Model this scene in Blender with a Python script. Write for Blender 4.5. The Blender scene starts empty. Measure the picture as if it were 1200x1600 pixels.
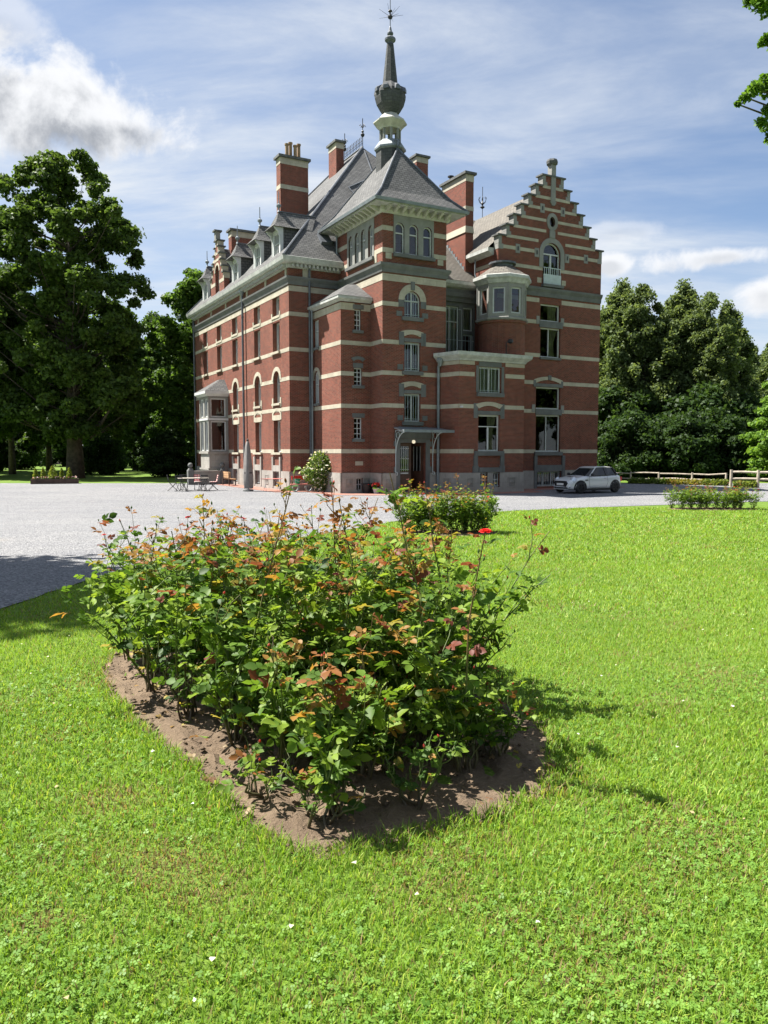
import bpy, bmesh, math, random
import numpy as np
from mathutils import Vector, Matrix
from mathutils.geometry import tessellate_polygon

S = bpy.context.scene
COL = S.collection
rad = math.radians

# ------------------------------------------------------------------ camera
FOC, PITCH, ZC = 1200.0, rad(4.4719), 2.25        # focal length in photo pixels (1200 x 1600), pitch down, eye height above the gravel
cam_d = bpy.data.cameras.new('camera')
cam_d.sensor_fit = 'VERTICAL'
cam_d.sensor_height = 32.0
cam_d.sensor_width = 24.0
cam_d.lens = 32.0 * FOC / 1600.0
cam_d.clip_start = 0.05
cam_d.clip_end = 5000
cam = bpy.data.objects.new('camera', cam_d)
COL.objects.link(cam)
cam.location = (0, 0, ZC)
cam.rotation_euler = (math.pi / 2 - PITCH, 0, 0)
S.camera = cam

# ------------------------------------------------------------------ light
SUN_EL, SUN_BACK = rad(57.0), rad(15.0)           # sun from the left, a little behind the house
sun_vec = Vector((-math.cos(SUN_EL) * math.cos(SUN_BACK), math.cos(SUN_EL) * math.sin(SUN_BACK), math.sin(SUN_EL)))
sun_d = bpy.data.lights.new('sun', 'SUN')
sun_d.energy = 5.0
sun_d.angle = rad(0.53)
sun_d.color = (1.0, 0.955, 0.88)
sun = bpy.data.objects.new('sun', sun_d)
COL.objects.link(sun)
sun.location = (-30, 10, 60)
sun.rotation_euler = (-sun_vec).to_track_quat('-Z', 'Y').to_euler()

S.view_settings.view_transform = 'Standard'
S.view_settings.look = 'None'
S.view_settings.gamma = 1.0
S.view_settings.use_curve_mapping = False
S.view_settings.exposure = 1.52


class NT:
    """small helper for node trees"""
    def __init__(s, tree):
        s.t = tree
        s.n = tree.nodes
        s.l = tree.links

    def add(s, typ, **kw):
        nd = s.n.new(typ)
        for k, v in kw.items():
            if k == 'ins':
                for kk, vv in v.items():
                    s.put(nd.inputs[kk], vv)
            else:
                setattr(nd, k, v)
        return nd

    def put(s, sock, v):
        if isinstance(v, bpy.types.NodeSocket):
            s.l.new(v, sock)
        elif isinstance(v, bpy.types.Node):
            s.l.new(v.outputs[0], sock)
        else:
            if isinstance(v, (tuple, list)) and len(v) == 3 and sock.type == 'RGBA':
                v = (*v, 1.0)
            sock.default_value = v

    def math(s, op, a, b=0.0, c=None, clamp=False):
        nd = s.n.new('ShaderNodeMath')
        nd.operation = op
        nd.use_clamp = clamp
        s.put(nd.inputs[0], a)
        s.put(nd.inputs[1], b)
        if c is not None:
            s.put(nd.inputs[2], c)
        return nd.outputs[0]

    def vmath(s, op, a, b=(0, 0, 0)):
        nd = s.n.new('ShaderNodeVectorMath')
        nd.operation = op
        s.put(nd.inputs[0], a)
        if op == 'SCALE':
            s.put(nd.inputs['Scale'], b)
        else:
            s.put(nd.inputs[1], b)
        return nd.outputs['Value'] if op in ('DOT_PRODUCT', 'LENGTH', 'DISTANCE') else nd.outputs[0]

    def mix(s, fac, a, b, blend='MIX'):
        nd = s.n.new('ShaderNodeMix')
        nd.data_type = 'RGBA'
        nd.blend_type = blend
        s.put(nd.inputs[0], fac)
        s.put(nd.inputs[6], a)
        s.put(nd.inputs[7], b)
        return nd.outputs[2]

    def noise(s, vec, scale, detail=4.0, rough=0.55, dist=0.0):
        nd = s.add('ShaderNodeTexNoise', ins={'Scale': scale, 'Detail': detail, 'Roughness': rough, 'Distortion': dist})
        if vec is not None:
            s.put(nd.inputs['Vector'], vec)
        return nd.outputs['Fac']

    def ramp(s, fac, stops, interp='LINEAR'):
        nd = s.n.new('ShaderNodeValToRGB')
        nd.color_ramp.interpolation = interp
        el = nd.color_ramp.elements
        while len(el) < len(stops):
            el.new(0.5)
        for e, (p, c) in zip(el, stops):
            e.position = p
            e.color = (c, c, c, 1) if isinstance(c, (int, float)) else (*c, 1)
        s.put(nd.inputs[0], fac)
        return nd.outputs[0]

    def smooth(s, v, lo, hi):
        nd = s.add('ShaderNodeMapRange', interpolation_type='SMOOTHSTEP', ins={'From Min': lo, 'From Max': hi})
        s.put(nd.inputs[0], v)
        return nd.outputs[0]


def pix_ray(px, py):
    u, v = (px - 600.0) / FOC, (800.0 - py) / FOC
    return Vector((u, math.cos(PITCH) + v * math.sin(PITCH), -math.sin(PITCH) + v * math.cos(PITCH)))


# ------------------------------------------------------------------ sky: Nishita air with broken cloud
W = bpy.data.worlds.new('World')
S.world = W
W.use_nodes = True
wt = NT(W.node_tree)
wt.n.clear()
sky = wt.add('ShaderNodeTexSky', sky_type='NISHITA', sun_disc=False, sun_elevation=SUN_EL,
             sun_rotation=-(math.pi / 2 - SUN_BACK), altitude=100, air_density=1.0, dust_density=0.6, ozone_density=1.6)
d = wt.add('ShaderNodeTexCoord').outputs['Generated']
sep = wt.add('ShaderNodeSeparateXYZ', ins={0: d})
zz = wt.math('ADD', wt.math('MAXIMUM', sep.outputs[2], 0.0), 0.16)
cx = wt.math('DIVIDE', sep.outputs[0], zz)
cy = wt.math('DIVIDE', sep.outputs[1], zz)
flat = wt.add('ShaderNodeCombineXYZ', ins={0: cx, 1: cy, 2: 0.0}).outputs[0]
mp = wt.add('ShaderNodeMapping', ins={0: flat, 'Rotation': (0, 0, rad(24)), 'Scale': (0.62, 1.5, 1.0), 'Location': (3.3, 1.2, 0)}).outputs[0]
veil = wt.smooth(wt.noise(mp, 0.85, 6.0, 0.55, 0.15), 0.19, 0.60)
wisp = wt.smooth(wt.noise(wt.vmath('ADD', mp, (5.1, 2.7, 0)), 2.1, 9.0, 0.62, 0.35), 0.36, 0.80)
thin = wt.math('MULTIPLY', veil, wt.math('ADD', 0.34, wt.math('MULTIPLY', wisp, 0.72)), clamp=True)
low = wt.smooth(sep.outputs[2], 0.42, 0.02)                        # thin cloud gathers towards the horizon, as seen edge on
thin = wt.math('MINIMUM', wt.math('ADD', wt.math('MULTIPLY', thin, 0.95), wt.math('MULTIPLY', low, 0.26)), 0.92)
skyc = wt.mix(1.0, sky.outputs[0], (0.72, 0.86, 1.0), 'MULTIPLY')
col = wt.mix(thin, skyc, (5.8, 6.15, 6.6))
# heaps of cumulus: where they stand, how wide, how tall (pixels of the photo only give their direction)
fb = wt.noise(d, 9.0, 9.0, 0.6, 0.2)
fb2 = wt.noise(wt.vmath('ADD', d, (0.0, 0.0, 0.04)), 9.0, 9.0, 0.6, 0.2)
for (px, py, rx, ry, thick) in ((85, 168, 0.155, 0.055, 1.0), (-40, 160, 0.12, 0.065, 1.0), (200, 205, 0.085, 0.032, 0.85), (-5, 35, 0.05, 0.03, 0.5), (1130, 402, 0.075, 0.016, 0.9), (1195, 462, 0.06, 0.030, 1.0),
                                (955, 415, 0.022, 0.012, 0.9), (1620, 390, 0.22, 0.06, 1.0), (-500, 330, 0.22, 0.07, 1.0), (970, 362, 0.045, 0.012, 0.35)):
    c = pix_ray(px, py).normalized()
    rt = c.cross(Vector((0, 0, 1))).normalized()
    up = rt.cross(c).normalized()
    du = wt.math('DIVIDE', wt.vmath('DOT_PRODUCT', d, tuple(rt)), rx)
    dv = wt.math('DIVIDE', wt.vmath('DOT_PRODUCT', d, tuple(up)), ry)
    front = wt.smooth(wt.vmath('DOT_PRODUCT', d, tuple(c)), 0.2, 0.5)
    rr = wt.math('SQRT', wt.math('ADD', wt.math('MULTIPLY', du, du), wt.math('MULTIPLY', dv, dv)))
    body = wt.math('ADD', wt.math('SUBTRACT', 1.0, rr), wt.math('MULTIPLY', wt.math('SUBTRACT', fb, 0.5), 2.9))
    m = wt.math('MULTIPLY', wt.math('MULTIPLY', wt.smooth(body, -0.05, 0.5), front), thick)
    body2 = wt.math('ADD', wt.math('ADD', wt.math('SUBTRACT', 1.0, rr), wt.math('MULTIPLY', wt.math('SUBTRACT', fb2, 0.5), 2.6)), wt.math('MULTIPLY', dv, -0.45))
    shade = wt.math('MULTIPLY', wt.smooth(body2, 0.20, 1.05), 1.1 if rx > 0.08 else 0.35, clamp=True)
    cc = wt.mix(shade, (6.9, 7.0, 7.2), (2.3, 2.5, 2.85))
    col = wt.mix(m, col, cc)
bg = wt.add('ShaderNodeBackground', ins={0: col, 1: 0.05})
out = wt.add('ShaderNodeOutputWorld', ins={0: bg.outputs[0]})


# ------------------------------------------------------------------ materials
MATS = {}


def principled(name):
    m = bpy.data.materials.new(name)
    m.use_nodes = True
    t = NT(m.node_tree)
    p = t.n['Principled BSDF']
    MATS[name] = m
    return m, t, p


def simple(name, color, rough=0.7, var=0.12, scale=3.0, metal=0.0, bump=0.0, bscale=40.0, spec=0.4):
    m, t, p = principled(name)
    co = t.add('ShaderNodeTexCoord').outputs['Object']
    n = t.noise(co, scale, 6.0, 0.6)
    n2 = t.noise(co, scale * 7.3, 4.0, 0.6)
    f = t.math('ADD', t.math('MULTIPLY', n, 0.65), t.math('MULTIPLY', n2, 0.35))
    dk = tuple(c * (1 - 2 * var) for c in color)
    lt = tuple(min(1, c * (1 + 2 * var)) for c in color)
    t.put(p.inputs['Base Color'], t.mix(t.smooth(f, 0.3, 0.7), dk, lt))
    p.inputs['Roughness'].default_value = rough
    p.inputs['Metallic'].default_value = metal
    p.inputs['Specular IOR Level'].default_value = spec
    if bump:
        b = t.add('ShaderNodeBump', ins={'Strength': bump, 'Distance': 0.02, 'Height': t.noise(co, bscale, 5.0, 0.6)})
        t.put(p.inputs['Normal'], b.outputs[0])
    return m


def brick_mat(name, c1, c2, mortar, bw=0.215, bh=0.068, ms=0.010, var=0.25, bump=0.35):
    m, t, p = principled(name)
    uv = t.add('ShaderNodeUVMap').outputs[0]
    b = t.add('ShaderNodeTexBrick', offset=0.5, ins={'Vector': uv, 'Scale': 1.0, 'Brick Width': bw, 'Row Height': bh, 'Mortar Size': ms, 'Mortar Smooth': 0.1,
                                                     'Color1': c1, 'Color2': c2, 'Mortar': mortar, 'Bias': 0.1})
    co = t.add('ShaderNodeTexCoord').outputs['Object']
    n = t.noise(co, 0.55, 8.0, 0.65)
    n2 = t.noise(co, 9.0, 4.0, 0.7)
    mott = t.math('ADD', t.math('MULTIPLY', n, 0.6), t.math('MULTIPLY', n2, 0.4))
    c = t.mix(1.0, b.outputs['Color'], t.ramp(mott, [(0.25, 1 - 1.5 * var), (0.75, 1 + var * 0.8)]), 'MULTIPLY')
    # soot and water stains that run down the wall
    st = t.add('ShaderNodeMapping', ins={0: co, 'Scale': (1.6, 1.6, 0.16)}).outputs[0]
    stain = t.smooth(t.noise(st, 1.4, 7.0, 0.6), 0.55, 0.82)
    c = t.mix(t.math('MULTIPLY', stain, 0.38), c, tuple(x * 0.35 for x in c1))
    t.put(p.inputs['Base Color'], c)
    p.inputs['Roughness'].default_value = 0.85
    p.inputs['Specular IOR Level'].default_value = 0.25
    bp = t.add('ShaderNodeBump', ins={'Strength': bump, 'Distance': 0.012, 'Height': t.math('SUBTRACT', t.math('MULTIPLY', n2, 0.4), b.outputs['Fac'])})
    t.put(p.inputs['Normal'], bp.outputs[0])
    return m


brick_mat('brick', (0.245, 0.056, 0.033), (0.135, 0.032, 0.022), (0.215, 0.15, 0.11), ms=0.010, var=0.30)
brick_mat('slate', (0.170, 0.168, 0.162), (0.115, 0.115, 0.113), (0.05, 0.05, 0.052), bw=0.30, bh=0.17, ms=0.018, var=0.36, bump=0.6)
brick_mat('spire_slate', (0.095, 0.098, 0.098), (0.07, 0.072, 0.073), (0.045, 0.046, 0.048), bw=0.26, bh=0.16, ms=0.010, var=0.25, bump=0.3)
brick_mat('slate_brown', (0.195, 0.178, 0.15), (0.145, 0.132, 0.112), (0.07, 0.065, 0.06), bw=0.30, bh=0.17, ms=0.018, var=0.28, bump=0.6)
brick_mat('paving', (0.36, 0.15, 0.105), (0.30, 0.13, 0.10), (0.26, 0.2, 0.17), bw=0.22, bh=0.11, ms=0.012, var=0.25)


def stone_mat(name, color, dirt=0.35, joint=None, bump=0.35):
    m, t, p = principled(name)
    co = t.add('ShaderNodeTexCoord').outputs['Object']
    n = t.noise(co, 1.3, 8.0, 0.65)
    n2 = t.noise(co, 14.0, 5.0, 0.7)
    c = t.mix(t.smooth(n, 0.32, 0.72), tuple(x * (1 - dirt * 0.6) for x in color), tuple(min(1, x * 1.12) for x in color))
    c = t.mix(t.smooth(n2, 0.55, 0.8), c, tuple(x * (1 - dirt) for x in color))
    st = t.add('ShaderNodeMapping', ins={0: co, 'Scale': (2.2, 2.2, 0.25)}).outputs[0]
    c = t.mix(t.math('MULTIPLY', t.smooth(t.noise(st, 1.7, 6.0, 0.6), 0.52, 0.8), dirt), c, tuple(x * 0.4 for x in color))
    h = n2
    if joint:
        uv = t.add('ShaderNodeUVMap').outputs[0]
        b = t.add('ShaderNodeTexBrick', offset=0.5, ins={'Vector': uv, 'Scale': 1.0, 'Brick Width': joint[0], 'Row Height': joint[1], 'Mortar Size': 0.006, 'Mortar Smooth': 0.2})
        c = t.mix(t.math('MULTIPLY', b.outputs['Fac'], 0.6), c, tuple(x * 0.45 for x in color))
        h = t.math('SUBTRACT', t.math('MULTIPLY', n2, 0.4), b.outputs['Fac'])
    t.put(p.inputs['Base Color'], c)
    p.inputs['Roughness'].default_value = 0.82
    p.inputs['Specular IOR Level'].default_value = 0.3
    bp = t.add('ShaderNodeBump', ins={'Strength': bump, 'Distance': 0.01, 'Height': h})
    t.put(p.inputs['Normal'], bp.outputs[0])
    return m


stone_mat('pale_stone', (0.43, 0.39, 0.305), 0.28, (0.42, 0.5))
stone_mat('blue_stone', (0.145, 0.15, 0.145), 0.35)
stone_mat('plinth_stone', (0.33, 0.31, 0.28), 0.32, (0.95, 0.55))
stone_mat('grey_plaster', (0.25, 0.247, 0.228), 0.25)
stone_mat('carved_stone', (0.26, 0.245, 0.22), 0.45, None, 1.0)
simple('white_paint', (0.54, 0.55, 0.54), 0.45, 0.05)
simple('cornice_paint', (0.42, 0.43, 0.405), 0.55, 0.14)
simple('cream_paint', (0.43, 0.42, 0.36), 0.5, 0.12)
simple('zinc', (0.21, 0.235, 0.25), 0.5, 0.12, metal=0.3)
simple('lead', (0.11, 0.12, 0.135), 0.5, 0.15, metal=0.2)
simple('dark_iron', (0.022, 0.022, 0.024), 0.5, 0.15)
simple('grille_iron', (0.44, 0.50, 0.50), 0.5, 0.08)
simple('cap_stone', (0.105, 0.108, 0.105), 0.85, 0.25)
simple('terracotta', (0.30, 0.20, 0.11), 0.8, 0.2)
simple('door_wood', (0.075, 0.035, 0.022), 0.45, 0.2)
simple('bench_wood', (0.42, 0.25, 0.13), 0.65, 0.2)
simple('fence_wood', (0.44, 0.38, 0.30), 0.85, 0.2)
simple('curtain', (0.55, 0.50, 0.33), 0.9, 0.12)
simple('blind', (0.62, 0.60, 0.50), 0.9, 0.06)
simple('interior_dark', (0.035, 0.03, 0.027), 0.9, 0.2)
simple('red_paint', (0.62, 0.035, 0.030), 0.4, 0.1)
simple('pink_paint', (0.60, 0.20, 0.17), 0.5, 0.1)
simple('green_plastic', (0.01, 0.20, 0.085), 0.35, 0.06)
simple('black_plastic', (0.02, 0.02, 0.022), 0.5, 0.1)
simple('parasol_cloth', (0.21, 0.195, 0.185), 0.9, 0.12)
simple('table_top', (0.60, 0.54, 0.46), 0.6, 0.1)
simple('red_cushion', (0.60, 0.10, 0.09), 0.9, 0.15)
simple('white_cloth', (0.75, 0.72, 0.68), 0.9, 0.06)
simple('dark_timber', (0.06, 0.038, 0.03), 0.8, 0.25)
simple('pink_render', (0.55, 0.40, 0.36), 0.9, 0.08)
simple('bark', (0.085, 0.068, 0.055), 0.95, 0.3, bump=0.9, bscale=9.0)
simple('pale_bark', (0.20, 0.18, 0.155), 0.95, 0.3, bump=0.8, bscale=9.0)

m, t, p = principled('lamp_glass')
p.inputs['Base Color'].default_value = (0.8, 0.75, 0.6, 1)
p.inputs['Emission Color'].default_value = (1.0, 0.85, 0.6, 1)
p.inputs['Emission Strength'].default_value = 0.25

m, t, p = principled('glass')
t.n.remove(p)
fr = t.add('ShaderNodeFresnel', ins={0: 1.52})
wv = t.noise(t.add('ShaderNodeTexCoord').outputs['Object'], 1.1, 2.0)
bp = t.add('ShaderNodeBump', ins={'Strength': 0.05, 'Distance': 0.05, 'Height': wv})
gl = t.add('ShaderNodeBsdfGlossy', ins={'Color': (0.95, 0.97, 1.0), 'Roughness': 0.02, 'Normal': bp.outputs[0]})
tr = t.add('ShaderNodeBsdfTransparent', ins={'Color': (0.5, 0.54, 0.52)})
mx = t.add('ShaderNodeMixShader', ins={0: t.math('ADD', t.math('MULTIPLY', fr.outputs[0], 1.1), 0.015, clamp=True), 1: tr.outputs[0], 2: gl.outputs[0]})
t.put(t.n['Material Output'].inputs[0], mx.outputs[0])


def leaf_mat(name, trans=0.35, rough=0.45, spec=0.35):
    """leaves coloured by the 'Col' attribute, thin enough to let light through"""
    m, t, p = principled(name)
    a = t.add('ShaderNodeAttribute', attribute_name='Col')
    t.put(p.inputs['Base Color'], a.outputs['Color'])
    p.inputs['Roughness'].default_value = rough
    p.inputs['Specular IOR Level'].default_value = spec
    tl = t.add('ShaderNodeBsdfTranslucent', ins={0: t.mix(1.0, a.outputs['Color'], (1.38, 1.32, 0.75), 'MULTIPLY')})
    mx = t.add('ShaderNodeMixShader', ins={0: trans, 1: p.outputs[0], 2: tl.outputs[0]})
    t.put(t.n['Material Output'].inputs[0], mx.outputs[0])
    return m


leaf_mat('tree_leaf', 0.45, 0.55, 0.20)
leaf_mat('rose_leaf', 0.45, 0.5, 0.22)
leaf_mat('grass_blade', 0.42, 0.5, 0.25)
leaf_mat('petal', 0.35, 0.6, 0.2)

m, t, p = principled('stem')
t.put(p.inputs['Base Color'], t.add('ShaderNodeAttribute', attribute_name='Col').outputs['Color'])
p.inputs['Roughness'].default_value = 0.55

# lawn soil and turf under the blades
m, t, p = principled('lawn')
co = t.add('ShaderNodeTexCoord').outputs['Object']
n1 = t.noise(co, 0.35, 5.0, 0.55)
n2 = t.noise(co, 3.2, 6.0, 0.6)
n3 = t.noise(co, 45.0, 5.0, 0.7)
g = t.mix(t.smooth(n1, 0.35, 0.65), (0.135, 0.24, 0.028), (0.195, 0.30, 0.042))
g = t.mix(t.math('MULTIPLY', t.smooth(n2, 0.5, 0.75), 0.55), g, (0.23, 0.285, 0.06))
g = t.mix(t.math('MULTIPLY', t.smooth(n3, 0.40, 0.62), 0.75), t.mix(0.75, g, (0.05, 0.085, 0.014)), g)  # fine dark flecks paint soil and the shade between blades into the colour
t.put(p.inputs['Base Color'], g)
p.inputs['Roughness'].default_value = 0.8
p.inputs['Specular IOR Level'].default_value = 0.15
bp = t.add('ShaderNodeBump', ins={'Strength': 0.8, 'Distance': 0.03, 'Height': n3})
t.put(p.inputs['Normal'], bp.outputs[0])

# crushed grey limestone
m, t, p = principled('gravel')
co = t.add('ShaderNodeTexCoord').outputs['Object']
v1 = t.add('ShaderNodeTexVoronoi', ins={'Vector': co, 'Scale': 36.0, 'Randomness': 1.0})
v2 = t.add('ShaderNodeTexVoronoi', ins={'Vector': co, 'Scale': 85.0, 'Randomness': 1.0})
hue = t.add('ShaderNodeSeparateColor', ins={0: v1.outputs['Color']}).outputs[0]
hue2 = t.add('ShaderNodeSeparateColor', ins={0: v2.outputs['Color']}).outputs[1]
c = t.ramp(hue, [(0.0, (0.06, 0.063, 0.07)), (0.3, (0.16, 0.165, 0.178)), (0.7, (0.245, 0.25, 0.258)), (1.0, (0.40, 0.40, 0.395))])
c = t.mix(0.35, c, t.ramp(hue2, [(0.0, (0.06, 0.065, 0.075)), (1.0, (0.37, 0.37, 0.375))]))
big = t.noise(co, 0.16, 5.0, 0.6)
mid = t.noise(t.add('ShaderNodeMapping', ins={0: co, 'Scale': (0.35, 1.3, 1)}).outputs[0], 0.8, 5.0, 0.6)
c = t.mix(1.0, c, t.ramp(t.math('ADD', t.math('MULTIPLY', big, 0.5), t.math('MULTIPLY', mid, 0.5)), [(0.3, (0.76, 0.76, 0.79)), (0.7, (1.12, 1.10, 1.06))]), 'MULTIPLY')
c = t.mix(t.math('MULTIPLY', t.smooth(t.noise(co, 0.5, 6.0, 0.6), 0.62, 0.78), 0.35), c, (0.34, 0.28, 0.22))
t.put(p.inputs['Base Color'], c)
p.inputs['Roughness'].default_value = 0.9
p.inputs['Specular IOR Level'].default_value = 0.2
bp = t.add('ShaderNodeBump', ins={'Strength': 0.9, 'Distance': 0.03, 'Height': t.math('SUBTRACT', 0.3, v1.outputs['Distance'])})
t.put(p.inputs['Normal'], bp.outputs[0])

m, t, p = principled('soil')
co = t.add('ShaderNodeTexCoord').outputs['Object']
n1 = t.noise(co, 3.0, 8.0, 0.65)
n2 = t.noise(co, 38.0, 6.0, 0.7)
c = t.mix(t.smooth(n1, 0.3, 0.7), (0.115, 0.078, 0.048), (0.19, 0.135, 0.085))
c = t.mix(t.math('MULTIPLY', t.smooth(n2, 0.45, 0.7), 0.45), c, (0.27, 0.195, 0.13))
t.put(p.inputs['Base Color'], c)
p.inputs['Roughness'].default_value = 0.95
bp = t.add('ShaderNodeBump', ins={'Strength': 1.0, 'Distance': 0.03, 'Height': n2})
t.put(p.inputs['Normal'], bp.outputs[0])

m, t, p = principled('car_paint')
p.inputs['Base Color'].default_value = (0.66, 0.67, 0.67, 1)
p.inputs['Metallic'].default_value = 0.15
p.inputs['Roughness'].default_value = 0.32
p.inputs['Coat Weight'].default_value = 0.6
p.inputs['Coat Roughness'].default_value = 0.05
m, t, p = principled('car_glass')
p.inputs['Base Color'].default_value = (0.008, 0.01, 0.011, 1)
p.inputs['Roughness'].default_value = 0.04
p.inputs['Specular IOR Level'].default_value = 0.6
m, t, p = principled('chrome')
p.inputs['Base Color'].default_value = (0.75, 0.76, 0.77, 1)
p.inputs['Metallic'].default_value = 1.0
p.inputs['Roughness'].default_value = 0.15
m, t, p = principled('headlamp_glass')
p.inputs['Base Color'].default_value = (0.62, 0.67, 0.72, 1)
p.inputs['Roughness'].default_value = 0.08
p.inputs['Metallic'].default_value = 0.4


# ------------------------------------------------------------------ object helpers
def tag(o, label=None, cat=None, group=None, kind=None):
    if label:
        o['label'] = label
    if cat:
        o['category'] = cat
    if group:
        o['group'] = group
    if kind:
        o['kind'] = kind
    return o


def empty(name, loc=(0, 0, 0), rz=0.0, label=None, cat=None, group=None, parent=None):
    o = bpy.data.objects.new(name, None)
    o.empty_display_size = 0.3
    COL.objects.link(o)
    o.location = loc
    o.rotation_euler = (0, 0, rz)
    if parent:
        o.parent = parent
    return tag(o, label, cat, group)


def link_mesh(name, me, mat, parent=None, smooth=False):
    if mat is not None and not me.materials:
        me.materials.append(MATS[mat] if isinstance(mat, str) else mat)
    o = bpy.data.objects.new(name, me)
    COL.objects.link(o)
    if parent:
        o.parent = parent
    if smooth:
        me.polygons.foreach_set('use_smooth', [True] * len(me.polygons))
    return o


def copy_tree(o, parent=None):
    c = o.copy()
    COL.objects.link(c)
    c.parent = parent
    for ch in o.children:
        copy_tree(ch, c)
    return c


class MB:
    """collects simple solids, builds one mesh object with metre UVs on every face"""
    def __init__(s):
        s.v, s.f = [], []

    def add(s, vs, fs):
        o = len(s.v)
        s.v.extend([tuple(x) for x in vs])
        s.f.extend([tuple(i + o for i in f) for f in fs])
        return s

    def box(s, x0, x1, y0, y1, z0, z1):
        vs = [(x, y, z) for z in (z0, z1) for y in (y0, y1) for x in (x0, x1)]
        return s.add(vs, [(0, 2, 3, 1), (4, 5, 7, 6), (0, 1, 5, 4), (2, 6, 7, 3), (0, 4, 6, 2), (1, 3, 7, 5)])

    def hexa(s, vs):
        """8 corners, bottom ring then top ring"""
        return s.add(vs, [(3, 2, 1, 0), (4, 5, 6, 7), (0, 1, 5, 4), (1, 2, 6, 5), (2, 3, 7, 6), (3, 0, 4, 7)])

    def prism(s, ring0, ring1, cap0=True, cap1=True):
        n = len(ring0)
        fs = [(i, (i + 1) % n, n + (i + 1) % n, n + i) for i in range(n)]
        if cap0:
            fs.append(tuple(range(n - 1, -1, -1)))
        if cap1:
            fs.append(tuple(range(n, 2 * n)))
        return s.add(list(ring0) + list(ring1), fs)

    def tube(s, pts, r, n=6, cap=True):
        pts = [Vector(p) for p in pts]
        rs = r if isinstance(r, (list, tuple)) else [r] * len(pts)
        rings, ref = [], None
        for i, p in enumerate(pts):
            dd = (pts[min(i + 1, len(pts) - 1)] - pts[max(i - 1, 0)])
            dd = dd.normalized() if dd.length > 1e-9 else Vector((0, 0, 1))
            if ref is None:
                ref = Vector((1, 0, 0)) if abs(dd.x) < 0.8 else Vector((0, 1, 0))
            ref = (ref - dd * ref.dot(dd)).normalized()
            b = dd.cross(ref)
            rings.append([p + (ref * math.cos(2 * math.pi * k / n) + b * math.sin(2 * math.pi * k / n)) * rs[i] for k in range(n)])
        o = len(s.v)
        for rg in rings:
            s.v.extend([tuple(q) for q in rg])
        for i in range(len(rings) - 1):
            for k in range(n):
                k2 = (k + 1) % n
                s.f.append((o + i * n + k, o + i * n + k2, o + (i + 1) * n + k2, o + (i + 1) * n + k))
        if cap:
            s.f.append(tuple(o + k for k in range(n - 1, -1, -1)))
            s.f.append(tuple(o + (len(rings) - 1) * n + k for k in range(n)))
        return s

    def lathe(s, prof, cx=0, cy=0, cz=0, n=12, ph=0.0, sx=1.0, sy=1.0):
        """prof: list of (radius, z)"""
        o = len(s.v)
        for r, z in prof:
            for k in range(n):
                a = ph + 2 * math.pi * k / n
                s.v.append((cx + sx * r * math.cos(a), cy + sy * r * math.sin(a), cz + z))
        for i in range(len(prof) - 1):
            for k in range(n):
                k2 = (k + 1) % n
                s.f.append((o + i * n + k, o + i * n + k2, o + (i + 1) * n + k2, o + (i + 1) * n + k))
        s.f.append(tuple(o + k for k in range(n - 1, -1, -1)))
        s.f.append(tuple(o + (len(prof) - 1) * n + k for k in range(n)))
        return s

    def build(s, name, mat, parent=None, smooth=False, loc=None, rz=None):
        me = bpy.data.meshes.new(name)
        me.from_pydata(s.v, [], s.f)
        me.update()
        n_l = len(me.loops)
        if n_l:
            vi = np.empty(n_l, dtype=np.int32)
            me.loops.foreach_get('vertex_index', vi)
            co = np.empty(len(me.vertices) * 3)
            me.vertices.foreach_get('co', co)
            co = co.reshape(-1, 3)
            nm = np.empty(len(me.polygons) * 3)
            me.polygons.foreach_get('normal', nm)
            nm = nm.reshape(-1, 3)
            tot = np.empty(len(me.polygons), dtype=np.int32)
            me.polygons.foreach_get('loop_total', tot)
            tg = np.stack([-nm[:, 1], nm[:, 0], np.zeros(len(nm))], 1)
            ln = np.linalg.norm(tg, axis=1)
            tg[ln < 0.05] = (1, 0, 0)
            tg /= np.maximum(np.linalg.norm(tg, axis=1), 1e-9)[:, None]
            bt = np.cross(nm, tg)
            pi = np.repeat(np.arange(len(tot)), tot)
            P = co[vi]
            uvs = np.stack([(P * tg[pi]).sum(1), (P * bt[pi]).sum(1)], 1)
            me.uv_layers.new(name='UVMap').data.foreach_set('uv', uvs.ravel())
        o = link_mesh(name, me, mat, parent, smooth)
        if loc is not None:
            o.location = loc
        if rz is not None:
            o.rotation_euler = (0, 0, rz)
        return o


def box_obj(name, mat, parent, *b):
    return MB().box(*b).build(name, mat, parent)


def np_mesh(name, verts, faces_list, cols=None):
    """faces_list: list of int arrays (m, k), one per polygon size; cols: per-vertex rgb"""
    me = bpy.data.meshes.new(name)
    me.vertices.add(len(verts))
    me.vertices.foreach_set('co', np.asarray(verts, dtype=np.float32).ravel())
    loops = np.concatenate([f.ravel() for f in faces_list]).astype(np.int32)
    tot = np.concatenate([np.full(len(f), f.shape[1], dtype=np.int32) for f in faces_list])
    st = np.concatenate([[0], np.cumsum(tot)[:-1]]).astype(np.int32)
    me.loops.add(len(loops))
    me.loops.foreach_set('vertex_index', loops)
    me.polygons.add(len(tot))
    me.polygons.foreach_set('loop_start', st)
    me.polygons.foreach_set('loop_total', tot)
    if cols is not None:
        at = me.color_attributes.new('Col', 'FLOAT_COLOR', 'POINT')
        c4 = np.ones((len(verts), 4), dtype=np.float32)
        c4[:, :3] = cols
        at.data.foreach_set('color', c4.ravel())
    me.update(calc_edges=True)
    return me


# ------------------------------------------------------------------ terrain
def gh(y):
    """height of the ground: the gravel court is level, the lawn climbs gently to where the photographer stands"""
    return 0.62 * min(1.0, max(0.0, (30.0 - y) / 27.0))


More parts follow.
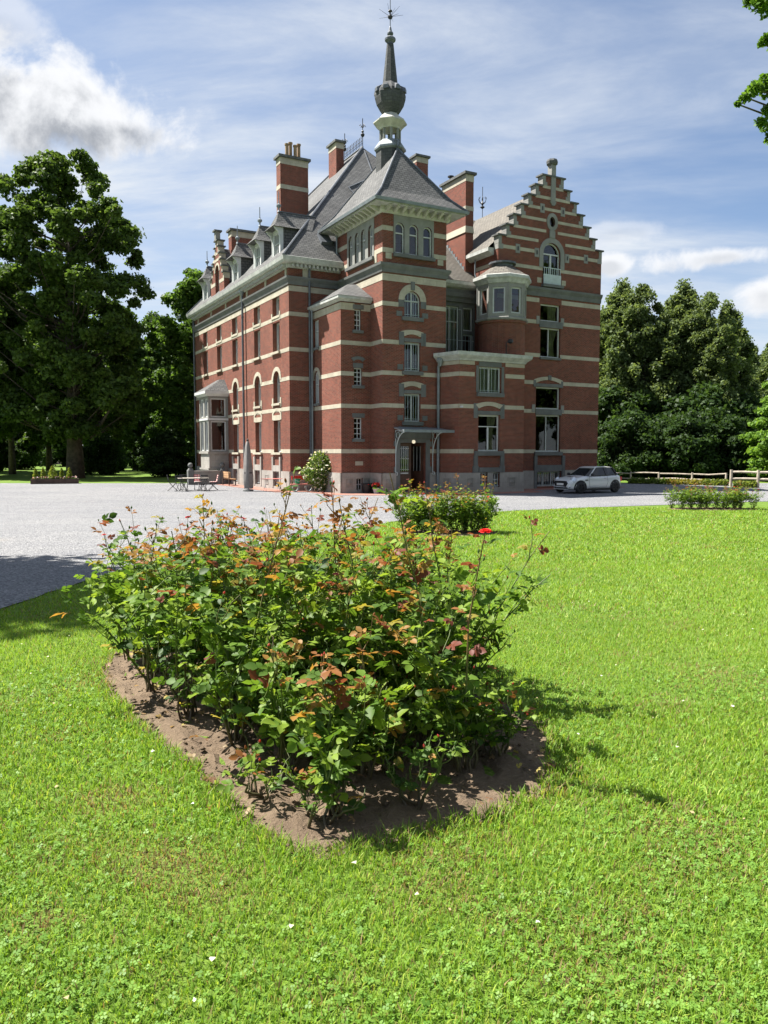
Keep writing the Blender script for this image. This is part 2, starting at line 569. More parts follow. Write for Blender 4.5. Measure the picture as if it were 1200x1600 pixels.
def pix_ground(px, py):
    r = pix_ray(px, py)
    z = 0.3
    for _ in range(40):
        tt = (z - ZC) / r.z
        z = gh(r.y * tt)
    return Vector((r.x * tt, r.y * tt, z))


ys = [-60, -10, 0, 3] + list(np.arange(4, 30, 2.0)) + [30, 40, 60, 100, 200, 500, 1500, 3000]
xs = [-2500, -600, -200, -80, -40, -20, -10, 0, 10, 20, 40, 80, 200, 600, 2500]
gm = MB()
gm.add([(x, y, gh(y)) for y in ys for x in xs], [(j * len(xs) + i, j * len(xs) + i + 1, (j + 1) * len(xs) + i + 1, (j + 1) * len(xs) + i) for j in range(len(ys) - 1) for i in range(len(xs) - 1)])
tag(gm.build('lawn_ground', 'lawn'), 'mown green lawn and parkland around the house', None, kind='structure')

edge = [pix_ground(*q) for q in ((-60, 985), (0, 953), (80, 926), (150, 904), (240, 884), (330, 866), (420, 850), (490, 837), (560, 825), (640, 811), (720, 804), (800, 798.5), (900, 794), (1000, 790.5), (1100, 787), (1200, 783.5))]
ey = [2.0] + [e.y for e in edge] + [36.0, 55.5]
ex = [-6.2] + [e.x for e in edge] + [46.0, 46.0]


def gravel_edge(y):
    return float(np.interp(y, ey, ex))


rows = list(np.concatenate([np.arange(2, 30, 0.4), np.arange(30, 55.6, 0.6)]))
gv = MB()
for k, y in enumerate(rows):
    xl, xr = -8.5 - 0.52 * y, gravel_edge(y) + 0.05 * math.sin(y * 9.0) + 0.03 * math.sin(y * 23.0)
    for q in range(9):
        gv.v.append((xl + (xr - xl) * q / 8, y, gh(y) + 0.012))
for k in range(len(rows) - 1):
    for q in range(8):
        gv.f.append((k * 9 + q, k * 9 + q + 1, k * 9 + 10 + q, k * 9 + 9 + q))
tag(gv.build('gravel_court', 'gravel'), 'pale grey gravel court in front of the brick house', None, kind='structure')

# ------------------------------------------------------------------ the house, built in its own frame: a along the shaded front, b along the sunlit side, origin at the corner between them
TH = rad(28.5)
HM = Vector((-5.37, 44.1, 0.0))
house = empty('country_house', HM, TH, 'red brick mansion with pale stone bands, stepped gables and a slate spire tower', 'house')
E1 = Vector((math.cos(TH), math.sin(TH), 0))
E2 = Vector((-math.sin(TH), math.cos(TH), 0))


def to_world(a, b, z=0.0):
    return HM + E1 * a + E2 * b + Vector((0, 0, z))


class Pl:
    """a wall plane: origin (a, b), direction along the wall t, inward normal n"""
    def __init__(s, o, t, n):
        s.o, s.t, s.n = o, t, n

    def pos(s, u, dd, z):
        return (s.o[0] + s.t[0] * u + s.n[0] * dd, s.o[1] + s.t[1] * u + s.n[1] * dd, z)

    def pix(s, px, py):
        r = pix_ray(px, py)
        c = Vector((0, 0, ZC)) - HM
        c0, r0 = (c.dot(E1), c.dot(E2)), (r.dot(E1), r.dot(E2))
        k = ((s.o[0] - c0[0]) * s.n[0] + (s.o[1] - c0[1]) * s.n[1]) / (r0[0] * s.n[0] + r0[1] * s.n[1])
        q = (c0[0] + k * r0[0] - s.o[0], c0[1] + k * r0[1] - s.o[1])
        return q[0] * s.t[0] + q[1] * s.t[1], ZC + k * r.z


def planeA(a):
    return Pl((a, 0), (0, 1), (1, 0))


def planeB(b):
    return Pl((0, b), (1, 0), (0, 1))


def plane2(p, q, flip=False):
    dx, dy = q[0] - p[0], q[1] - p[1]
    L = math.hypot(dx, dy)
    t = (dx / L, dy / L)
    n = (-t[1], t[0])
    if flip:
        n = (t[1], -t[0])
    return Pl(p, t, n), L


def contour(op, n=12):
    u0, u1, z0, z1 = op['u0'], op['u1'], op['z0'], op['z1']
    r = op.get('rise', 0.0)
    if r <= 0:
        return [(u0, z0), (u1, z0), (u1, z1), (u0, z1)]
    uc, hw, zs = (u0 + u1) / 2, (u1 - u0) / 2, z1 - r
    if r >= hw * 0.999:
        arc = [(uc + hw * math.cos(math.pi * k / n), zs + r * math.sin(math.pi * k / n)) for k in range(n + 1)]
    else:
        R = (hw * hw + r * r) / (2 * r)
        a0 = math.asin(hw / R)
        arc = [(uc + R * math.sin(a0 - 2 * a0 * k / n), z1 - R + R * math.cos(a0 - 2 * a0 * k / n)) for k in range(n + 1)]
    return [(u0, z0), (u1, z0)] + arc


def rect(u0, u1, z0, z1, rise=0.0):
    return dict(u0=min(u0, u1), u1=max(u0, u1), z0=min(z0, z1), z1=max(z0, z1), rise=rise)


def grow(op, d, db=None):
    r = op.get('rise', 0)
    hw = (op['u1'] - op['u0']) / 2
    nr = 0.0 if r <= 0 else (r + d if r >= hw * 0.999 else max(0.02, r + d * 0.15))
    return dict(u0=op['u0'] - d, u1=op['u1'] + d, z0=op['z0'] - (d if db is None else db), z1=op['z1'] + d, rise=nr)


def slab(mb, pl, outer, holes=(), d0=0.0, d1=0.1, outside=True, back=False):
    loops = [list(outer)] + [list(h) for h in holes]
    flat_pts = [q for lp in loops for q in lp]
    tris = tessellate_polygon([[Vector((q[0], q[1], 0)) for q in lp] for lp in loops])
    o = len(mb.v)
    n = len(flat_pts)
    mb.v.extend([pl.pos(u, d0, z) for u, z in flat_pts])
    mb.v.extend([pl.pos(u, d1, z) for u, z in flat_pts])
    mb.f.extend([(o + t[0], o + t[1], o + t[2]) for t in tris])
    if back:
        mb.f.extend([(o + n + t[2], o + n + t[1], o + n + t[0]) for t in tris])
    k = 0
    for i, lp in enumerate(loops):
        m = len(lp)
        if i > 0 or outside:
            for j in range(m):
                j2 = (j + 1) % m
                mb.f.append((o + k + j, o + k + j2, o + n + k + j2, o + n + k + j))
        k += m
    return mb


def wall(pl, outer, ops=(), depth=0.22, name='wall', mat='brick', sides=False):
    mb = MB()
    slab(mb, pl, outer, [contour(o) for o in ops], 0.0, depth, outside=sides)
    return mb.build(name, mat, house)


def pbox(pl, u0, u1, d0, d1, z0, z1, name, mat, parent=None):
    mb = MB()
    slab(mb, pl, [(u0, z0), (u1, z0), (u1, z1), (u0, z1)], (), d0, d1, back=True)
    return mb.build(name, mat, parent or house)


def bands(pl, u0, u1, zlist, ops=(), proud=0.012, th=0.225, gap=0.0, mat='pale_stone'):
    for zc in zlist:
        cuts = sorted([(o['u0'] - gap, o['u1'] + gap) for o in ops if o['z0'] < zc + th / 2 and o['z1'] > zc - th / 2])
        cur = u0
        for c0, c1 in cuts + [(u1, u1)]:
            if c0 - cur > 0.04:
                pbox(pl, cur, c0, -proud, 0.06, zc - th / 2, zc + th / 2, 'stone_band', mat)
            cur = max(cur, c1)


def window(pl, op, rd=0.15, fw=0.07, mull=(), trans=(), mat='white_paint', sill=None, grille=0, curtain=None, bar=0.05, sill_over=0.10, sill_h=0.13, sill_mat='blue_stone', interior=False, transz=None):
    """frame (with bars) as the part; panes, sill, grille and curtain as its pieces; mull / trans are fractions"""
    mb = MB()
    inn = grow(op, -fw)
    if op.get('rise', 0) > 0 and op['rise'] < (op['u1'] - op['u0']) / 2 * 0.999:
        inn['rise'] = op['rise'] * 0.85
    slab(mb, pl, contour(op), [contour(inn)], rd, rd + 0.07)
    W_, H_ = op['u1'] - op['u0'], op['z1'] - op['z0']
    zt = op['z1'] - fw * 0.5
    us = [op['u0'] + W_ * f for f in mull]
    zs = [op['z0'] + H_ * f for f in trans]
    for u in us:
        slab(mb, pl, [(u - bar / 2, op['z0'] + fw), (u + bar / 2, op['z0'] + fw), (u + bar / 2, zt), (u - bar / 2, zt)], (), rd - 0.008, rd + 0.05)
    for z in zs:
        slab(mb, pl, [(op['u0'] + fw * .5, z - bar / 2), (op['u1'] - fw * .5, z - bar / 2), (op['u1'] - fw * .5, z + bar / 2), (op['u0'] + fw * .5, z + bar / 2)], (), rd - 0.012, rd + 0.045)
    fr = mb.build('window', mat, house)
    if op.get('rise', 0) > 0 or not (us or zs):
        pm = MB()
        slab(pm, pl, contour(grow(op, -fw * 0.6)), (), rd + 0.055, rd + 0.062, outside=False)
        pm.build('pane', 'glass', fr)
    else:
        uu = [op['u0'] + fw * .6] + us + [op['u1'] - fw * .6]
        zv = [op['z0'] + fw * .6] + zs + [op['z1'] - fw * .6]
        for i in range(len(uu) - 1):
            for j in range(len(zv) - 1):
                pm = MB()
                slab(pm, pl, [(uu[i], zv[j]), (uu[i + 1], zv[j]), (uu[i + 1], zv[j + 1]), (uu[i], zv[j + 1])], (), rd + 0.055, rd + 0.062, outside=False)
                pm.build('pane', 'glass', fr)
    if sill:
        pbox(pl, op['u0'] - sill_over, op['u1'] + sill_over, -sill, rd + 0.02, op['z0'] - sill_h, op['z0'] + 0.004, 'sill', sill_mat, fr)
    if grille:
        gm_ = MB()
        for k in range(grille):
            u = op['u0'] + W_ * (k + 0.5) / grille
            ztop = op['z1'] - 0.03 - (op.get('rise', 0) * (abs(2 * (k + 0.5) / grille - 1)) ** 2)
            gm_.tube([pl.pos(u, 0.05, op['z0'] + 0.02), pl.pos(u, 0.05, ztop)], 0.011, 5)
        for f in (0.10, 0.93 - (0.3 if op.get('rise', 0) else 0)):
            z = op['z0'] + H_ * f
            gm_.tube([pl.pos(op['u0'] + 0.01, 0.05, z), pl.pos(op['u1'] - 0.01, 0.05, z)], 0.012, 5)
        gm_.build('grille', 'grille_iron', fr)
    if curtain:
        for f0, f1, f2, m_ in curtain:        # left edge, right edge at the top, right edge pulled in at mid height
            cm = MB()
            n = 14
            pts = []
            for zf in (0.0, 0.4, 0.55, 1.0):
                b1 = f1 if zf > 0.9 else (f2 if zf > 0.35 else f2 + (f1 - f2) * 0.2)
                pts.append([pl.pos(op['u0'] + W_ * (f0 + (b1 - f0) * k / n), rd + 0.12 + 0.025 * math.sin(k * 2.4), op['z0'] + 0.03 + (H_ - 0.06) * zf) for k in range(n + 1)])
            o = len(cm.v)
            for rw in pts:
                cm.v.extend(rw)
            for i in range(3):
                for k in range(n):
                    cm.f.append((i * (n + 1) + k, i * (n + 1) + k + 1, (i + 1) * (n + 1) + k + 1, (i + 1) * (n + 1) + k))
            cm.build('curtain', m_, fr)
    return fr


def ring_stone(pl, op, w, proud=0.03, mat='pale_stone', name='stone_arch', legs=0.0, parent=None):
    """a stone arch around the head of an opening; legs = how far it runs down the sides"""
    zs = op['z1'] - op['rise']
    o2 = dict(u0=op['u0'], u1=op['u1'], z0=zs - legs, z1=op['z1'], rise=op['rise'])
    hw = (op['u1'] - op['u0']) / 2
    big = dict(u0=op['u0'] - w, u1=op['u1'] + w, z0=zs - legs, z1=op['z1'] + w, rise=(op['rise'] + w) if op['rise'] >= hw * 0.999 else op['rise'] * 1.05)
    if op['rise'] < hw * 0.999:
        big['z0'] = o2['z0'] = zs - legs
    ci, co_ = contour(o2), contour(big)
    arc_i, arc_o = ci[2:], co_[2:]
    pi_ = [ci[1]] + arc_i + [ci[0]] if legs > 0 else arc_i
    po_ = [co_[1]] + arc_o + [co_[0]] if legs > 0 else arc_o
    mb = MB()
    slab(mb, pl, po_ + pi_[::-1], (), -proud, 0.05)
    return mb.build(name, mat, parent or house)


def sweep(path, prof, name, mat, parent=None, closed=False):
    """profile (out, z) swept along a polyline of (a, b); outward = left-hand side when flip is +1"""
    n = len(path)
    mb = MB()
    rings = []
    for i in range(n):
        p = Vector(path[i])
        d0 = (Vector(path[i]) - Vector(path[i - 1])).normalized() if (i > 0 or closed) else None
        d1 = (Vector(path[(i + 1) % n]) - Vector(path[i])).normalized() if (i < n - 1 or closed) else None
        d0 = d0 if d0 is not None else d1
        d1 = d1 if d1 is not None else d0
        n0, n1 = Vector((d0.y, -d0.x)), Vector((d1.y, -d1.x))
        mm = (n0 + n1)
        mm = mm / max(0.2, mm.dot(n0))
        rings.append([(p.x - mm.x * q[0], p.y - mm.y * q[0], q[1]) for q in prof])
    m = len(prof)
    for rg in rings:
        mb.v.extend(rg)
    for i in range(n if closed else n - 1):
        i2 = (i + 1) % n
        for k in range(m):
            k2 = (k + 1) % m
            mb.f.append((i * m + k, i * m + k2, i2 * m + k2, i2 * m + k))
    if not closed:
        mb.f.append(tuple(range(m - 1, -1, -1)))
        mb.f.append(tuple((n - 1) * m + k for k in range(m)))
    return mb.build(name, mat, parent or house)


WD, LN = 19.2, 20.2
BZ = [2.29, 4.72, 6.44, 8.07, 10.05]
PA = planeA(0.0)
PB0 = planeB(0.0)
PT = planeB(-5.23)
PTL = planeA(3.18)
PTR = planeA(7.14)
PBF = planeB(-3.85)
PBL = planeA(1.41)
PC = planeB(-6.71)
PD = planeB(-4.5)
PDL = planeA(11.2)
PF = planeB(-2.2)

# ---- sunlit side wall
cols = [2.06, 5.42, 9.95, 13.6, 17.2]
ops_l, low = [], []
for k, b in enumerate(cols):
    ops_l.append(rect(b - .58, b + .58, 10.20, 11.36))
    ops_l.append(rect(b - .58, b + .58, 8.13, 9.86))
for k, b in enumerate(cols[:3]):
    g0 = rect(b - .56, b + .56, 5.12, 7.02, 0.56)
    g1 = rect(b - .56, b + .56, 2.22, 4.12)
    g2 = rect(b - .5, b + .5, 0.2, 1.08)
    low += [(g0, g1, g2)]
    ops_l += [g0, g1]
bay_op = rect(11.9, 13.8, 2.2, 6.2)
ops_l.append(bay_op)
ops_l += [rect(b - .5, b + .5, 0.2, 1.08) for b in cols[:3]]
wall(PA, [(0, 0), (LN, 0), (LN, 12.7), (0, 12.7)], ops_l, 0.34)
bands(PA, 0.0, LN, BZ, [o for o in ops_l if o['z1'] > 1.5], 0.014)
bands(PA, 0.0, LN, [11.46], [], 0.014, 0.30)
for b in cols:
    for sgn in (-1, 1):
        pbox(PA, b + sgn * 0.66 - .08, b + sgn * 0.66 + .08, -0.03, .05, 9.93, 10.42, 'stone_block', 'pale_stone')
    f = window(PA, rect(b - .58, b + .58, 10.20, 11.36), 0.26, 0.09, (0.5,), sill=0.05, sill_mat='pale_stone', curtain=[(0.05, 0.95, 0.95, 'blind')] if b > 9 else None)
    window(PA, rect(b - .58, b + .58, 8.13, 9.86), 0.26, 0.09, (0.5,), sill=0.13, sill_mat='pale_stone')
for (g0, g1, g2) in low:
    window(PA, g0, 0.26, 0.09, (0.5,), (0.62,), sill=0.10, sill_mat='pale_stone')
    ring_stone(PA, g0, 0.24, 0.03, legs=0.0)
    for sgn in (0, 1):
        uu = g0['u0'] - .10 if sgn == 0 else g0['u1'] + .10
        pbox(PA, uu - .1, uu + .1, -0.028, .05, 4.9, 5.45, 'stone_block', 'pale_stone')
        pbox(PA, uu - .1, uu + .1, -0.028, .05, 4.15, 4.58, 'stone_block', 'pale_stone')
    pbox(PA, g1['u0'] - .02, g1['u1'] + .02, -0.035, .05, 4.125, 4.42, 'lintel', 'pale_stone')
    seg = rect(g1['u0'], g1['u1'], 4.42, 4.80, 0.2)
    ring_stone(PA, rect(g1['u0'] + .02, g1['u1'] - .02, 4.3, 4.68, 0.16), 0.16, 0.032)
    window(PA, g1, 0.26, 0.09, (0.5,), sill=0.14, sill_over=0.2, sill_mat='pale_stone')
    window(PA, g2, 0.2, 0.06, (0.5,), (), grille=5)
    for uu in (g2['u0'] - .12, g2['u1'] + .12):
        pbox(PA, uu - .1, uu + .1, -0.11, .05, 0.14, 1.95, 'stone_pier', 'plinth_stone')
    pbox(PA, g2['u0'] - .018, g2['u1'] + .018, -0.10, .05, 1.085, 1.45, 'lintel', 'plinth_stone')
# bay window on the sunlit side
BX, b0, b1 = -1.42, 11.72, 13.95
bay = MB().box(BX, 0.0, b0, b1, 0.0, 1.05).box(BX + .03, 0.0, b0 + .03, b1 - .03, 1.05, 2.2).build('bay_base', 'plinth_stone', house)
sweep([(0.0, b1), (BX, b1), (BX, b0), (0.0, b0)], [(0.0, 1.0), (-0.06, 1.0), (-0.06, 1.12), (0.0, 1.12)], 'moulding', 'plinth_stone', bay)
MB().box(BX - .08, 0.0, b0 - .08, b1 + .08, 2.13, 2.27).build('sill', 'plinth_stone', bay)
PBS, PBW = planeB(b0), planeA(BX)
for pl, u0, u1, nn in ((PBS, BX, 0.0, 1), (PBW, b0, b1, 2)):
    us = [u0 + (u1 - u0) * k / nn for k in range(nn + 1)]
    ho = []
    for k in range(nn):
        ho += [rect(us[k] + .17, us[k + 1] - .17, 2.32, 4.40), rect(us[k] + .17, us[k + 1] - .17, 4.68, 5.98)]
    mb = MB()
    slab(mb, pl, [(u0 + (.001 if pl is PBS else .002), 2.27), (u1, 2.27), (u1, 6.2), (u0 + (.001 if pl is PBS else .002), 6.2)], [contour(h) for h in ho], 0.0, 0.13)
    mb.build('bay_frame', 'grey_plaster', bay)
    for h in ho:
        window(pl, h, 0.07, 0.08, mat='white_paint', curtain=[(0.02, 0.98, 0.98, 'blind')] if pl is PBW else None)
    pbox(pl, u0 - .002, u1, -0.045, .0, 4.46, 4.60, 'transom', 'white_paint', bay)
wall(planeB(b1), [(BX, 2.27), (0, 2.27), (0, 6.2), (BX, 6.2)], [], 0.1, 'bay_wall', 'grey_plaster')
sweep([(0.0, b1), (BX, b1), (BX, b0), (0.0, b0)], [(0.02, 6.12), (-0.10, 6.12), (-0.28, 6.28), (-0.28, 6.46), (0.02, 6.46)], 'cornice', 'white_paint', bay)
MB().prism([(BX - .27, b0 - .27, 6.462), (0, b0 - .27, 6.462), (0, b1 + .27, 6.462), (BX - .27, b1 + .27, 6.462)],
           [(-0.35, b0 + .75, 7.35), (0, b0 + .75, 7.36), (0, b1 - .75, 7.36), (-0.35, b1 - .75, 7.35)]).build('bay_roof', 'slate', bay)

# ---- shaded front of the main block, and the unseen back and right sides
wall(PB0, [(0, 0), (3.3, 0), (3.3, 12.7), (0, 12.7)], [], 0.2)
bands(PB0, -0.012, 1.41, BZ, [], 0.010)
bands(PB0, -0.012, 3.18, [11.46], [], 0.010, 0.30)
wall(planeB(LN), [(0, 0), (WD, 0), (WD, 12.7), (0, 12.7)], [], 0.2)
wall(planeA(WD), [(-4.5, 0), (LN, 0), (LN, 14.0), (-4.5, 14.0)], [], 0.2)
pbox(PB0, 0.85, 1.35, -0.03, .04, 12.14, 12.58, 'stone_block', 'pale_stone')
MB().box(0.06, WD - .05, 0.3, LN - .05, 7.2, 7.25).box(3.3, WD - .05, -4.2, 0.3, 7.2, 7.25).build('upper_floor', 'interior_dark', house)
MB().box(9.2, 9.35, 0.3, LN - .1, 0.0, 12.6).box(0.1, WD - .2, 6.9, 7.0, 0.0, 12.6).box(3.3, 11.0, -.2, -.1, 0, 12).box(13.0, 13.1, -4.3, 0.2, 0.0, 13).build('inner_wall', 'interior_dark', house)

# ---- stair block with the hipped lean-to roof
ops = []
px = lambda x0, y0, x1, y1, pl, rise=0: (lambda p_, q_: rect(p_[0], q_[0], q_[1], p_[1], rise))(pl.pix(x0, y0), pl.pix(x1, y1))
bw = [px(553.7, 483, 564, 516.7, PBF), px(553, 574.7, 565.6, 602.8, PBF), px(553, 652.7, 565.6, 686, PBF), rect(2.28, 2.68, 0.14, 0.83)]
wall(PBF, [(1.41, 0), (3.18, 0), (3.18, 10.2), (1.41, 10.2)], bw, 0.2)
bands(PBF, 1.41 - 0.012, 3.18, BZ[:4], bw[:3], 0.010)
bands(PBF, 1.41 - 0.012, 3.18, [9.98], bw[:3], 0.010, 0.36)
for k, o in enumerate(bw):
    window(PBF, o, 0.10, 0.05, (0.5,), (0.25, 0.5, 0.75) if k < 3 else (0.5,), bar=0.035, sill=0.10 if k < 3 else None, sill_over=0.12, sill_h=0.15)
    if k in (0, 2):
        pbox(PBF, o['u0'] - .1, o['u1'] + .16, -0.03, .05, o['z1'] + .01, o['z1'] + .24, 'lintel', 'blue_stone')
o = bw[1]
hood = ring_stone(PBF, rect(o['u0'] - .02, o['u1'] + .02, 6.8, 7.22, 0.12), 0.16, 0.06, 'blue_stone', 'hood')
pbox(PBF, o['u0'] - .06, o['u1'] + .06, -0.03, .05, o['z1'] + .005, o['z1'] + .26, 'lintel', 'blue_stone')
pbox(PBF, 2.24, 2.71, -0.02, .05, 1.52, 1.74, 'stone_block', 'pale_stone')
bl = [rect(-0.95, -0.25, 8.15, 9.7), rect(-0.95, -0.25, 5.0, 6.85, 0.35)]
wall(PBL, [(-3.85, 0), (0, 0), (0, 10.2), (-3.85, 10.2)], bl, 0.2)
bands(PBL, -3.85, 0, BZ[:4], bl, 0.014)
bands(PBL, -3.85, 0, [9.98], [], 0.014, 0.36)
for o in bl:
    window(PBL, o, 0.1, 0.07, (0.5,), (0.6,), sill=0.1)
ring_stone(PBL, bl[1], 0.2, 0.03)
sweep([(1.41, 0.0), (1.41, -3.85), (3.18, -3.85)], [(0.0, 10.22), (-0.08, 10.22), (-0.24, 10.34), (-0.27, 10.34), (-0.27, 10.48), (0.0, 10.48)], 'cornice', 'cornice_paint')
MB().add([(1.12, 0.0, 10.485), (1.12, -4.14, 10.485), (3.18, -4.14, 10.485), (3.18, -2.2, 11.55), (3.18, 0.0, 11.55), (2.6, -2.2, 11.50)],
         [(0, 1, 5), (1, 2, 3, 5), (0, 5, 4), (3, 4, 5)]).build('roof', 'slate', house)

# ---- tower
tw = [px(631.7, 453.8, 656.6, 497.2, PT), px(631.7, 534, 656.6, 581, PT), px(631.7, 614.8, 656.6, 659.2, PT)]
tw[0]['rise'] = (tw[0]['u1'] - tw[0]['u0']) / 2
door_op = rect(4.24, 5.86, 0.16, 2.74)
lights = [rect(3.94, 4.49, 12.72, 14.29, 0.275), rect(4.79, 5.34, 12.72, 14.29, 0.275), rect(5.66, 6.21, 12.72, 14.29, 0.275)]
wall(PT, [(3.18, 0), (7.14, 0), (7.14, 14.9), (3.18, 14.9)], tw + [door_op] + lights, 0.24)
nob = [rect(tw[0]['u0'] - .36, tw[0]['u1'] + .36, 9.3, 11.3), rect(tw[1]['u0'] - .32, tw[1]['u1'] + .32, 8.12, 8.7), rect(tw[1]['u0'] - .02, tw[1]['u1'] + .02, 6.4, 8.2), rect(tw[2]['u0'] - .32, tw[2]['u1'] + .32, 5.3, 5.95), rect(3.96, 6.12, 0.2, 2.9), rect(tw[2]['u0'] - .02, tw[2]['u1'] + .02, 3.9, 5.4)]
bands(PT, 3.18 - 0.012, 7.14, BZ, nob, 0.010)
bands(PT, 3.18 - 0.012, 7.14, [11.41], [], 0.010, 0.36)
bands(PT, 3.18 - 0.012, 7.14, [12.80, 13.92], [rect(3.82, 6.34, 12.4, 14.6)], 0.010, 0.24)
# arched window with its stone surround
ring_stone(PT, tw[0], 0.36, 0.035, legs=0.0)
for u0 in (tw[0]['u0'] - .36, tw[0]['u1'] + .02):
    pbox(PT, u0, u0 + .34, -0.03, .05, 9.95, tw[0]['z1'] - tw[0]['rise'], 'stone_jamb', 'blue_stone')
    pbox(PT, u0 + (-.12 if u0 < 5 else .1), u0 + (.22 if u0 < 5 else .46), -0.028, .05, 9.45, 9.72, 'stone_block', 'blue_stone')
ku = (tw[0]['u0'] + tw[0]['u1']) / 2
pbox(PT, ku - .11, ku + .11, -0.10, .05, tw[0]['z1'] + .05, tw[0]['z1'] + .48, 'keystone', 'blue_stone')
window(PT, tw[0], 0.12, 0.06, (0.5,), (0.62,), grille=6, sill=0.12, sill_over=0.16, sill_h=0.2)
for o in tw[1:]:
    window(PT, o, 0.12, 0.07, (0.5,), (), grille=6, sill=0.12, sill_over=0.14, sill_h=0.2)
    zt = o['z1']
    pbox(PT, o['u0'] - .02, o['u1'] + .02, -0.04, .05, zt + .01, zt + .20, 'lintel', 'blue_stone')
    ring_stone(PT, rect(o['u0'] + .02, o['u1'] - .02, zt + .2, zt + .42, 0.12), 0.24, 0.03)
    for u0 in (o['u0'] - .34, o['u1'] + .03):
        pbox(PT, u0, u0 + .31, -0.034, .05, zt - .16, zt + .52, 'stone_block', 'blue_stone')
        pbox(PT, u0 + (-.08 if u0 < 5 else .1), u0 + (.26 if u0 < 5 else .42), -0.026, .05, o['z0'] + .06, o['z0'] + .34, 'stone_block', 'blue_stone')
# three arched lights at the top of the front, four on the side
def light_group(pl, ls, u0, u1, z0, z1):
    mb = MB()
    slab(mb, pl, [(u0, z0), (u1, z0), (u1, z1), (u0, z1)], [contour(l) for l in ls], -0.03, 0.1)
    s_ = mb.build('stone_surround', 'grey_plaster', house)
    for l in ls:
        window(pl, l, 0.09, 0.06, (), (0.66,), bar=0.06)
    pbox(pl, u0 - .03, u1 + .03, -0.16, .02, z0 - .17, z0 - .002, 'sill', 'blue_stone', s_)
    return s_
light_group(PT, lights, 3.84, 6.32, 12.68, 14.66)
for pp in (3.36, 6.58):
    pbox(PT, pp, pp + .36, -0.022, .05, 12.36, 12.66, 'stone_block', 'pale_stone')
sl = []
for q in ((545, 372, 551.5, 415), (555, 366, 561, 410), (564.5, 360, 571, 408), (576, 353, 582, 402)):
    p0, p1 = PTL.pix(q[0], q[1]), PTL.pix(q[2], q[3])
    uc = (p0[0] + p1[0]) / 2
    sl.append(rect(uc - .25, uc + .25, 12.68, 14.34, 0.25))
wall(PTL, [(-5.23, 0), (0.3, 0), (0.3, 14.9), (-5.23, 14.9)], sl, 0.24)
light_group(PTL, sl, sl[-1]['u0'] - .18, sl[0]['u1'] + .18, 12.64, 14.66)
bands(PTL, -5.23, -3.85, BZ[:4], [], 0.014)
bands(PTL, -5.23, -3.85, BZ[4:], [], 0.014)
bands(PTL, -5.23, 0.0, [11.41], [], 0.014, 0.36)
bands(PTL, -5.23, 0.3, [12.80, 13.92], [rect(sl[-1]['u0'] - .2, sl[0]['u1'] + .2, 12.4, 14.7)], 0.014, 0.24)
pbox(PTL, -4.62, -4.36, -0.03, .04, 12.25, 12.68, 'stone_block', 'pale_stone')
wall(PTR, [(-5.23, 0), (0.3, 0), (0.3, 14.9), (-5.23, 14.9)], [], 0.2)
bands(PTR, -5.23, -2.2, BZ[3:] + [11.41], [], -0.0, 0.22) if False else None
wall(planeB(0.3), [(3.18, 11), (7.14, 11), (7.14, 14.9), (3.18, 14.9)], [], 0.1)
TP = [(3.18, 0.0), (3.18, -5.23), (7.14, -5.23), (7.14, -2.2)]
sweep(TP, [(0.0, 11.66), (-0.06, 11.66), (-0.10, 11.84), (-0.20, 12.00), (-0.22, 12.12), (0.0, 12.14)], 'string_course', 'blue_stone')
# boxed eaves with brackets
EV = [(2.43, -5.98), (7.89, -5.98), (7.89, 1.05), (2.43, 1.05)]
ti = [(3.16, -5.25), (7.16, -5.25), (7.16, 0.32), (3.16, 0.32)]
mb = MB()
mb.prism([(a, b, 14.98) for a, b in EV], [(a, b, 15.14) for a, b in EV])
eaves = mb.build('eaves', 'cornice_paint', house)
sweep([ti[3], ti[0], ti[1], ti[2]], [(0.0, 14.66), (-0.08, 14.66), (-0.14, 14.80), (-0.14, 14.978), (0.0, 14.978)], 'moulding', 'cream_paint', eaves)
def bracket(pl, u, dd, z, wd, ht, ln, mat, parent, name='bracket'):
    h = wd / 2
    mb = MB()
    pr = [(0.0, z - ht), (-ln * .35, z - ht * .8), (-ln * .9, z - ht * .32), (-ln, z - ht * .25), (-ln, z), (0.0, z)]
    mb.prism([pl.pos(u - h, dd + q[0], q[1]) for q in pr], [pl.pos(u + h, dd + q[0], q[1]) for q in pr])
    return mb.build(name, mat, parent)
for k in range(9):
    bracket(PT, 3.36 + k * 0.45, -0.15, 14.976, 0.15, 0.26, 0.50, 'cream_paint', eaves)
for k in range(12):
    bracket(PTL, -5.05 + k * 0.45, -0.15, 14.976, 0.15, 0.26, 0.50, 'cream_paint', eaves)
mb = MB()
E_ = [(2.36, -6.05), (7.96, -6.05), (7.96, 1.12), (2.36, 1.12)]
M_ = [(3.05, -5.36), (7.27, -5.36), (7.27, .43), (3.05, .43)]
mb.v = [(a, b, 15.145) for a, b in E_] + [(a, b, 15.85) for a, b in M_] + [(5.16, -3.3, 18.85), (5.16, -1.65, 18.85)]
mb.f = [(0, 1, 5, 4), (1, 2, 6, 5), (2, 3, 7, 6), (3, 0, 4, 7), (4, 5, 8), (5, 6, 9, 8), (6, 7, 9), (7, 4, 8, 9), (3, 2, 1, 0)]
tr_ = mb.build('tower_roof', 'slate', house)
for pa, pb, pc in ((0, 4, 8), (1, 5, 8), (3, 7, 9)):
    MB().tube([Vector(mb.v[pa]) + Vector((0, 0, .03)), Vector(mb.v[pb]) + Vector((0, 0, .03)), Vector(mb.v[pc]) + Vector((0, 0, .03))], 0.055, 6).build('hip_roll', 'lead', tr_)
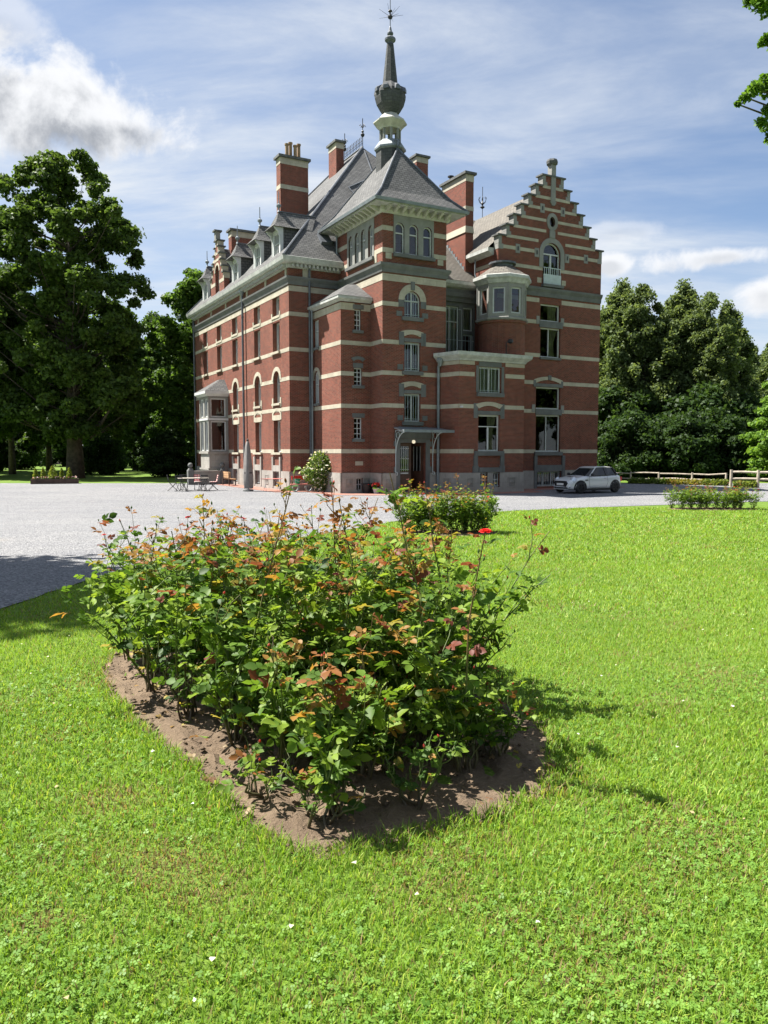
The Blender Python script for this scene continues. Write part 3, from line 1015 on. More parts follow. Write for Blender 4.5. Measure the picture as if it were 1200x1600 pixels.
sweep([E_[3], E_[0], E_[1], E_[2]], [(0.0, 15.02), (-0.06, 15.02), (-0.09, 15.17), (0.0, 15.19)], 'gutter', 'zinc', tr_)
# lantern and spire
SA, SB = 5.16, -2.47
sp = MB().lathe([(0.80, 17.0), (0.80, 18.98)], SA, SB, 0, 8, rad(22.5)).build('spire', 'spire_slate', house)
MB().lathe([(0.80, 18.95), (0.90, 19.02), (0.90, 19.12), (0.62, 19.50), (0.0, 19.52)], SA, SB, 0, 8, rad(22.5)).build('lantern_base', 'zinc', sp)
for k in range(8):
    a_ = rad(22.5 + 45 * k)
    MB().tube([(SA + .53 * math.cos(a_), SB + .53 * math.sin(a_), 19.48), (SA + .53 * math.cos(a_), SB + .53 * math.sin(a_), 20.35)], 0.085, 6).build('lantern_post', 'grey_plaster', sp)
MB().lathe([(0.0, 20.12), (0.62, 20.12), (0.66, 20.20), (0.80, 20.33), (0.95, 20.46), (0.95, 20.52), (0.60, 20.78), (0.44, 20.98)], SA, SB, 0, 8, rad(22.5)).build('lantern_roof', 'cream_paint', sp)
MB().lathe([(0.44, 20.95), (0.58, 21.15), (0.76, 21.45), (0.86, 21.80), (0.88, 22.0), (0.82, 22.18), (0.62, 22.42), (0.44, 22.62)], SA, SB, 0, 8, rad(22.5)).build('onion_bulb', 'spire_slate', sp)
for k in range(8):
    a_ = rad(45 * k)
    c_, s_ = math.cos(a_), math.sin(a_)
    mb = MB()
    prof = [(0.60, -0.16, 22.06), (0.90, -0.16, 22.06), (0.90, -.12, 22.24), (0.88, 0, 22.32), (0.90, .12, 22.24), (0.90, 0.16, 22.06), (0.60, .16, 22.06), (0.52, 0, 22.5)]
    mb.v = [(SA + r * c_ - w * s_, SB + r * s_ + w * c_, z) for r, w, z in prof]
    mb.f = [(1, 2, 3, 4, 5), (0, 1, 2, 7), (2, 3, 7), (3, 4, 7), (4, 5, 6, 7), (0, 6, 5, 1)]
    mb.build('lucarne', 'lead', sp)
MB().lathe([(0.42, 22.55), (0.40, 22.8), (0.19, 24.74)], SA, SB, 0, 8, rad(22.5)).build('spire_cone', 'spire_slate', sp)
MB().lathe([(0.19, 24.72), (0.17, 24.80), (0.30, 24.92), (0.31, 25.02), (0.20, 25.12), (0.11, 25.18), (0.17, 25.26), (0.17, 25.34), (0.10, 25.42), (0.06, 25.62), (0.025, 25.7), (0.02, 27.3)], SA, SB, 0, 12).build('finial', 'lead', sp)
mb = MB()
mb.lathe([(0.02, 26.05), (0.12, 26.12), (0.14, 26.2), (0.05, 26.3), (0.03, 26.42), (0.12, 26.48), (0.1, 26.53), (0.02, 26.56)], SA, SB, 0, 10)
for k in range(10):
    a_, e_ = k * 0.628 + .2, (0.15 if k % 2 else 0.55)
    dd = Vector((math.cos(a_) * math.cos(e_), math.sin(a_) * math.cos(e_), math.sin(e_)))
    mb.tube([Vector((SA, SB, 26.2)), Vector((SA, SB, 26.2)) + dd * 0.72], [0.014, 0.006], 4)
mb.build('star_finial', 'dark_iron', sp)
mb = MB()
for k in range(5):
    a_ = k * 1.256
    mb.tube([(5.16, -3.3, 18.85), (5.16 + .12 * math.cos(a_), -3.3 + .12 * math.sin(a_), 19.05), (5.16 + .2 * math.cos(a_), -3.3 + .2 * math.sin(a_), 19.25), (5.16 + .1 * math.cos(a_), -3.3 + .1 * math.sin(a_), 19.38)], 0.025, 5)
mb.build('ridge_finial', 'lead', tr_)

# door under the glass and iron canopy
for u0, u1 in ((3.98, 4.235), (5.865, 6.12)):
    pbox(PT, u0, u1, -0.06, .05, 0.0, 2.95, 'stone_jamb', 'blue_stone')
    pbox(PT, u0 - (.12 if u0 < 5 else -.02), u1 + (.12 if u0 > 5 else -.02), -0.05, .05, 1.15, 1.45, 'stone_block', 'blue_stone')
    pbox(PT, u0 - (.12 if u0 < 5 else -.02), u1 + (.12 if u0 > 5 else -.02), -0.05, .05, 2.55, 2.82, 'stone_block', 'blue_stone')
pbox(PT, 4.235, 5.865, -0.05, .05, 2.745, 2.96, 'lintel', 'blue_stone')
pbox(PT, 3.92, 6.2, -0.09, .05, 2.97, 3.30, 'stone_architrave', 'blue_stone')
pbox(PT, 4.15, 5.95, -0.06, .05, 3.31, 3.62, 'stone_architrave', 'blue_stone')
pbox(PT, 4.20, 5.9, -0.35, .25, 0.0, 0.155, 'door_step', 'blue_stone')
dl = MB()
slab(dl, PT, [(4.25, .16), (5.04, .16), (5.04, 2.72), (4.25, 2.72)], [[(4.36, 1.2), (4.9, 1.2), (4.9, 2.56), (4.36, 2.56)]], 0.16, 0.21, back=True)
door = dl.build('door', 'door_wood', house)
pbox(PT, 4.36, 4.9, 0.185, 0.19, 1.2, 2.56, 'pane', 'glass', door)
gmb = MB()
for k in range(4):
    u = 4.36 + .54 * (k + .5) / 4
    gmb.tube([PT.pos(u, .15, 1.2), PT.pos(u, .15, 2.56)], 0.013, 5)
for z in (1.3, 1.88, 2.44):
    gmb.tube([PT.pos(4.36, .15, z), PT.pos(4.9, .15, z)], 0.013, 5)
gmb.build('grille', 'white_paint', door)
pbox(PT, 4.38, 4.86, 0.145, 0.16, 1.06, 1.13, 'letter_plate', 'white_paint', door)
dl = MB()      # the other leaf stands open inwards
PL2, L2 = plane2((5.84, -5.23 + .2), (5.55, -5.23 + 0.95))
slab(dl, PL2, [(0, .16), (L2, .16), (L2, 2.72), (0, 2.72)], [[(.15, 1.2), (L2 - .12, 1.2), (L2 - .12, 2.56), (.15, 2.56)]], 0.0, 0.05, back=True)
door2 = dl.build('door', 'door_wood', house)
gmb = MB()
for k in range(3):
    u = .2 + (L2 - .35) * k / 2
    gmb.tube([PL2.pos(u, .02, 1.2), PL2.pos(u, .02, 2.56)], 0.013, 5)
gmb.build('grille', 'white_paint', door2)
MB().box(3.4, 7.0, -3.2, -3.1, 0, 3).build('hall_wall', 'interior_dark', house)
MB().lathe([(0.0, -.10), (0.07, -.08), (0.10, 0), (0.07, .08), (0.0, .1)], 5.05, -5.33, 2.80, 12).build('door_lamp', 'lamp_glass', house)
cz = 3.38
can = MB()
can.hexa([(3.86, -5.24, cz + .16), (6.95, -5.24, cz + .16), (6.95, -6.35, cz - .02), (3.86, -6.35, cz - .02),
          (3.86, -5.24, cz + .20), (6.95, -5.24, cz + .20), (6.95, -6.35, cz + .02), (3.86, -6.35, cz + .02)])
canopy = can.build('canopy', 'zinc', house)
MB().box(3.82, 6.99, -6.42, -6.35, cz - .10, cz + .05).build('canopy_gutter', 'zinc', canopy)
for k in range(9):
    u = 3.9 + 3.0 * k / 8
    MB().tube([(u, -5.26, cz + .13), (u, -6.33, cz - .05)], 0.018, 5).build('canopy_rib', 'white_paint', canopy)
MB().box(3.9, 6.9, -5.82, -5.78, cz - .05, cz + 0.02).build('canopy_rail', 'white_paint', canopy)
for u in (3.96, 6.30):
    mb = MB()
    arc = [(u, -5.28 - .95 * (1 - math.cos(t_)), 2.0 + 1.3 * math.sin(t_)) for t_ in np.linspace(0, math.pi / 2, 9)]
    mb.tube([(u, -5.28, 1.15)] + arc, 0.028, 6)
    mb.tube([(u, -5.27, 3.4), (u, -6.3, 3.31)], 0.022, 5)
    mb.tube([(u, -5.28, 2.0), (u, -5.27, 3.42)], 0.022, 5)
    ph = np.linspace(0, 2 * math.pi, 12)
    mb.tube([(u, -5.52 + .17 * math.cos(t_), 3.14 + .17 * math.sin(t_)) for t_ in ph], 0.014, 4)
    mb.tube([(u, -5.40 + .09 * math.cos(t_), 1.08 + .09 * math.sin(t_)) for t_ in ph], 0.018, 4)
    mb.build('canopy_bracket', 'grille_iron', canopy)

# ---- two-storey projection with the terrace on top
PCS, LCS = plane2((6.62, -5.23), (7.06, -6.71))
PCR, LCR = plane2((11.46, -6.71), (11.9, -4.5))
wall(PCS, [(0, 0), (LCS, 0), (LCS, 7.2), (0, 7.2)], [], 0.2)
wall(PCR, [(0, 0), (LCR, 0), (LCR, 7.2), (0, 7.2)], [], 0.2)
cw = [px(748.8, 572.5, 782.5, 615, PC), px(747.5, 648, 780, 705, PC)]
cb = [rect(8.45, 8.95, 0.3, 1.12), rect(9.30, 9.80, 0.3, 1.12)]
wall(PC, [(7.06, 0), (11.46, 0), (11.46, 7.2), (7.06, 7.2)], cw + cb, 0.22)
gapo = [dict(o, u0=o['u0'] - .3, u1=o['u1'] + .3, z1=o['z1'] + .62) for o in cw]
bands(PC, 7.06, 11.46, BZ[:3], gapo, 0.010)
bands(PC, 7.06, 11.46, [7.05], [gapo[0]], 0.010, 0.20)
for pl_, L_ in ((PCS, LCS), (PCR, LCR)):
    bands(pl_, 0.012, L_ - .012, BZ[:3], [], 0.012)
    bands(pl_, 0.012, L_ - .012, [7.05], [], 0.012, 0.20)
window(PC, cw[0], 0.12, 0.07, (0.5,), (), grille=6, sill=0.14, sill_over=0.16, sill_h=0.2, curtain=[(0.04, 0.96, 0.96, 'blind')])
window(PC, cw[1], 0.12, 0.08, (), (0.68,), sill=0.14, sill_over=0.26, sill_h=0.24, curtain=[(0.52, 0.97, 0.80, 'curtain'), (0.0, 0.12, 0.05, 'curtain')])
cm = (cw[1]['u0'] + cw[1]['u1']) / 2
pbox(PC, cm - .045, cm + .045, 0.105, 0.17, cw[1]['z0'] + .08, cw[1]['z0'] + .66 * (cw[1]['z1'] - cw[1]['z0']), 'mullion', 'white_paint')
o = cw[1]
pbox(PC, o['u0'] - .04, o['u1'] + .04, -0.03, .05, o['z1'] + .005, o['z1'] + .22, 'lintel', 'blue_stone')
ring_stone(PC, rect(o['u0'] + .02, o['u1'] - .02, o['z1'] + .2, o['z1'] + .50, 0.16), 0.22, 0.03)
for u0 in (o['u0'] - .32, o['u1'] + .045):
    pbox(PC, u0, u0 + .27, -0.028, .05, o['z1'] - .18, o['z1'] + .62, 'stone_block', 'blue_stone')
    pbox(PC, u0 + .02, u0 + .25, -0.10, .05, 1.5, 2.05, 'stone_bracket', 'blue_stone')
    pbox(PC, u0 - .04, u0 + .30, -0.09, .05, 1.125, 1.49, 'stone_block', 'blue_stone')
o = cw[0]
for u0 in (o['u0'] - .2, o['u1'] + .03):
    pbox(PC, u0, u0 + .17, -0.028, .05, o['z0'] + .02, 6.92, 'stone_jamb', 'blue_stone')
pbox(PC, o['u0'] - .02, o['u1'] + .02, -0.03, .05, o['z1'] + .005, o['z1'] + .26, 'lintel', 'blue_stone')
pbox(PC, 8.36, 9.87, -0.085, .05, 1.13, 1.40, 'lintel', 'blue_stone')
for o in cb:
    window(PC, o, 0.14, 0.05, (0.5,), (0.5,), grille=3)
CP = [(6.60, -5.25), (7.06, -6.71), (11.46, -6.71), (11.92, -4.5)]
sweep(CP, [(0.0, 7.16), (-0.06, 7.16), (-0.10, 7.24), (-0.34, 7.42), (-0.36, 7.60), (0.0, 7.62)], 'cornice', 'cornice_paint')
for k in range(13):
    bracket(PC, 7.2 + k * 0.34, -0.06, 7.42, 0.13, 0.15, 0.22, 'cornice_paint', house)
for k in range(4):
    bracket(PCS, .2 + k * 0.34, -0.06, 7.42, 0.13, 0.15, 0.22, 'cornice_paint', house)
MB().prism([(6.6, -5.2, 7.5), (7.1, -6.7, 7.5), (11.4, -6.7, 7.5), (11.9, -4.4, 7.5), (11.3, -2.2, 7.5), (7.14, -2.2, 7.5)],
           [(6.6, -5.2, 7.63), (7.1, -6.7, 7.63), (11.4, -6.7, 7.63), (11.9, -4.4, 7.63), (11.3, -2.2, 7.63), (7.14, -2.2, 7.63)]).build('terrace_floor', 'blue_stone', house)
# small spotlight on the terrace edge
mb = MB().tube([(10.55, -6.2, 7.63), (10.55, -6.2, 8.35), (10.68, -6.25, 8.45)], 0.03, 6)
mb.lathe([(0.04, 0), (0.16, .06), (0.15, .22), (0.05, .26)], 10.8, -6.25, 8.32, 8)
mb.build('terrace_lamp', 'dark_iron', house)

# ---- recessed wall above the terrace, with tall French windows
fo = [rect(8.75, 10.05, 7.68, 10.95), rect(10.35, 11.05, 9.55, 10.95), rect(10.35, 11.05, 7.68, 9.35)]
wall(PF, [(7.14, 0), (11.2, 0), (11.2, 12.1), (7.14, 12.1)], fo, 0.2, 'wall', 'blue_stone')
window(PF, fo[0], 0.1, 0.08, (0.5,), (0.72,), curtain=[(0.05, 0.95, 0.95, 'blind')])
window(PF, fo[1], 0.1, 0.08, (), (), curtain=[(0.05, 0.95, 0.95, 'blind')])
window(PF, fo[2], 0.1, 0.08, (), ())
sweep([(7.14, -2.2), (11.2, -2.2)], [(0.0, 11.2), (-0.10, 11.2), (-0.14, 11.4), (-0.22, 11.5), (-0.25, 11.72), (0.0, 11.74)], 'string_course', 'blue_stone')
sweep([(7.14, -2.2), (11.2, -2.2)], [(0.0, 12.0), (-0.2, 12.05), (-0.36, 12.2), (-0.40, 12.38), (0.0, 12.40)], 'cornice', 'cornice_paint')
rail = MB()
for k in range(14):
    u = 7.3 + k * 0.27
    rail.tube([(u, -2.55, 7.63), (u, -2.55, 10.7 if k < 11 else 9.2)], 0.012, 4)
for z in (8.9, 10.7):
    rail.tube([(7.2, -2.55, z), (9.98 if z > 9 else 10.9, -2.55, z)], 0.016, 5)
rail.build('railing', 'grille_iron', house)
MB().add([(7.1, -2.6, 12.40), (11.2, -2.6, 12.40), (11.2, -.44, 14.45), (15.2, 3.45, 18.15), (7.1, 3.45, 18.15)], [(0, 1, 2, 3, 4)]).build('roof', 'slate_brown', house)

# ---- gabled wing
dw = {'lo': px(837.5, 648, 875, 706, PD), 'tr': px(837.5, 604, 875, 640, PD), 'u2': px(844.5, 474, 875, 504, PD), 'u1': px(844.5, 511, 875, 560, PD),
      'bal': px(849, 377.7, 874.8, 447.4, PD)}
dw['bal']['rise'] = (dw['bal']['u1'] - dw['bal']['u0']) / 2
oc = dict(u0=15.17 - .21, u1=15.17 + .21, z0=15.72, z1=16.30, rise=0)
ocu = [(15.17 + .22 * math.cos(t_), 16.02 + .30 * math.sin(t_)) for t_ in np.linspace(0, 2 * math.pi, 17)[:-1]]
dbase = rect(14.26, 16.2, 0.14, 1.06)
GC = 15.2
hw = [4.0, 3.45, 2.93, 2.40, 1.87, 1.33, 0.80]
hz = [14.75, 15.40, 16.04, 16.70, 17.34, 17.98, 18.62]
outl = [(GC - 4.0, 0), (GC + 4.0, 0)]
for h_, z_ in zip(hw, hz):
    outl += [(GC + h_, outl[-1][1] if len(outl) > 2 else 14.75), (GC + h_, z_)] if len(outl) > 2 else [(GC + h_, z_)]
lft = []
for k in range(6, -1, -1):
    lft.append((GC - hw[k], hz[k]))
    if k > 0:
        lft.append((GC - hw[k], hz[k - 1]))
outl += lft
mb = MB()
hl = [contour(dw[k]) for k in dw] + [contour(dbase), ocu]
slab(mb, PD, outl, hl, 0.0, 0.42, outside=True)
mb.build('gable_wall', 'brick', house)
dops = [dict(dw['lo']), dict(dw['tr']), dict(dw['u1']), dict(dw['u2'])]
segr = rect(dw['tr']['u0'], dw['tr']['u1'], dw['tr']['z1'], 6.72, 0)
bands(PD, 11.9, GC + 4.0, BZ, dops + [rect(segr['u0'] - .2, segr['u1'] + .2, 6.1, 6.8)], 0.010)
bands(PD, GC - 4.0 - .012, GC + 4.0, [11.33], [rect(dw['u2']['u0'] - .1, dw['u2']['u1'] + .1, 11, 12)], 0.010, 0.26)
bands(PD, GC - 4.0 - .012, GC + 4.0, [13.2], [dw['bal']], 0.010, 0.20, 0.02)
bo = dict(dw['bal'], u0=dw['bal']['u0'] - .38, u1=dw['bal']['u1'] + .38, z1=dw['bal']['z1'] + .4)
bands(PD, GC - 4.0 - .012, GC + 4.0, [14.16], [bo], 0.010, 0.20)
for z_, k in ((14.80, 1), (15.43, 2), (16.05, 3), (16.72, 4), (17.37, 5), (18.0, 6)):
    bands(PD, GC - hw[k], GC + hw[k], [z_], [bo, rect(14.72, 15.62, 15.5, 16.6)], 0.010, 0.17)
# parapet caps and quoins of every step
for k in range(7):
    inner = hw[k + 1] if k < 6 else 0.0
    for sg in (-1, 1):
        u0, u1 = sorted((GC + sg * (inner + (0.004 if k < 6 else .0)), GC + sg * (hw[k] + .12)))
        if k == 6:
            u0, u1 = (GC - hw[6] - .12, GC + hw[6] + .12)
            if sg == 1:
                continue
        pbox(PD, u0, u1, -0.10, 0.52, hz[k] + .002, hz[k] + .085, 'gable_cap', 'cap_stone')
    for sg in (-1, 1):
        ue = GC + sg * hw[k]
        zlo = hz[k - 1] + .09 if k > 0 else 14.0
        for j, (wq, f0, f1) in enumerate(((.22, .42, 1.0), (.34, 0.0, .40))):
            u0, u1 = sorted((ue + sg * .012, ue - sg * wq))
            pbox(PD, u0, u1, -0.02, 0.44, zlo + (hz[k] - zlo) * f0, zlo + (hz[k] - zlo) * f1, 'quoin', 'grey_plaster')
for u_, z_ in ((12.6, 14.16), (14.02, 14.10), (16.38, 14.02), (17.9, 14.16), (14.4, 16.72), (15.98, 16.72)):
    pbox(PD, u_ - .16, u_ + .16, -0.03, .05, z_ - .26, z_ + .26, 'stone_block', 'grey_plaster')
    pbox(PD, u_ - .035, u_ + .035, -0.05, -.028, z_ - .12, z_ + .12, 'wall_anchor', 'dark_iron')
pil = MB()
slab(pil, PD, [(GC - .18, 17.2), (GC + .16, 17.2), (GC + .16, 19.35), (GC - .18, 19.35)], (), -0.06, 0.30, back=True)
pil = pil.build('gable_pillar', 'grey_plaster', house)
MB().lathe([(0.22, 19.33), (0.34, 19.42), (0.36, 19.56), (0.30, 19.68), (0.0, 19.78)], GC - .01, -4.5 + .12, 0, 8, rad(22.5)).build('pillar_cap', 'cap_stone', pil)
cor = MB()
cor.prism([PD.pos(GC - .24, -.075, 17.2), PD.pos(GC + .22, -.075, 17.2), PD.pos(GC + .1, -.075, 16.98), PD.pos(GC - .1, -.075, 16.98)],
          [PD.pos(GC - .24, .05, 17.2), PD.pos(GC + .22, .05, 17.2), PD.pos(GC + .1, .05, 16.98), PD.pos(GC - .1, .05, 16.98)])
cor.build('corbel', 'grey_plaster', pil)
mb = MB()
slab(mb, PD, [(15.17 + .42 * math.cos(t_), 16.02 + .52 * math.sin(t_)) for t_ in np.linspace(0, 2 * math.pi, 25)[:-1]], [ocu], -0.04, 0.2)
ocw = mb.build('round_window', 'grey_plaster', house)
mb = MB()
slab(mb, PD, ocu, (), 0.15, 0.16, outside=False)
mb.build('pane', 'glass', ocw)
# arched balcony window
window(PD, dw['bal'], 0.14, 0.07, (), (0.735,), bar=0.08)
mid = (dw['bal']['u0'] + dw['bal']['u1']) / 2
pbox(PD, mid - .06, mid + .06, 0.12, .2, dw['bal']['z0'] + .5, dw['bal']['z0'] + .73 * (dw['bal']['z1'] - dw['bal']['z0']), 'mullion', 'white_paint')
ring_stone(PD, dw['bal'], 0.30, 0.04, 'grey_plaster', legs=0.85)
pbox(PD, 14.97, 15.37, -0.07, .05, 15.08, 15.5, 'keystone', 'grey_plaster')
pbox(PD, dw['bal']['u0'] + .005, dw['bal']['u1'] - .005, -0.10, -.04, dw['bal']['z0'] + .0, dw['bal']['z0'] + .60, 'balcony_panel', 'grille_iron')
bal = MB()
for k in range(9):
    u = dw['bal']['u0'] + .06 + k * (dw['bal']['u1'] - dw['bal']['u0'] - .12) / 8
    bal.tube([PD.pos(u, -.07, dw['bal']['z0'] + .6), PD.pos(u, -.07, dw['bal']['z0'] + .98)], 0.022, 5)
bal.tube([PD.pos(dw['bal']['u0'], -.07, dw['bal']['z0'] + .98), PD.pos(dw['bal']['u1'], -.07, dw['bal']['z0'] + .98)], 0.03, 5)
bal.build('balustrade', 'grille_iron', house)
pbox(PD, dw['bal']['u0'] - .12, dw['bal']['u1'] + .12, -0.24, .05, dw['bal']['z0'] - .16, dw['bal']['z0'] - .002, 'balcony_slab', 'blue_stone')
for u_ in (dw['bal']['u0'] - .28, dw['bal']['u1'] + .28):
    pbox(PD, u_ - .16, u_ + .16, -0.03, .05, 12.36, 12.66, 'stone_block', 'pale_stone')
sweep([(GC - 4.0, -4.5), (GC + 4.0, -4.5)], [(0.0, 11.56), (-0.05, 11.56), (-0.08, 11.8), (-0.18, 11.95), (-0.2, 12.08), (0.0, 12.1)], 'string_course', 'blue_stone')
# big windows of the wing
cur2 = [(0.55, 0.96, 0.82, 'curtain'), (0.0, 0.2, 0.08, 'curtain')]
window(PD, dw['u2'], 0.14, 0.08, (), (), curtain=[(0.5, 0.96, 0.9, 'curtain'), (0.0, .2, .12, 'curtain')])
window(PD, dw['u1'], 0.14, 0.08, (0.46,), (), sill=0.1, sill_over=0.03, curtain=[(0.55, 0.98, 0.80, 'curtain')])
window(PD, dw['tr'], 0.14, 0.08, (), ())
window(PD, dw['lo'], 0.14, 0.08, (0.46,), (), sill=0.14, sill_over=0.12, sill_h=0.22)
pbox(PD, dw['u1']['u0'] - .1, dw['u1']['u1'] + .14, -0.05, .1, dw['u1']['z1'] + .005, dw['u2']['z0'] - .005, 'stone_transom', 'blue_stone')
pbox(PD, dw['lo']['u0'] - .06, dw['lo']['u1'] + .06, -0.05, .1, dw['lo']['z1'] + .005, dw['tr']['z0'] - .005, 'stone_transom', 'blue_stone')
for o in (dw['tr'], dw['u2']):
    for u0 in (o['u0'] - .3, o['u1'] + .06):
        pbox(PD, u0, u0 + .24, -0.03, .05, o['z0'] - .2, o['z0'] + .26, 'stone_block', 'grey_plaster')
ring_stone(PD, rect(dw['tr']['u0'] + .02, dw['tr']['u1'] - .02, 6.3, 6.62, 0.2), 0.2, 0.03)
pbox(PD, dw['tr']['u0'] - .05, dw['tr']['u1'] + .05, -0.035, .05, dw['tr']['z1'] + .006, dw['tr']['z1'] + .2, 'lintel', 'blue_stone')
for u0 in (dw['tr']['u0'] - .2, dw['tr']['u1'] + .02):
    pbox(PD, u0, u0 + .18, -0.034, .05, 6.18, 6.58, 'stone_block', 'blue_stone')
pbox(PD, 15.03, 15.27, -0.07, .05, 6.62, 6.9, 'keystone', 'blue_stone')
window(PD, dbase, 0.18, 0.05, (0.33, 0.66), (), grille=11)
for u0 in (14.02, 16.22):
    pbox(PD, u0, u0 + .22, -0.11, .05, 0.0, 2.02, 'stone_pier', 'blue_stone')
pbox(PD, 14.245, 16.215, -0.10, .05, 1.07, 1.45, 'lintel', 'blue_stone')
# left flank of the wing above the recess
wall(PDL, [(-4.5, 0), (3.0, 0), (3.0, 14.1), (-4.5, 14.1)], [], 0.2)
bands(PDL, -4.5, -2.2, [13.2], [], 0.014, 0.22)
bands(PDL, -4.5, -2.2, [12.3], [], 0.014, 0.20)
sweep([(11.2, -0.9), (11.2, -4.08)], [(0.0, 13.72), (-0.12, 13.72), (-0.36, 13.92), (-0.42, 13.92), (-0.42, 14.12), (0.0, 14.12)], 'cornice', 'cornice_paint')
MB().add([(10.80, -4.08, 14.13), (GC, -4.08, 18.18), (GC, 5.0, 18.18), (10.80, 5.0, 14.13), (19.6, -4.08, 14.13), (19.6, 5.0, 14.13)], [(0, 1, 2, 3), (1, 4, 5, 2)]).build('roof', 'slate_brown', house)
mb = MB().tube([(GC, 2.7, 18.15), (GC, 2.7, 20.2)], 0.022, 6)
mb.lathe([(0.05, 18.75), (0.17, 18.85), (0.04, 18.95), (0.1, 19.1), (0.03, 19.25)], GC, 2.7, 0, 8)
for k in range(6):
    a_ = k * 1.047
    c_, s_ = math.cos(a_), math.sin(a_)
    mb.tube([(GC, 2.7, 19.0), (GC + .22 * c_, 2.7 + .22 * s_, 19.2), (GC + .3 * c_, 2.7 + .3 * s_, 19.42), (GC + .18 * c_, 2.7 + .18 * s_, 19.5)], 0.022, 4)
mb.build('ridge_finial', 'dark_iron', house)

# ---- corner oriel turret
OA, OB, OR = 11.5, -4.5, 1.46
MB().lathe([(1.36, 7.6), (1.36, 9.55), (1.44, 9.62), (1.44, 9.74)], OA, OB, 0, 24).build('oriel_base', 'brick', house)
ori = MB().lathe([(1.40, 9.70), (1.58, 9.78), (1.58, 9.88), (1.44, 9.94)], OA, OB, 0, 8, rad(22.5)).build('oriel', 'grey_plaster', house)
vt = [(OA + OR * math.cos(rad(22.5 + 45 * k)), OB + OR * math.sin(rad(22.5 + 45 * k))) for k in range(8)]
for k in range(8):
    mp_ = ((vt[k][0] + vt[(k + 1) % 8][0]) / 2, (vt[k][1] + vt[(k + 1) % 8][1]) / 2)
    if mp_[0] > 11.9 and mp_[1] > -4.6 or mp_[1] > -4.0:
        continue
    pl, L_ = plane2(vt[k], vt[(k + 1) % 8])
    o = rect(.20, L_ - .20, 10.12, 11.58)
    mb = MB()
    slab(mb, pl, [(0.0, 9.90), (L_, 9.90), (L_, 11.92), (0.0, 11.92)], [contour(o)], 0.0, 0.14)
    mb.build('oriel_frame', 'grey_plaster', ori)
    window(pl, o, 0.08, 0.08, (), ())
    mb = MB().tube([(vt[k][0], vt[k][1], 9.9), (vt[k][0], vt[k][1], 11.9)], 0.05, 6).build('oriel_post', 'grey_plaster', ori)
MB().lathe([(1.40, 11.78), (1.52, 11.82), (1.62, 12.0), (1.74, 12.08), (1.74, 12.24), (1.60, 12.30)], OA, OB, 0, 8, rad(22.5)).build('cornice', 'cornice_paint', ori)
MB().lathe([(1.62, 12.28), (1.25, 12.52), (0.85, 12.80), (0.60, 12.95)], OA, OB, 0, 8, rad(22.5)).build('oriel_roof', 'slate_brown', ori)
MB().lathe([(0.62, 12.92), (0.62, 13.06), (0.80, 13.08), (0.80, 13.18), (0.45, 13.24)], OA, OB, 0, 14).build('oriel_cap', 'lead', ori)
bird = MB().lathe([(0.0, -.11), (0.08, -.06), (0.1, 0.02), (0.05, .12), (0, .14)], 12.6, -5.05, 9.6, 8).build('corbel_head', 'pale_stone', ori)

# ---- plinths of dressed stone with carved panels
def plinth(pl, u0, u1, ops=(), proud=0.08, z1=1.12, panels=()):
    mb = MB()
    slab(mb, pl, [(u0, 0.0), (u1, 0.0), (u1, z1), (u0, z1)], [contour(o) for o in ops], -proud, 0.02)
    p_ = mb.build('plinth', 'plinth_stone', house)
    for c in panels:
        for s_ in (0, 1):
            q = MB()
            w_ = .27
            slab(q, pl, [(c - w_, .28), (c + w_, .28), (c + w_, .86), (c - w_, .86)], [[(c - w_ + .05, .33), (c + w_ - .05, .33), (c + w_ - .05, .81), (c - w_ + .05, .81)]] if s_ == 0 else (), -proud - (.025 if s_ == 0 else .008), -proud + .01)
            pn = q.build('panel_frame' if s_ == 0 else 'carved_panel', 'plinth_stone' if s_ == 0 else 'carved_stone', p_)
        q = MB()
        q.prism([pl.pos(c - .2, -proud - .01, .57), pl.pos(c, -proud - .01, .36), pl.pos(c + .2, -proud - .01, .57), pl.pos(c, -proud - .01, .78)],
                [pl.pos(c - .02, -proud - .05, .57), pl.pos(c, -proud - .05, .55), pl.pos(c + .02, -proud - .05, .57), pl.pos(c, -proud - .05, .59)])
        q.build('carved_diamond', 'carved_stone', p_)
    return p_


plinth(PA, -0.06, 11.72, [rect(b - .5, b + .5, 0.2, 1.08) for b in cols[:3]], panels=(3.75, 7.6))
plinth(PA, 13.95, LN, [])
plinth(PB0, -0.08, 1.33, [], 0.07)
plinth(PBL, -3.92, 0.0, [], panels=(-2.6,))
plinth(PBF, 1.33, 3.10, [bw[3]], 0.07, panels=(1.85, 2.92))
plinth(PTL, -5.30, -3.93, [], panels=(-4.6,))
plinth(PT, 3.10, 3.985, [], 0.07, panels=(3.55,))
plinth(PT, 6.115, 6.62, [], 0.07)
plinth(PCS, 0.02, LCS + .02, [], 0.075, panels=(.75,))
plinth(PC, 7.03, 11.49, cb, 0.07, panels=(7.75, 10.6))
plinth(PD, 11.6, 14.02, [], 0.07, panels=(13.0,))
plinth(PD, 16.44, 19.27, [], 0.07, panels=(17.3,))

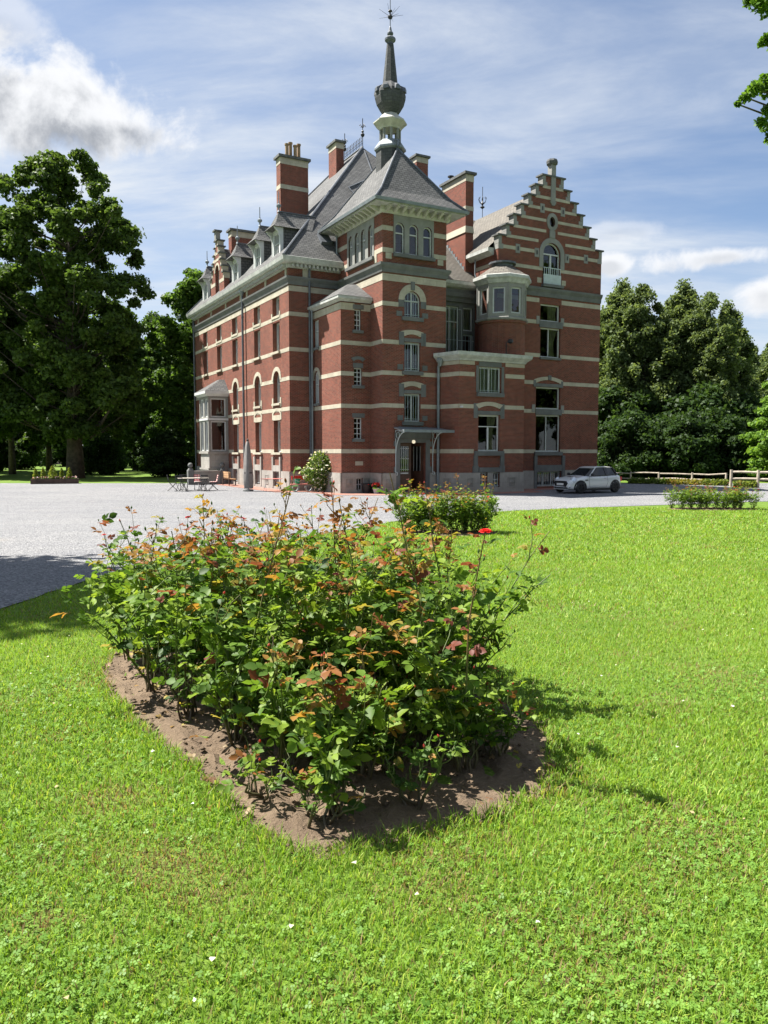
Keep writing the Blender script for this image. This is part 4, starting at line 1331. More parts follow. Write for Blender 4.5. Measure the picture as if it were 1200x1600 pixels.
# ---- main cornice, string course and big hipped roof
MP = [(0.0, LN), (0.0, 0.0), (3.18, 0.0)]
sweep(MP, [(0.0, 11.66), (-0.06, 11.66), (-0.10, 11.84), (-0.20, 12.00), (-0.22, 12.10), (0.0, 12.12)], 'string_course', 'blue_stone')
sweep(MP, [(0.0, 12.58), (-0.10, 12.58), (-0.14, 12.68), (-0.14, 12.80), (0.0, 12.80)], 'moulding', 'cornice_paint')
sweep([(WD, LN), (0.0, LN), (0.0, 0.0), (3.18, 0.0)], [(0.05, 12.802), (-0.44, 12.802), (-0.50, 12.92), (-0.54, 13.12), (-0.50, 13.14), (0.05, 13.14)], 'cornice', 'cornice_paint')
dn = MB()
for k in range(80):
    b = 0.1 + k * 0.25
    slab(dn, PA, [(b, 12.62), (b + .12, 12.62), (b + .12, 12.80), (b, 12.80)], (), -0.34, -0.1, back=True)
for k in range(12):
    b = 0.1 + k * 0.25
    slab(dn, PB0, [(b, 12.62), (b + .12, 12.62), (b + .12, 12.80), (b, 12.80)], (), -0.34, -0.1, back=True)
tag(dn.build('dentil', 'cornice_paint', house), kind='stuff')
for b in (0.35, 3.7, 7.2, 8.5, 11.8, 15.4, 19.0):
    pbox(PA, b - .13, b + .13, -0.05, .05, 12.13, 12.57, 'frieze_block', 'pale_stone')
ZR, RA, RF, RB = 23.93, 9.4, 9.25, 12.2
KF, KA = (ZR - 13.1) / (RF + .5), (ZR - 13.1) / (RA + .5)
mb = MB()
mb.v = [(-.5, -.5, 13.1), (WD + .4, -.5, 13.1), (WD + .4, LN + .5, 13.1), (-.5, LN + .5, 13.1), (RA, RF, ZR), (RA, RB, ZR)]
mb.f = [(0, 1, 4), (1, 2, 5, 4), (2, 3, 5), (3, 0, 4, 5)]
mroof = mb.build('main_roof', 'slate', house)
for i, j in ((0, 4), (4, 5), (5, 3)):
    MB().tube([Vector(mb.v[i]) + Vector((0, 0, .04)), Vector(mb.v[j]) + Vector((0, 0, .04))], 0.075, 6).build('hip_roll', 'lead', mroof)
# a kinked lead line on the front slope
MB().tube([(9.35, 8.9, 13.15 + KF * 9.4), (8.9, 6.6, 13.15 + KF * 7.1), (6.3, 5.2, 13.15 + KF * 5.7), (6.9, 3.6, 13.15 + KF * 4.1)], 0.05, 5).build('lead_flashing', 'lead', mroof)
cr = MB()
nb = 13
for k in range(nb):
    b = RF + (RB - RF) * k / (nb - 1)
    cr.tube([(RA, b, ZR), (RA, b, ZR + .62)], 0.02, 4)
    cr.tube([(RA, b, ZR + .62), (RA, b + .05, ZR + .72), (RA, b, ZR + .82), (RA, b - .05, ZR + .72), (RA, b, ZR + .62)], 0.016, 4)
    if k < nb - 1:
        ph = np.linspace(0, math.pi, 7)
        cr.tube([(RA, b + (RB - RF) / (nb - 1) * (0.5 - .5 * math.cos(t_)), ZR + .3 + .22 * math.sin(t_)) for t_ in ph], 0.016, 4)
for z in (.12, .3):
    cr.tube([(RA, RF, ZR + z), (RA, RB, ZR + z)], 0.018, 4)
cr.build('ridge_cresting', 'dark_iron', mroof)
for b in (RF, RB):
    mb = MB().tube([(RA, b, ZR), (RA, b, ZR + 2.0)], 0.03, 5)
    mb.lathe([(0.03, .7), (0.13, .8), (0.15, .9), (0.05, 1.0), (.1, 1.1), (.03, 1.2)], RA, b, ZR, 8)
    for k in range(4):
        a_ = k * math.pi / 2
        mb.tube([(RA, b, ZR + 1.35), (RA + .18 * math.cos(a_), b + .18 * math.sin(a_), ZR + 1.55), (RA + .26 * math.cos(a_), b + .26 * math.sin(a_), ZR + 1.45)], 0.025, 4)
    mb.build('ridge_finial', 'dark_iron', mroof)

# ---- chimneys
def chimney(a0, a1, b0_, b1_, z0, z1, bz=(), pots=0):
    c = MB().box(a0, a1, b0_, b1_, z0, z1).build('chimney', 'brick', house)
    for z in bz:
        MB().box(a0 - .012, a1 + .012, b0_ - .012, b1_ + .012, z - .13, z + .13).build('stone_band', 'pale_stone', c)
    MB().box(a0 - .014, a1 + .014, b0_ - .014, b1_ + .014, z1 - .42, z1 - .02).build('cap_course', 'pale_stone', c)
    MB().box(a0 - .14, a1 + .14, b0_ - .14, b1_ + .14, z1 - .015, z1 + .13).build('chimney_cap', 'cap_stone', c)
    for k in range(pots):
        MB().lathe([(0.13, 0), (0.115, .1), (0.11, .72 + .16 * (k % 2)), (0.145, .75 + .16 * (k % 2)), (0.145, .84 + .16 * (k % 2)), (0.09, .86 + .16 * (k % 2))], a0 + (a1 - a0) * (0.30 + 0.15 * k), (b0_ + b1_) / 2 + (.05 if k % 2 else -.05), z1 + .12, 10).build('chimney_pot', 'terracotta', c)
    return c


chimney(1.71, 3.6, 5.55, 6.25, 14.0, 20.75, (16.4, 18.95), 4)
chimney(7.76, 8.37, 10.2, 11.5, 20.5, 24.35, (21.7,))
chimney(0.9, 2.85, 13.2, 13.9, 15.0, 18.0, ())
chimney(14.1, 15.1, 9.6, 10.5, 18.0, 24.3, (22.0,))
P4 = planeA(10.75)
f4, k4 = P4.pix(727, 400)
f5, k5 = P4.pix(691, 288)
_, ztop = P4.pix(729, 268)
c4 = chimney(10.75, 11.32, f4, f5, 12.0, ztop - .1, (ztop - 2.1,))
MB().hexa([(10.70, f4 - .05, 15.5), (11.34, f4 - .05, 15.5), (11.34, f5 + .05, 15.5), (10.70, f5 + .05, 15.5), (10.748, f4 - .01, 15.9), (11.32, f4 - .01, 15.9), (11.32, f5 + .01, 15.9), (10.748, f5 + .01, 15.9)]).build('weathering', 'pale_stone', c4)
MB().tube([(11.0, f5 - .6, ztop), (11.0, f5 - .6, ztop + .3)], .09, 8).lathe([(0.2, 0), (0.2, .06), (0.02, .1)], 11.0, f5 - .6, ztop + .34, 10).build('flue_cowl', 'dark_iron', c4)
fl = MB()
for k in range(9):
    bb = f4 + .1 + k * 0.25
    fl.box(10.72, 10.75, bb, bb + .24, 12.40 + .95 * (bb + 2.6) - .05, 12.40 + .95 * (bb + 2.6) + .26)
fl.build('stepped_flashing', 'zinc', c4)

# ---- dormers in the sunlit slope
def dormer(bc):
    dm = MB()
    pl = planeA(0.12)
    o = rect(bc - .42, bc + .42, 13.42, 15.02, 0.0)
    slab(dm, pl, [(bc - .66, 13.14), (bc + .66, 13.14), (bc + .66, 15.2), (bc - .66, 15.2)], [contour(o)], 0.0, 0.16)
    dm_o = dm.build('dormer', 'white_paint', house)
    for sg in (-1, 1):
        u = bc + sg * .64
        a1_ = (15.2 - 13.1) / KA - .5
        MB().add([(0.28, u, 13.15), (0.28, u, 15.2), (a1_ + .3, u, 15.2)], [(0, 1, 2)]).build('dormer_cheek', 'slate', dm_o)
        MB().box(0.10, 0.30, u - .05, u + .05, 13.14, 15.2).build('dormer_post', 'white_paint', dm_o)
        br = MB()
        pr = [(0.11, 15.2), (-.26, 15.2), (-.18, 15.08), (-.02, 14.95), (0.11, 14.6)]
        br.prism([(a, u - .05, z) for a, z in pr], [(a, u + .05, z) for a, z in pr])
        br.build('dormer_bracket', 'white_paint', dm_o)
    rf = MB()
    az = (16.55 - 13.1) / KA - .5
    rf.v = [(-.36, bc - .84, 15.2), (-.36, bc + .84, 15.2), (az - .6, bc + .84, 15.2), (az - .6, bc - .84, 15.2), (0.28, bc, 16.28), (az, bc, 16.28), (-.05, bc - .5, 15.52), (-.05, bc + .5, 15.52)]
    rf.f = [(0, 1, 7, 6), (6, 7, 4), (0, 6, 4, 5, 3), (1, 2, 5, 4, 7), (0, 3, 2, 1)]
    rr_ = rf.build('dormer_roof', 'slate', dm_o)
    MB().tube([(0.28, bc, 16.29), (az, bc, 16.29)], 0.05, 5).build('ridge_roll', 'lead', rr_)
    MB().lathe([(0.10, -.03), (0.05, .08), (0.05, .2), (0.15, .3), (0.15, .38), (0.05, .45), (0.03, .6), (.025, 1.15)], 0.30, bc, 16.27, 10).build('finial', 'zinc', rr_)
    window(pl, o, 0.06, 0.07, (0.5,), (0.6,))
    return dm_o


for bc in (2.2, 5.5, 10.0, 17.4):
    dormer(bc)

# ---- stepped wall dormer in the sunlit side
gc = 13.65
sh = [1.62, 1.30, 1.02, 0.74, 0.46, 0.30]
szz = [14.75, 15.25, 15.75, 16.25, 16.75, 17.2]
so = [(gc - sh[0], 12.7), (gc + sh[0], 12.7)]
zprev = None
for h_, z_ in zip(sh, szz):
    if zprev is not None:
        so.append((gc + h_, zprev))
    so.append((gc + h_, z_))
    zprev = z_
for k in range(5, -1, -1):
    so.append((gc - sh[k], szz[k]))
    if k > 0:
        so.append((gc - sh[k], szz[k - 1]))
sw = rect(gc - .48, gc + .48, 13.3, 15.55, 0.48)
mb = MB()
PG = planeA(-0.05)
slab(mb, PG, so, [contour(sw)], 0.0, 0.40, outside=True)
mb.build('gable_wall', 'brick', house)
window(PG, sw, 0.25, 0.08, (0.5,), (0.7,))
ring_stone(PG, sw, 0.16, 0.025)
bands(PG, gc - 1.62, gc + 1.62, [13.3, 14.3], [sw], 0.014, 0.24)
bands(PG, gc - 1.02, gc + 1.02, [15.9], [], 0.014, 0.18)
bands(PG, gc - .74, gc + .74, [16.35], [], 0.014, 0.16)
for k in range(6):
    inner = sh[k + 1] if k < 5 else 0
    for sg in (-1, 1):
        u0, u1 = sorted((gc + sg * (inner + .003), gc + sg * (sh[k] + .12)))
        pbox(PG, u0, u1, -0.12, 0.5, szz[k] + .002, szz[k] + .085, 'gable_cap', 'cap_stone')
        ue = gc + sg * sh[k]
        q0, q1 = sorted((ue + sg * .012, ue - sg * .2))
        pbox(PG, q0, q1, -0.02, 0.42, szz[k] - .38, szz[k] - .001, 'quoin', 'pale_stone')
mb = MB().box(-.17, .17, gc - .17, gc + .17, 17.2, 17.85)
mb.build('gable_pillar', 'grey_plaster', house)
MB().box(-.28, .28, gc - .28, gc + .28, 17.85, 17.96).build('pillar_cap', 'cap_stone', house)
az = (16.6 - 13.1) / KA - .5
MB().add([(0.3, gc, 16.75), (az + .6, gc, 16.75), (0.3, gc - 1.7, 14.2), (az - 1.0, gc - 1.7, 14.2), (0.3, gc + 1.7, 14.2), (az - 1.0, gc + 1.7, 14.2)], [(0, 1, 3, 2), (0, 4, 5, 1)]).build('roof', 'slate', house)

# ---- tilted roof light and rainwater pipes
mb = MB()
sb = 0.55
zz_ = 13.1 + KF * (sb + .5)
mb.hexa([(2.25, sb, zz_), (2.95, sb, zz_), (2.95, sb + .6, zz_ + .6 * KF), (2.25, sb + .6, zz_ + .6 * KF),
         (2.25, sb - .12, zz_ + .14), (2.95, sb - .12, zz_ + .14), (2.95, sb + .5, zz_ + .76), (2.25, sb + .5, zz_ + .76)])
mb.build('roof_light', 'lead', house)
def pipe(pts, r=0.06, mat='zinc', clips=()):
    o_ = MB().tube(pts, r, 10).build('downpipe', mat, house)
    for z in clips:
        MB().lathe([(r + .02, -.03), (r + .02, .03)], pts[-1][0], pts[-1][1], z, 10).build('pipe_collar', mat, o_)
    return o_
def hopper(a, b, z):
    MB().lathe([(0.07, -.3), (0.18, 0), (0.18, .14), (0.1, .15)], a, b, z, 8).build('rain_hopper', 'zinc', house)
pipe([(-.17, 7.75, 12.75), (-.17, 7.75, 0.0)], 0.075, 'lead', (2, 5, 8, 11))
hopper(-.2, 7.75, 12.6)
pipe([(-.12, 20.1, 12.75), (-.12, 20.1, 0.0)], 0.065, 'lead')
pipe([(1.22, -.12, 12.75), (1.22, -.12, 0.0)], 0.065, 'lead')
pipe([(1.26, -.35, 10.4), (1.26, -.30, 0.0)], 0.055, 'zinc', (2, 6))
pipe([(6.55, -5.75, 7.3), (6.56, -5.42, 6.9), (6.56, -5.42, 0.0)], 0.075, 'zinc', (1.1, 2.4, 4.6))
hopper(6.55, -5.6, 7.2)
pipe([(3.02, .05, 14.98), (3.02, .05, 13.5), (2.95, -.05, 13.1)], 0.05, 'zinc')
pipe([(11.02, -2.45, 13.75), (11.02, -2.45, 12.9), (11.05, -2.6, 12.5), (11.1, -2.55, 11.0)], 0.045, 'zinc')
MB().box(7.1, 7.14, -6.98, -6.72, 4.62, 4.72).build('wall_lamp', 'white_paint', house)

# brick apron around the foot of the walls
ap = [(-1.3, 20.4), (-1.3, -1.1), (0.3, -1.3), (0.3, -5.0), (1.9, -6.4), (5.6, -6.6), (6.2, -8.2), (11.9, -8.2), (12.6, -6.0), (20.4, -6.0), (20.4, 20.4)]
tp = MB()
tp.add([(a, b, 0.024) for a, b in ap], [tuple(range(len(ap)))])
pv = tp.build('brick_apron', 'paving')
pv.location = HM
pv.rotation_euler = (0, 0, TH)
tag(pv, 'narrow red brick paving around the foot of the house', None, kind='structure')

# ------------------------------------------------------------------ trees
def tree_meshes(seed, prof, trunk, nblob, blob_r, per_blob, leaf, c_lo, c_hi, limbs=14, squash=0.75, lean=(0, 0), inner=0.5, long_leaf=1.5, fork=0.45, droop=0.0, rmin=0.45, light=0.35):
    """prof: list of (z, radius) of the crown envelope; trunk: (base radius, top z). Returns trunk mesh, crown mesh"""
    rs = np.random.RandomState(seed)
    zz = np.array([p[0] for p in prof])
    rr = np.array([p[1] for p in prof])
    # blob centres, denser where the envelope is wide
    wz = np.interp(np.linspace(zz[0], zz[-1], 200), zz, rr) ** 1.15 + 0.12
    zs = rs.choice(np.linspace(zz[0], zz[-1], 200), nblob, p=wz / wz.sum())
    ang = rs.rand(nblob) * 2 * np.pi
    rad_f = np.where(rs.rand(nblob) < inner, rs.uniform(0.15, 0.75, nblob), rs.uniform(0.78, 1.0, nblob))
    env = np.interp(zs, zz, rr) * (1 + 0.16 * np.sin(ang * 3 + seed) + 0.10 * np.sin(ang * 5 + zs))
    br = blob_r * rs.uniform(rmin, 1.15, nblob)
    rad_ = np.maximum(0, env * rad_f - br * 0.55)
    lx, ly = lean
    hf = (zs - zz[0]) / (zz[-1] - zz[0])
    cen = np.stack([rad_ * np.cos(ang) + lx * hf, rad_ * np.sin(ang) + ly * hf, zs], 1)
    # trunk and limbs
    mb = MB()
    tr0, ztop = trunk
    wob = [(0.35 * tr0 * math.sin(k * 1.7 + seed), 0.35 * tr0 * math.cos(k * 1.3 + seed)) for k in range(7)]
    tp = [Vector((wob[k][0] * k / 6 + lx * max(0, (k / 6 * ztop - zz[0])) / (zz[-1] - zz[0]), wob[k][1] * k / 6, ztop * k / 6 - (0.15 if k == 0 else 0))) for k in range(7)]
    mb.tube(tp, [tr0 * 1.35, tr0 * 0.98, tr0 * 0.85, tr0 * 0.72, tr0 * 0.5, tr0 * 0.3, tr0 * 0.1], 9)
    def on_trunk(z):
        f = min(max(z / ztop, 0), 0.999) * 6
        i = int(f)
        return tp[i].lerp(tp[i + 1], f - i)
    idx = rs.permutation(nblob)[:limbs * 4]
    for k, i in enumerate(idx):
        c = Vector(cen[i])
        h = c.z - math.hypot(c.x, c.y) * rs.uniform(0.35, 0.75)
        h = min(max(h, zz[0] * 0.9 if zz[0] > 1 else 0.6), ztop * 0.93)
        p0 = on_trunk(h)
        r0 = tr0 * (0.42 if k < limbs else 0.2) * (1 - 0.6 * h / ztop)
        md = p0.lerp(c, 0.5) + Vector((rs.uniform(-.4, .4), rs.uniform(-.4, .4), -0.1 * (c - p0).length + rs.uniform(0, .5)))
        mb.tube([p0, p0.lerp(md, .5) + Vector((0, 0, .1)), md, c], [r0, r0 * .8, r0 * .55, r0 * .2], 5, cap=False)
    tm = mb
    # leaves
    n = nblob * per_blob
    bi = np.repeat(np.arange(nblob), per_blob)
    dv = rs.normal(size=(n, 3))
    dv /= np.linalg.norm(dv, axis=1)[:, None]
    dv[:, 2] = np.where((dv[:, 2] < -0.25) & (rs.rand(n) < 0.55), -dv[:, 2], dv[:, 2])
    rad2 = br[bi] * (rs.rand(n) ** 0.45) * (1 + 0.25 * rs.normal(size=n) * 0.6)
    off = dv * rad2[:, None]
    off[:, 2] *= squash
    off[:, 2] -= droop * rad2 * rs.rand(n)
    pos = cen[bi] + off
    nrm = dv * 0.5 + rs.normal(size=(n, 3)) * 0.8 + np.array([0, 0, 0.5])
    nrm /= np.linalg.norm(nrm, axis=1)[:, None]
    ax = np.cross(nrm, rs.normal(size=(n, 3)))
    ax /= np.linalg.norm(ax, axis=1)[:, None]
    bx = np.cross(nrm, ax)
    s = leaf * rs.uniform(0.65, 1.3, n)
    a = ax * (s * 0.5 * long_leaf)[:, None]
    b = bx * (s * 0.5)[:, None]
    fold = nrm * (s * 0.12)[:, None]
    V = np.stack([pos - a, pos - a * .15 + b + fold, pos + a * .95 - fold, pos - a * .15 - b + fold], 1).reshape(-1, 3)
    F = np.arange(n * 4).reshape(-1, 4)
    f = np.clip(rs.rand(n) * 0.75 + rs.rand(nblob)[bi] * light, 0, 1)[:, None]
    C = np.repeat(np.array(c_lo) * (1 - f) + np.array(c_hi) * f, 4, axis=0)
    return tm, np_mesh('crown', V, [F], C)


TREE_CACHE = {}


def plant_tree(key, name, loc, rz, scale, label, cat='tree', group=None, bark='bark', sz=None, **kw):
    if key not in TREE_CACHE:
        tm, cm = tree_meshes(**kw)
        r = empty(name, (0, 0, 0))
        t_ = tm.build('trunk', bark, r, smooth=True)
        c_ = link_mesh('crown', cm, 'tree_leaf', r)
        c_['kind'] = 'stuff'
        TREE_CACHE[key] = (r, t_.data, c_.data)
        root = r
    else:
        r0, tmd, cmd = TREE_CACHE[key]
        root = empty(name)
        link_mesh('trunk', tmd, None, root)
        link_mesh('crown', cmd, None, root)['kind'] = 'stuff'
    root.location = loc
    root.rotation_euler = (0, 0, rz)
    root.scale = (scale, scale, scale * (sz or 1.0))
    root.name = name
    return tag(root, label, cat, group)


def at(px_, depth, z=0.0):
    return (depth * (px_ - 600) / FOC, depth, z)


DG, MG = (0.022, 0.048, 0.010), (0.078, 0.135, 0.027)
plant_tree('oak', 'oak_tree', at(118, 66), 0.4, 1.03, 'tall broad oak with dark trunk beside the flower box at the gravel edge', seed=5,
           prof=[(3.6, 4.6), (6.0, 6.6), (9.5, 6.2), (13, 6.9), (16.5, 7.0), (19.5, 6.5), (22, 5.4), (24.4, 3.6), (25.8, 1.6)], trunk=(0.60, 21.0), nblob=420, blob_r=0.98, per_blob=330, leaf=0.235,
           c_lo=(0.030, 0.062, 0.013), c_hi=(0.110, 0.175, 0.036), limbs=30, inner=0.45)
plant_tree('lime', 'lime_tree', (-17.6, 73.0, 0), 0.0, 1.08, 'dense bright green lime tree rising behind the far sunlit corner', seed=11,
           prof=[(0.6, 2.6), (2.5, 3.9), (6, 4.2), (10, 3.9), (14, 3.0), (16.5, 1.9), (18.3, .7)], trunk=(0.28, 15.5), nblob=260, blob_r=.9, per_blob=240, leaf=0.23,
           c_lo=(0.035, 0.08, 0.014), c_hi=(0.115, 0.205, 0.035), limbs=12, inner=0.35)
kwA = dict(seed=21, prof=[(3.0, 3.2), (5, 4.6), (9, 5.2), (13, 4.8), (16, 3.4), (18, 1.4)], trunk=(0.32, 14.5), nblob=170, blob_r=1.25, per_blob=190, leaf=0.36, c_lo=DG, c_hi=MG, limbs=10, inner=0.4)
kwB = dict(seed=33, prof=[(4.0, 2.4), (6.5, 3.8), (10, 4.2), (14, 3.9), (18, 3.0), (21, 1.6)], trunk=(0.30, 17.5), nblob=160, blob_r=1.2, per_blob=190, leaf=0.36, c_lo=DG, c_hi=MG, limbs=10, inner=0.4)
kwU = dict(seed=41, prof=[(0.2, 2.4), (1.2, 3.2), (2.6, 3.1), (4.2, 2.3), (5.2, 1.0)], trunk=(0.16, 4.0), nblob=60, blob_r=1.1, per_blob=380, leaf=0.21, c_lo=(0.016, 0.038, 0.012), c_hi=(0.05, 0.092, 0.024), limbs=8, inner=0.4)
far_l = [('A', -40, 84, 1.05, 0), ('B', 20, 78, 0.95, 1), ('A', 78, 92, 1.0, 2), ('B', 182, 84, .86, 3), ('A', 212, 96, 0.94, 4), ('B', 246, 104, .95, 1), ('A', 150, 112, 1.0, 5), ('B', -110, 70, 1.2, 6), ('A', -45, 68, 1.12, 3.3), ('A', 290, 112, .98, 2), ('A', 330, 100, .9, 1.2)]
wh = ['dark wood edge tree standing deep behind the oak', 'slim dark tree between the oak trunk and the lime tree', 'broad dark park tree far behind the flower box']
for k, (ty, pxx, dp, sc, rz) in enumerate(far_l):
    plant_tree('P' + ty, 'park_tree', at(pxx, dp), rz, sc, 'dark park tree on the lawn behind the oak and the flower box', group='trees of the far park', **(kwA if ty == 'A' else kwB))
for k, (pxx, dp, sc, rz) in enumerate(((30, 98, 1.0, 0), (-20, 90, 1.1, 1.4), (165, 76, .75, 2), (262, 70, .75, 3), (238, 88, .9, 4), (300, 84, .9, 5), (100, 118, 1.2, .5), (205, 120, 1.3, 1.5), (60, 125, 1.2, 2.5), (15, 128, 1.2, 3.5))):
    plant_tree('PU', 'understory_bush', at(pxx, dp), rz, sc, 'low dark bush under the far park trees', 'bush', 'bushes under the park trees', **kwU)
# poplars and maples on the right
PLO, PHI = (0.045, 0.075, 0.026), (0.17, 0.225, 0.085)
kwP = dict(seed=52, prof=[(1.0, 2.6), (4, 3.9), (8, 4.1), (12, 3.9), (16, 3.3), (19, 2.3), (21.2, .8)], trunk=(0.3, 18.5), nblob=250, blob_r=.88, per_blob=230, leaf=0.24, squash=1.25, c_lo=PLO, c_hi=PHI, limbs=10, inner=0.38, lean=(1.4, 0))
kwQ = dict(seed=57, prof=[(1.2, 2.4), (4, 3.6), (9, 4.3), (13, 4.2), (17, 3.2), (19.5, 1.8), (20.6, .7)], trunk=(0.3, 18.0), nblob=250, blob_r=.88, per_blob=230, leaf=0.24, squash=1.25, c_lo=PLO, c_hi=PHI, limbs=10, inner=0.38, lean=(1.2, .4))
for k, (ty, pxx, dp, sc, rz) in enumerate((('P', 948, 76, .86, 0.2), ('Q', 1000, 73, .85, 1.0), ('P', 1046, 75, .85, 0.5), ('Q', 1090, 72, .80, 0.2), ('P', 1122, 77, .78, .9), ('Q', 915, 82, .92, 2.0), ('P', 1065, 86, .90, 1.4), ('Q', 975, 90, .98, 2.9), ('P', 1200, 98, .80, .4), ('Q', 1245, 94, .84, 1.7), ('P', 1172, 106, .82, 2.2))):
    plant_tree('P' + ty, 'poplar_tree', at(pxx, dp), rz, sc, 'wind-tossed grey green poplar behind the rail fence', group='poplars behind the rail fence', **(kwP if ty == 'P' else kwQ))
for k, (pxx, dp, sc, rz) in enumerate(((950, 66, .8, 0), (985, 63, .95, 1), (1030, 64, .85, 2), (1072, 62, .95, 3), (1115, 63, 1.0, 4), (1010, 70, 1.3, 5), (1090, 69, 1.4, 1.5), (1150, 70, 1.3, 2.5), (955, 72, 1.4, .6), (1205, 74, 1.4, 3.3))):
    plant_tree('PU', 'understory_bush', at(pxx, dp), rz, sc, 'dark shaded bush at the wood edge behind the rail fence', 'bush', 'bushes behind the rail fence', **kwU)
plant_tree('young', 'larch_tree', at(1222, 58), 1.0, 1.0, 'bright fresh green young tree at the fence gate', seed=61,
           prof=[(0.5, 1.8), (1.5, 2.9), (3.5, 2.7), (5.5, 2.1), (7.5, 1.2), (9.0, .3)], trunk=(0.14, 8.2), nblob=90, blob_r=0.85, per_blob=260, leaf=0.22, squash=0.45,
           c_lo=(0.07, 0.145, 0.02), c_hi=(0.18, 0.31, 0.05), limbs=16, inner=0.4)
# the tree outside the picture on the left whose shade lies on the gravel, and the one on the right whose twigs hang into view
plant_tree('shade', 'shade_tree', (-14.3, 11.3, gh(11.3)), 0.0, 1.0, 'broad park tree on the lawn throwing shade over the gravel', seed=71,
           prof=[(3.6, 3.6), (5.5, 4.9), (8, 5.2), (11, 4.5), (13.5, 2.6), (14.8, .8)], trunk=(0.36, 12), nblob=110, blob_r=1.35, per_blob=190, leaf=0.26, c_lo=DG, c_hi=MG, limbs=12, inner=0.4)


for k, (x, y, ty, sc, rz) in enumerate(((-46, -34, 'A', 1.1, 0), (-33, -42, 'B', 1.0, 1), (-21, -36, 'A', 1.05, 2), (-9, -44, 'B', 1.05, 3), (3, -38, 'A', 1.1, 4), (15, -43, 'B', 1.0, 5), (27, -37, 'A', 1.1, .5), (39, -42, 'B', 1.1, 1.5), (50, -34, 'A', 1.15, 2.5), (-2, -30, 'B', .9, 2.2), (20, -31, 'A', .9, .9), (60, -22, 'B', 1.1, 3.1), (-62, -24, 'A', 1.15, 1.1), (64, -6, 'A', 1.1, 2.0), (66, 12, 'B', 1.1, 2.0), (-58, 8, 'B', 1.2, 2.0), (-70, 34, 'A', 1.2, .3), (44, 22, 'A', 1.1, .7), (50, 31, 'B', 1.1, 1.7), (46, 41, 'A', 1.05, 2.7), (43, 10, 'B', 1.0, 3.7), (56, 46, 'A', 1.2, 4.7), (54, 20, 'B', 1.2, .2), (42, -4, 'A', 1.0, 1.9), (58, 34, 'A', 1.2, 2.9))):
    plant_tree('P' + ty, 'park_tree', (x, y, gh(y)), rz, sc, 'tall park tree closing the lawn behind the rose beds, opposite the house', group='trees opposite the house', **(kwA if ty == 'A' else kwB))


def beech_overhang():
    rs = np.random.RandomState(9)
    base = Vector((10.2, 11.5, gh(11.5)))
    root = empty('beech_tree', base, 0, 'leafy beech whose lowest twigs hang over the lawn', 'tree')
    mb = MB()
    mb.tube([(0, 0, -.1), (0.05, 0, 3), (-.1, .1, 7), (0, 0, 12)], [.36, .28, .22, .06], 9)
    blobs = []
    for (pxx, pyy, dep, rr) in ((1190, 4, 9.3, .14), (1168, 2, 9.4, .07), (1206, 10, 9.4, .16), (1198, 60, 9.2, .07), (1190, 68, 9.2, .05), (1210, 64, 9.3, .12), (1180, 138, 9.0, .10), (1196, 128, 9.1, .11), (1165, 152, 8.95, .07), (1206, 140, 9.1, .14), (1190, 192, 9.0, .08), (1204, 200, 9.1, .11), (1153, 163, 8.95, .035), (1202, 172, 9.0, .09), (1212, 215, 9.0, .12)):
        r = pix_ray(pxx, pyy)
        p_ = Vector((0, 0, ZC)) + r * (dep / r.y) - base
        blobs.append((p_, rr, 1))
    for k in range(90):
        z = rs.uniform(4.5, 13)
        R = 4.6 * math.sin(math.pi * min(1, max(0.15, (z - 3) / 11)))
        a_ = rs.rand() * 6.28
        q = Vector((R * .85 * math.cos(a_), R * .85 * math.sin(a_), z))
        w_ = q + base
        # keep the mass of the crown out of the picture: only the listed twigs reach in
        if w_.x - 1.35 < 0.53 * w_.y:
            continue
        blobs.append((q, rs.uniform(.6, 1.0), 0))
    for p_, rr, near in blobs:
        p0 = Vector((0, 0, min(11, max(2.5, p_.z - 1.2))))
        mb.tube([p0, p0.lerp(p_, .5) + Vector((0, 0, .25)), p_], [.06, .035, .008], 5, cap=False)
    mb.build('trunk', 'bark', root, smooth=True)
    P_, Cc, S_ = [], [], []
    for p_, rr, near in blobs:
        n = int(9000 * rr * rr + 40) if near else 420
        dv = rs.normal(size=(n, 3))
        dv /= np.linalg.norm(dv, axis=1)[:, None]
        P_.append(np.array(p_) + dv * (rr * rs.rand(n) ** .5)[:, None] * np.array([1, 1, .75]))
        S_.append(np.full(n, 0.040 if near else 0.12))
    pos = np.concatenate(P_)
    n = len(pos)
    s = np.concatenate(S_) * rs.uniform(.75, 1.25, n)
    nrm = rs.normal(size=(n, 3)) * .7 + np.array([0, 0, .8])
    nrm /= np.linalg.norm(nrm, axis=1)[:, None]
    ax = np.cross(nrm, rs.normal(size=(n, 3)))
    ax /= np.linalg.norm(ax, axis=1)[:, None]
    bx = np.cross(nrm, ax)
    a, b = ax * (s * .75)[:, None], bx * (s * .42)[:, None]
    fo = nrm * (s * .12)[:, None]
    V = np.stack([pos - a, pos - a * .35 + b + fo, pos + a * .4 + b * .8, pos + a, pos + a * .4 - b * .8, pos - a * .35 - b + fo], 1).reshape(-1, 3)
    F = np.arange(n * 6).reshape(-1, 6)
    f = rs.rand(n)[:, None]
    C = np.repeat(np.array((.05, .115, .016)) * (1 - f) + np.array((.13, .24, .034)) * f, 6, axis=0)
    link_mesh('crown', np_mesh('crown', V, [F], C), 'tree_leaf', root)['kind'] = 'stuff'


beech_overhang()

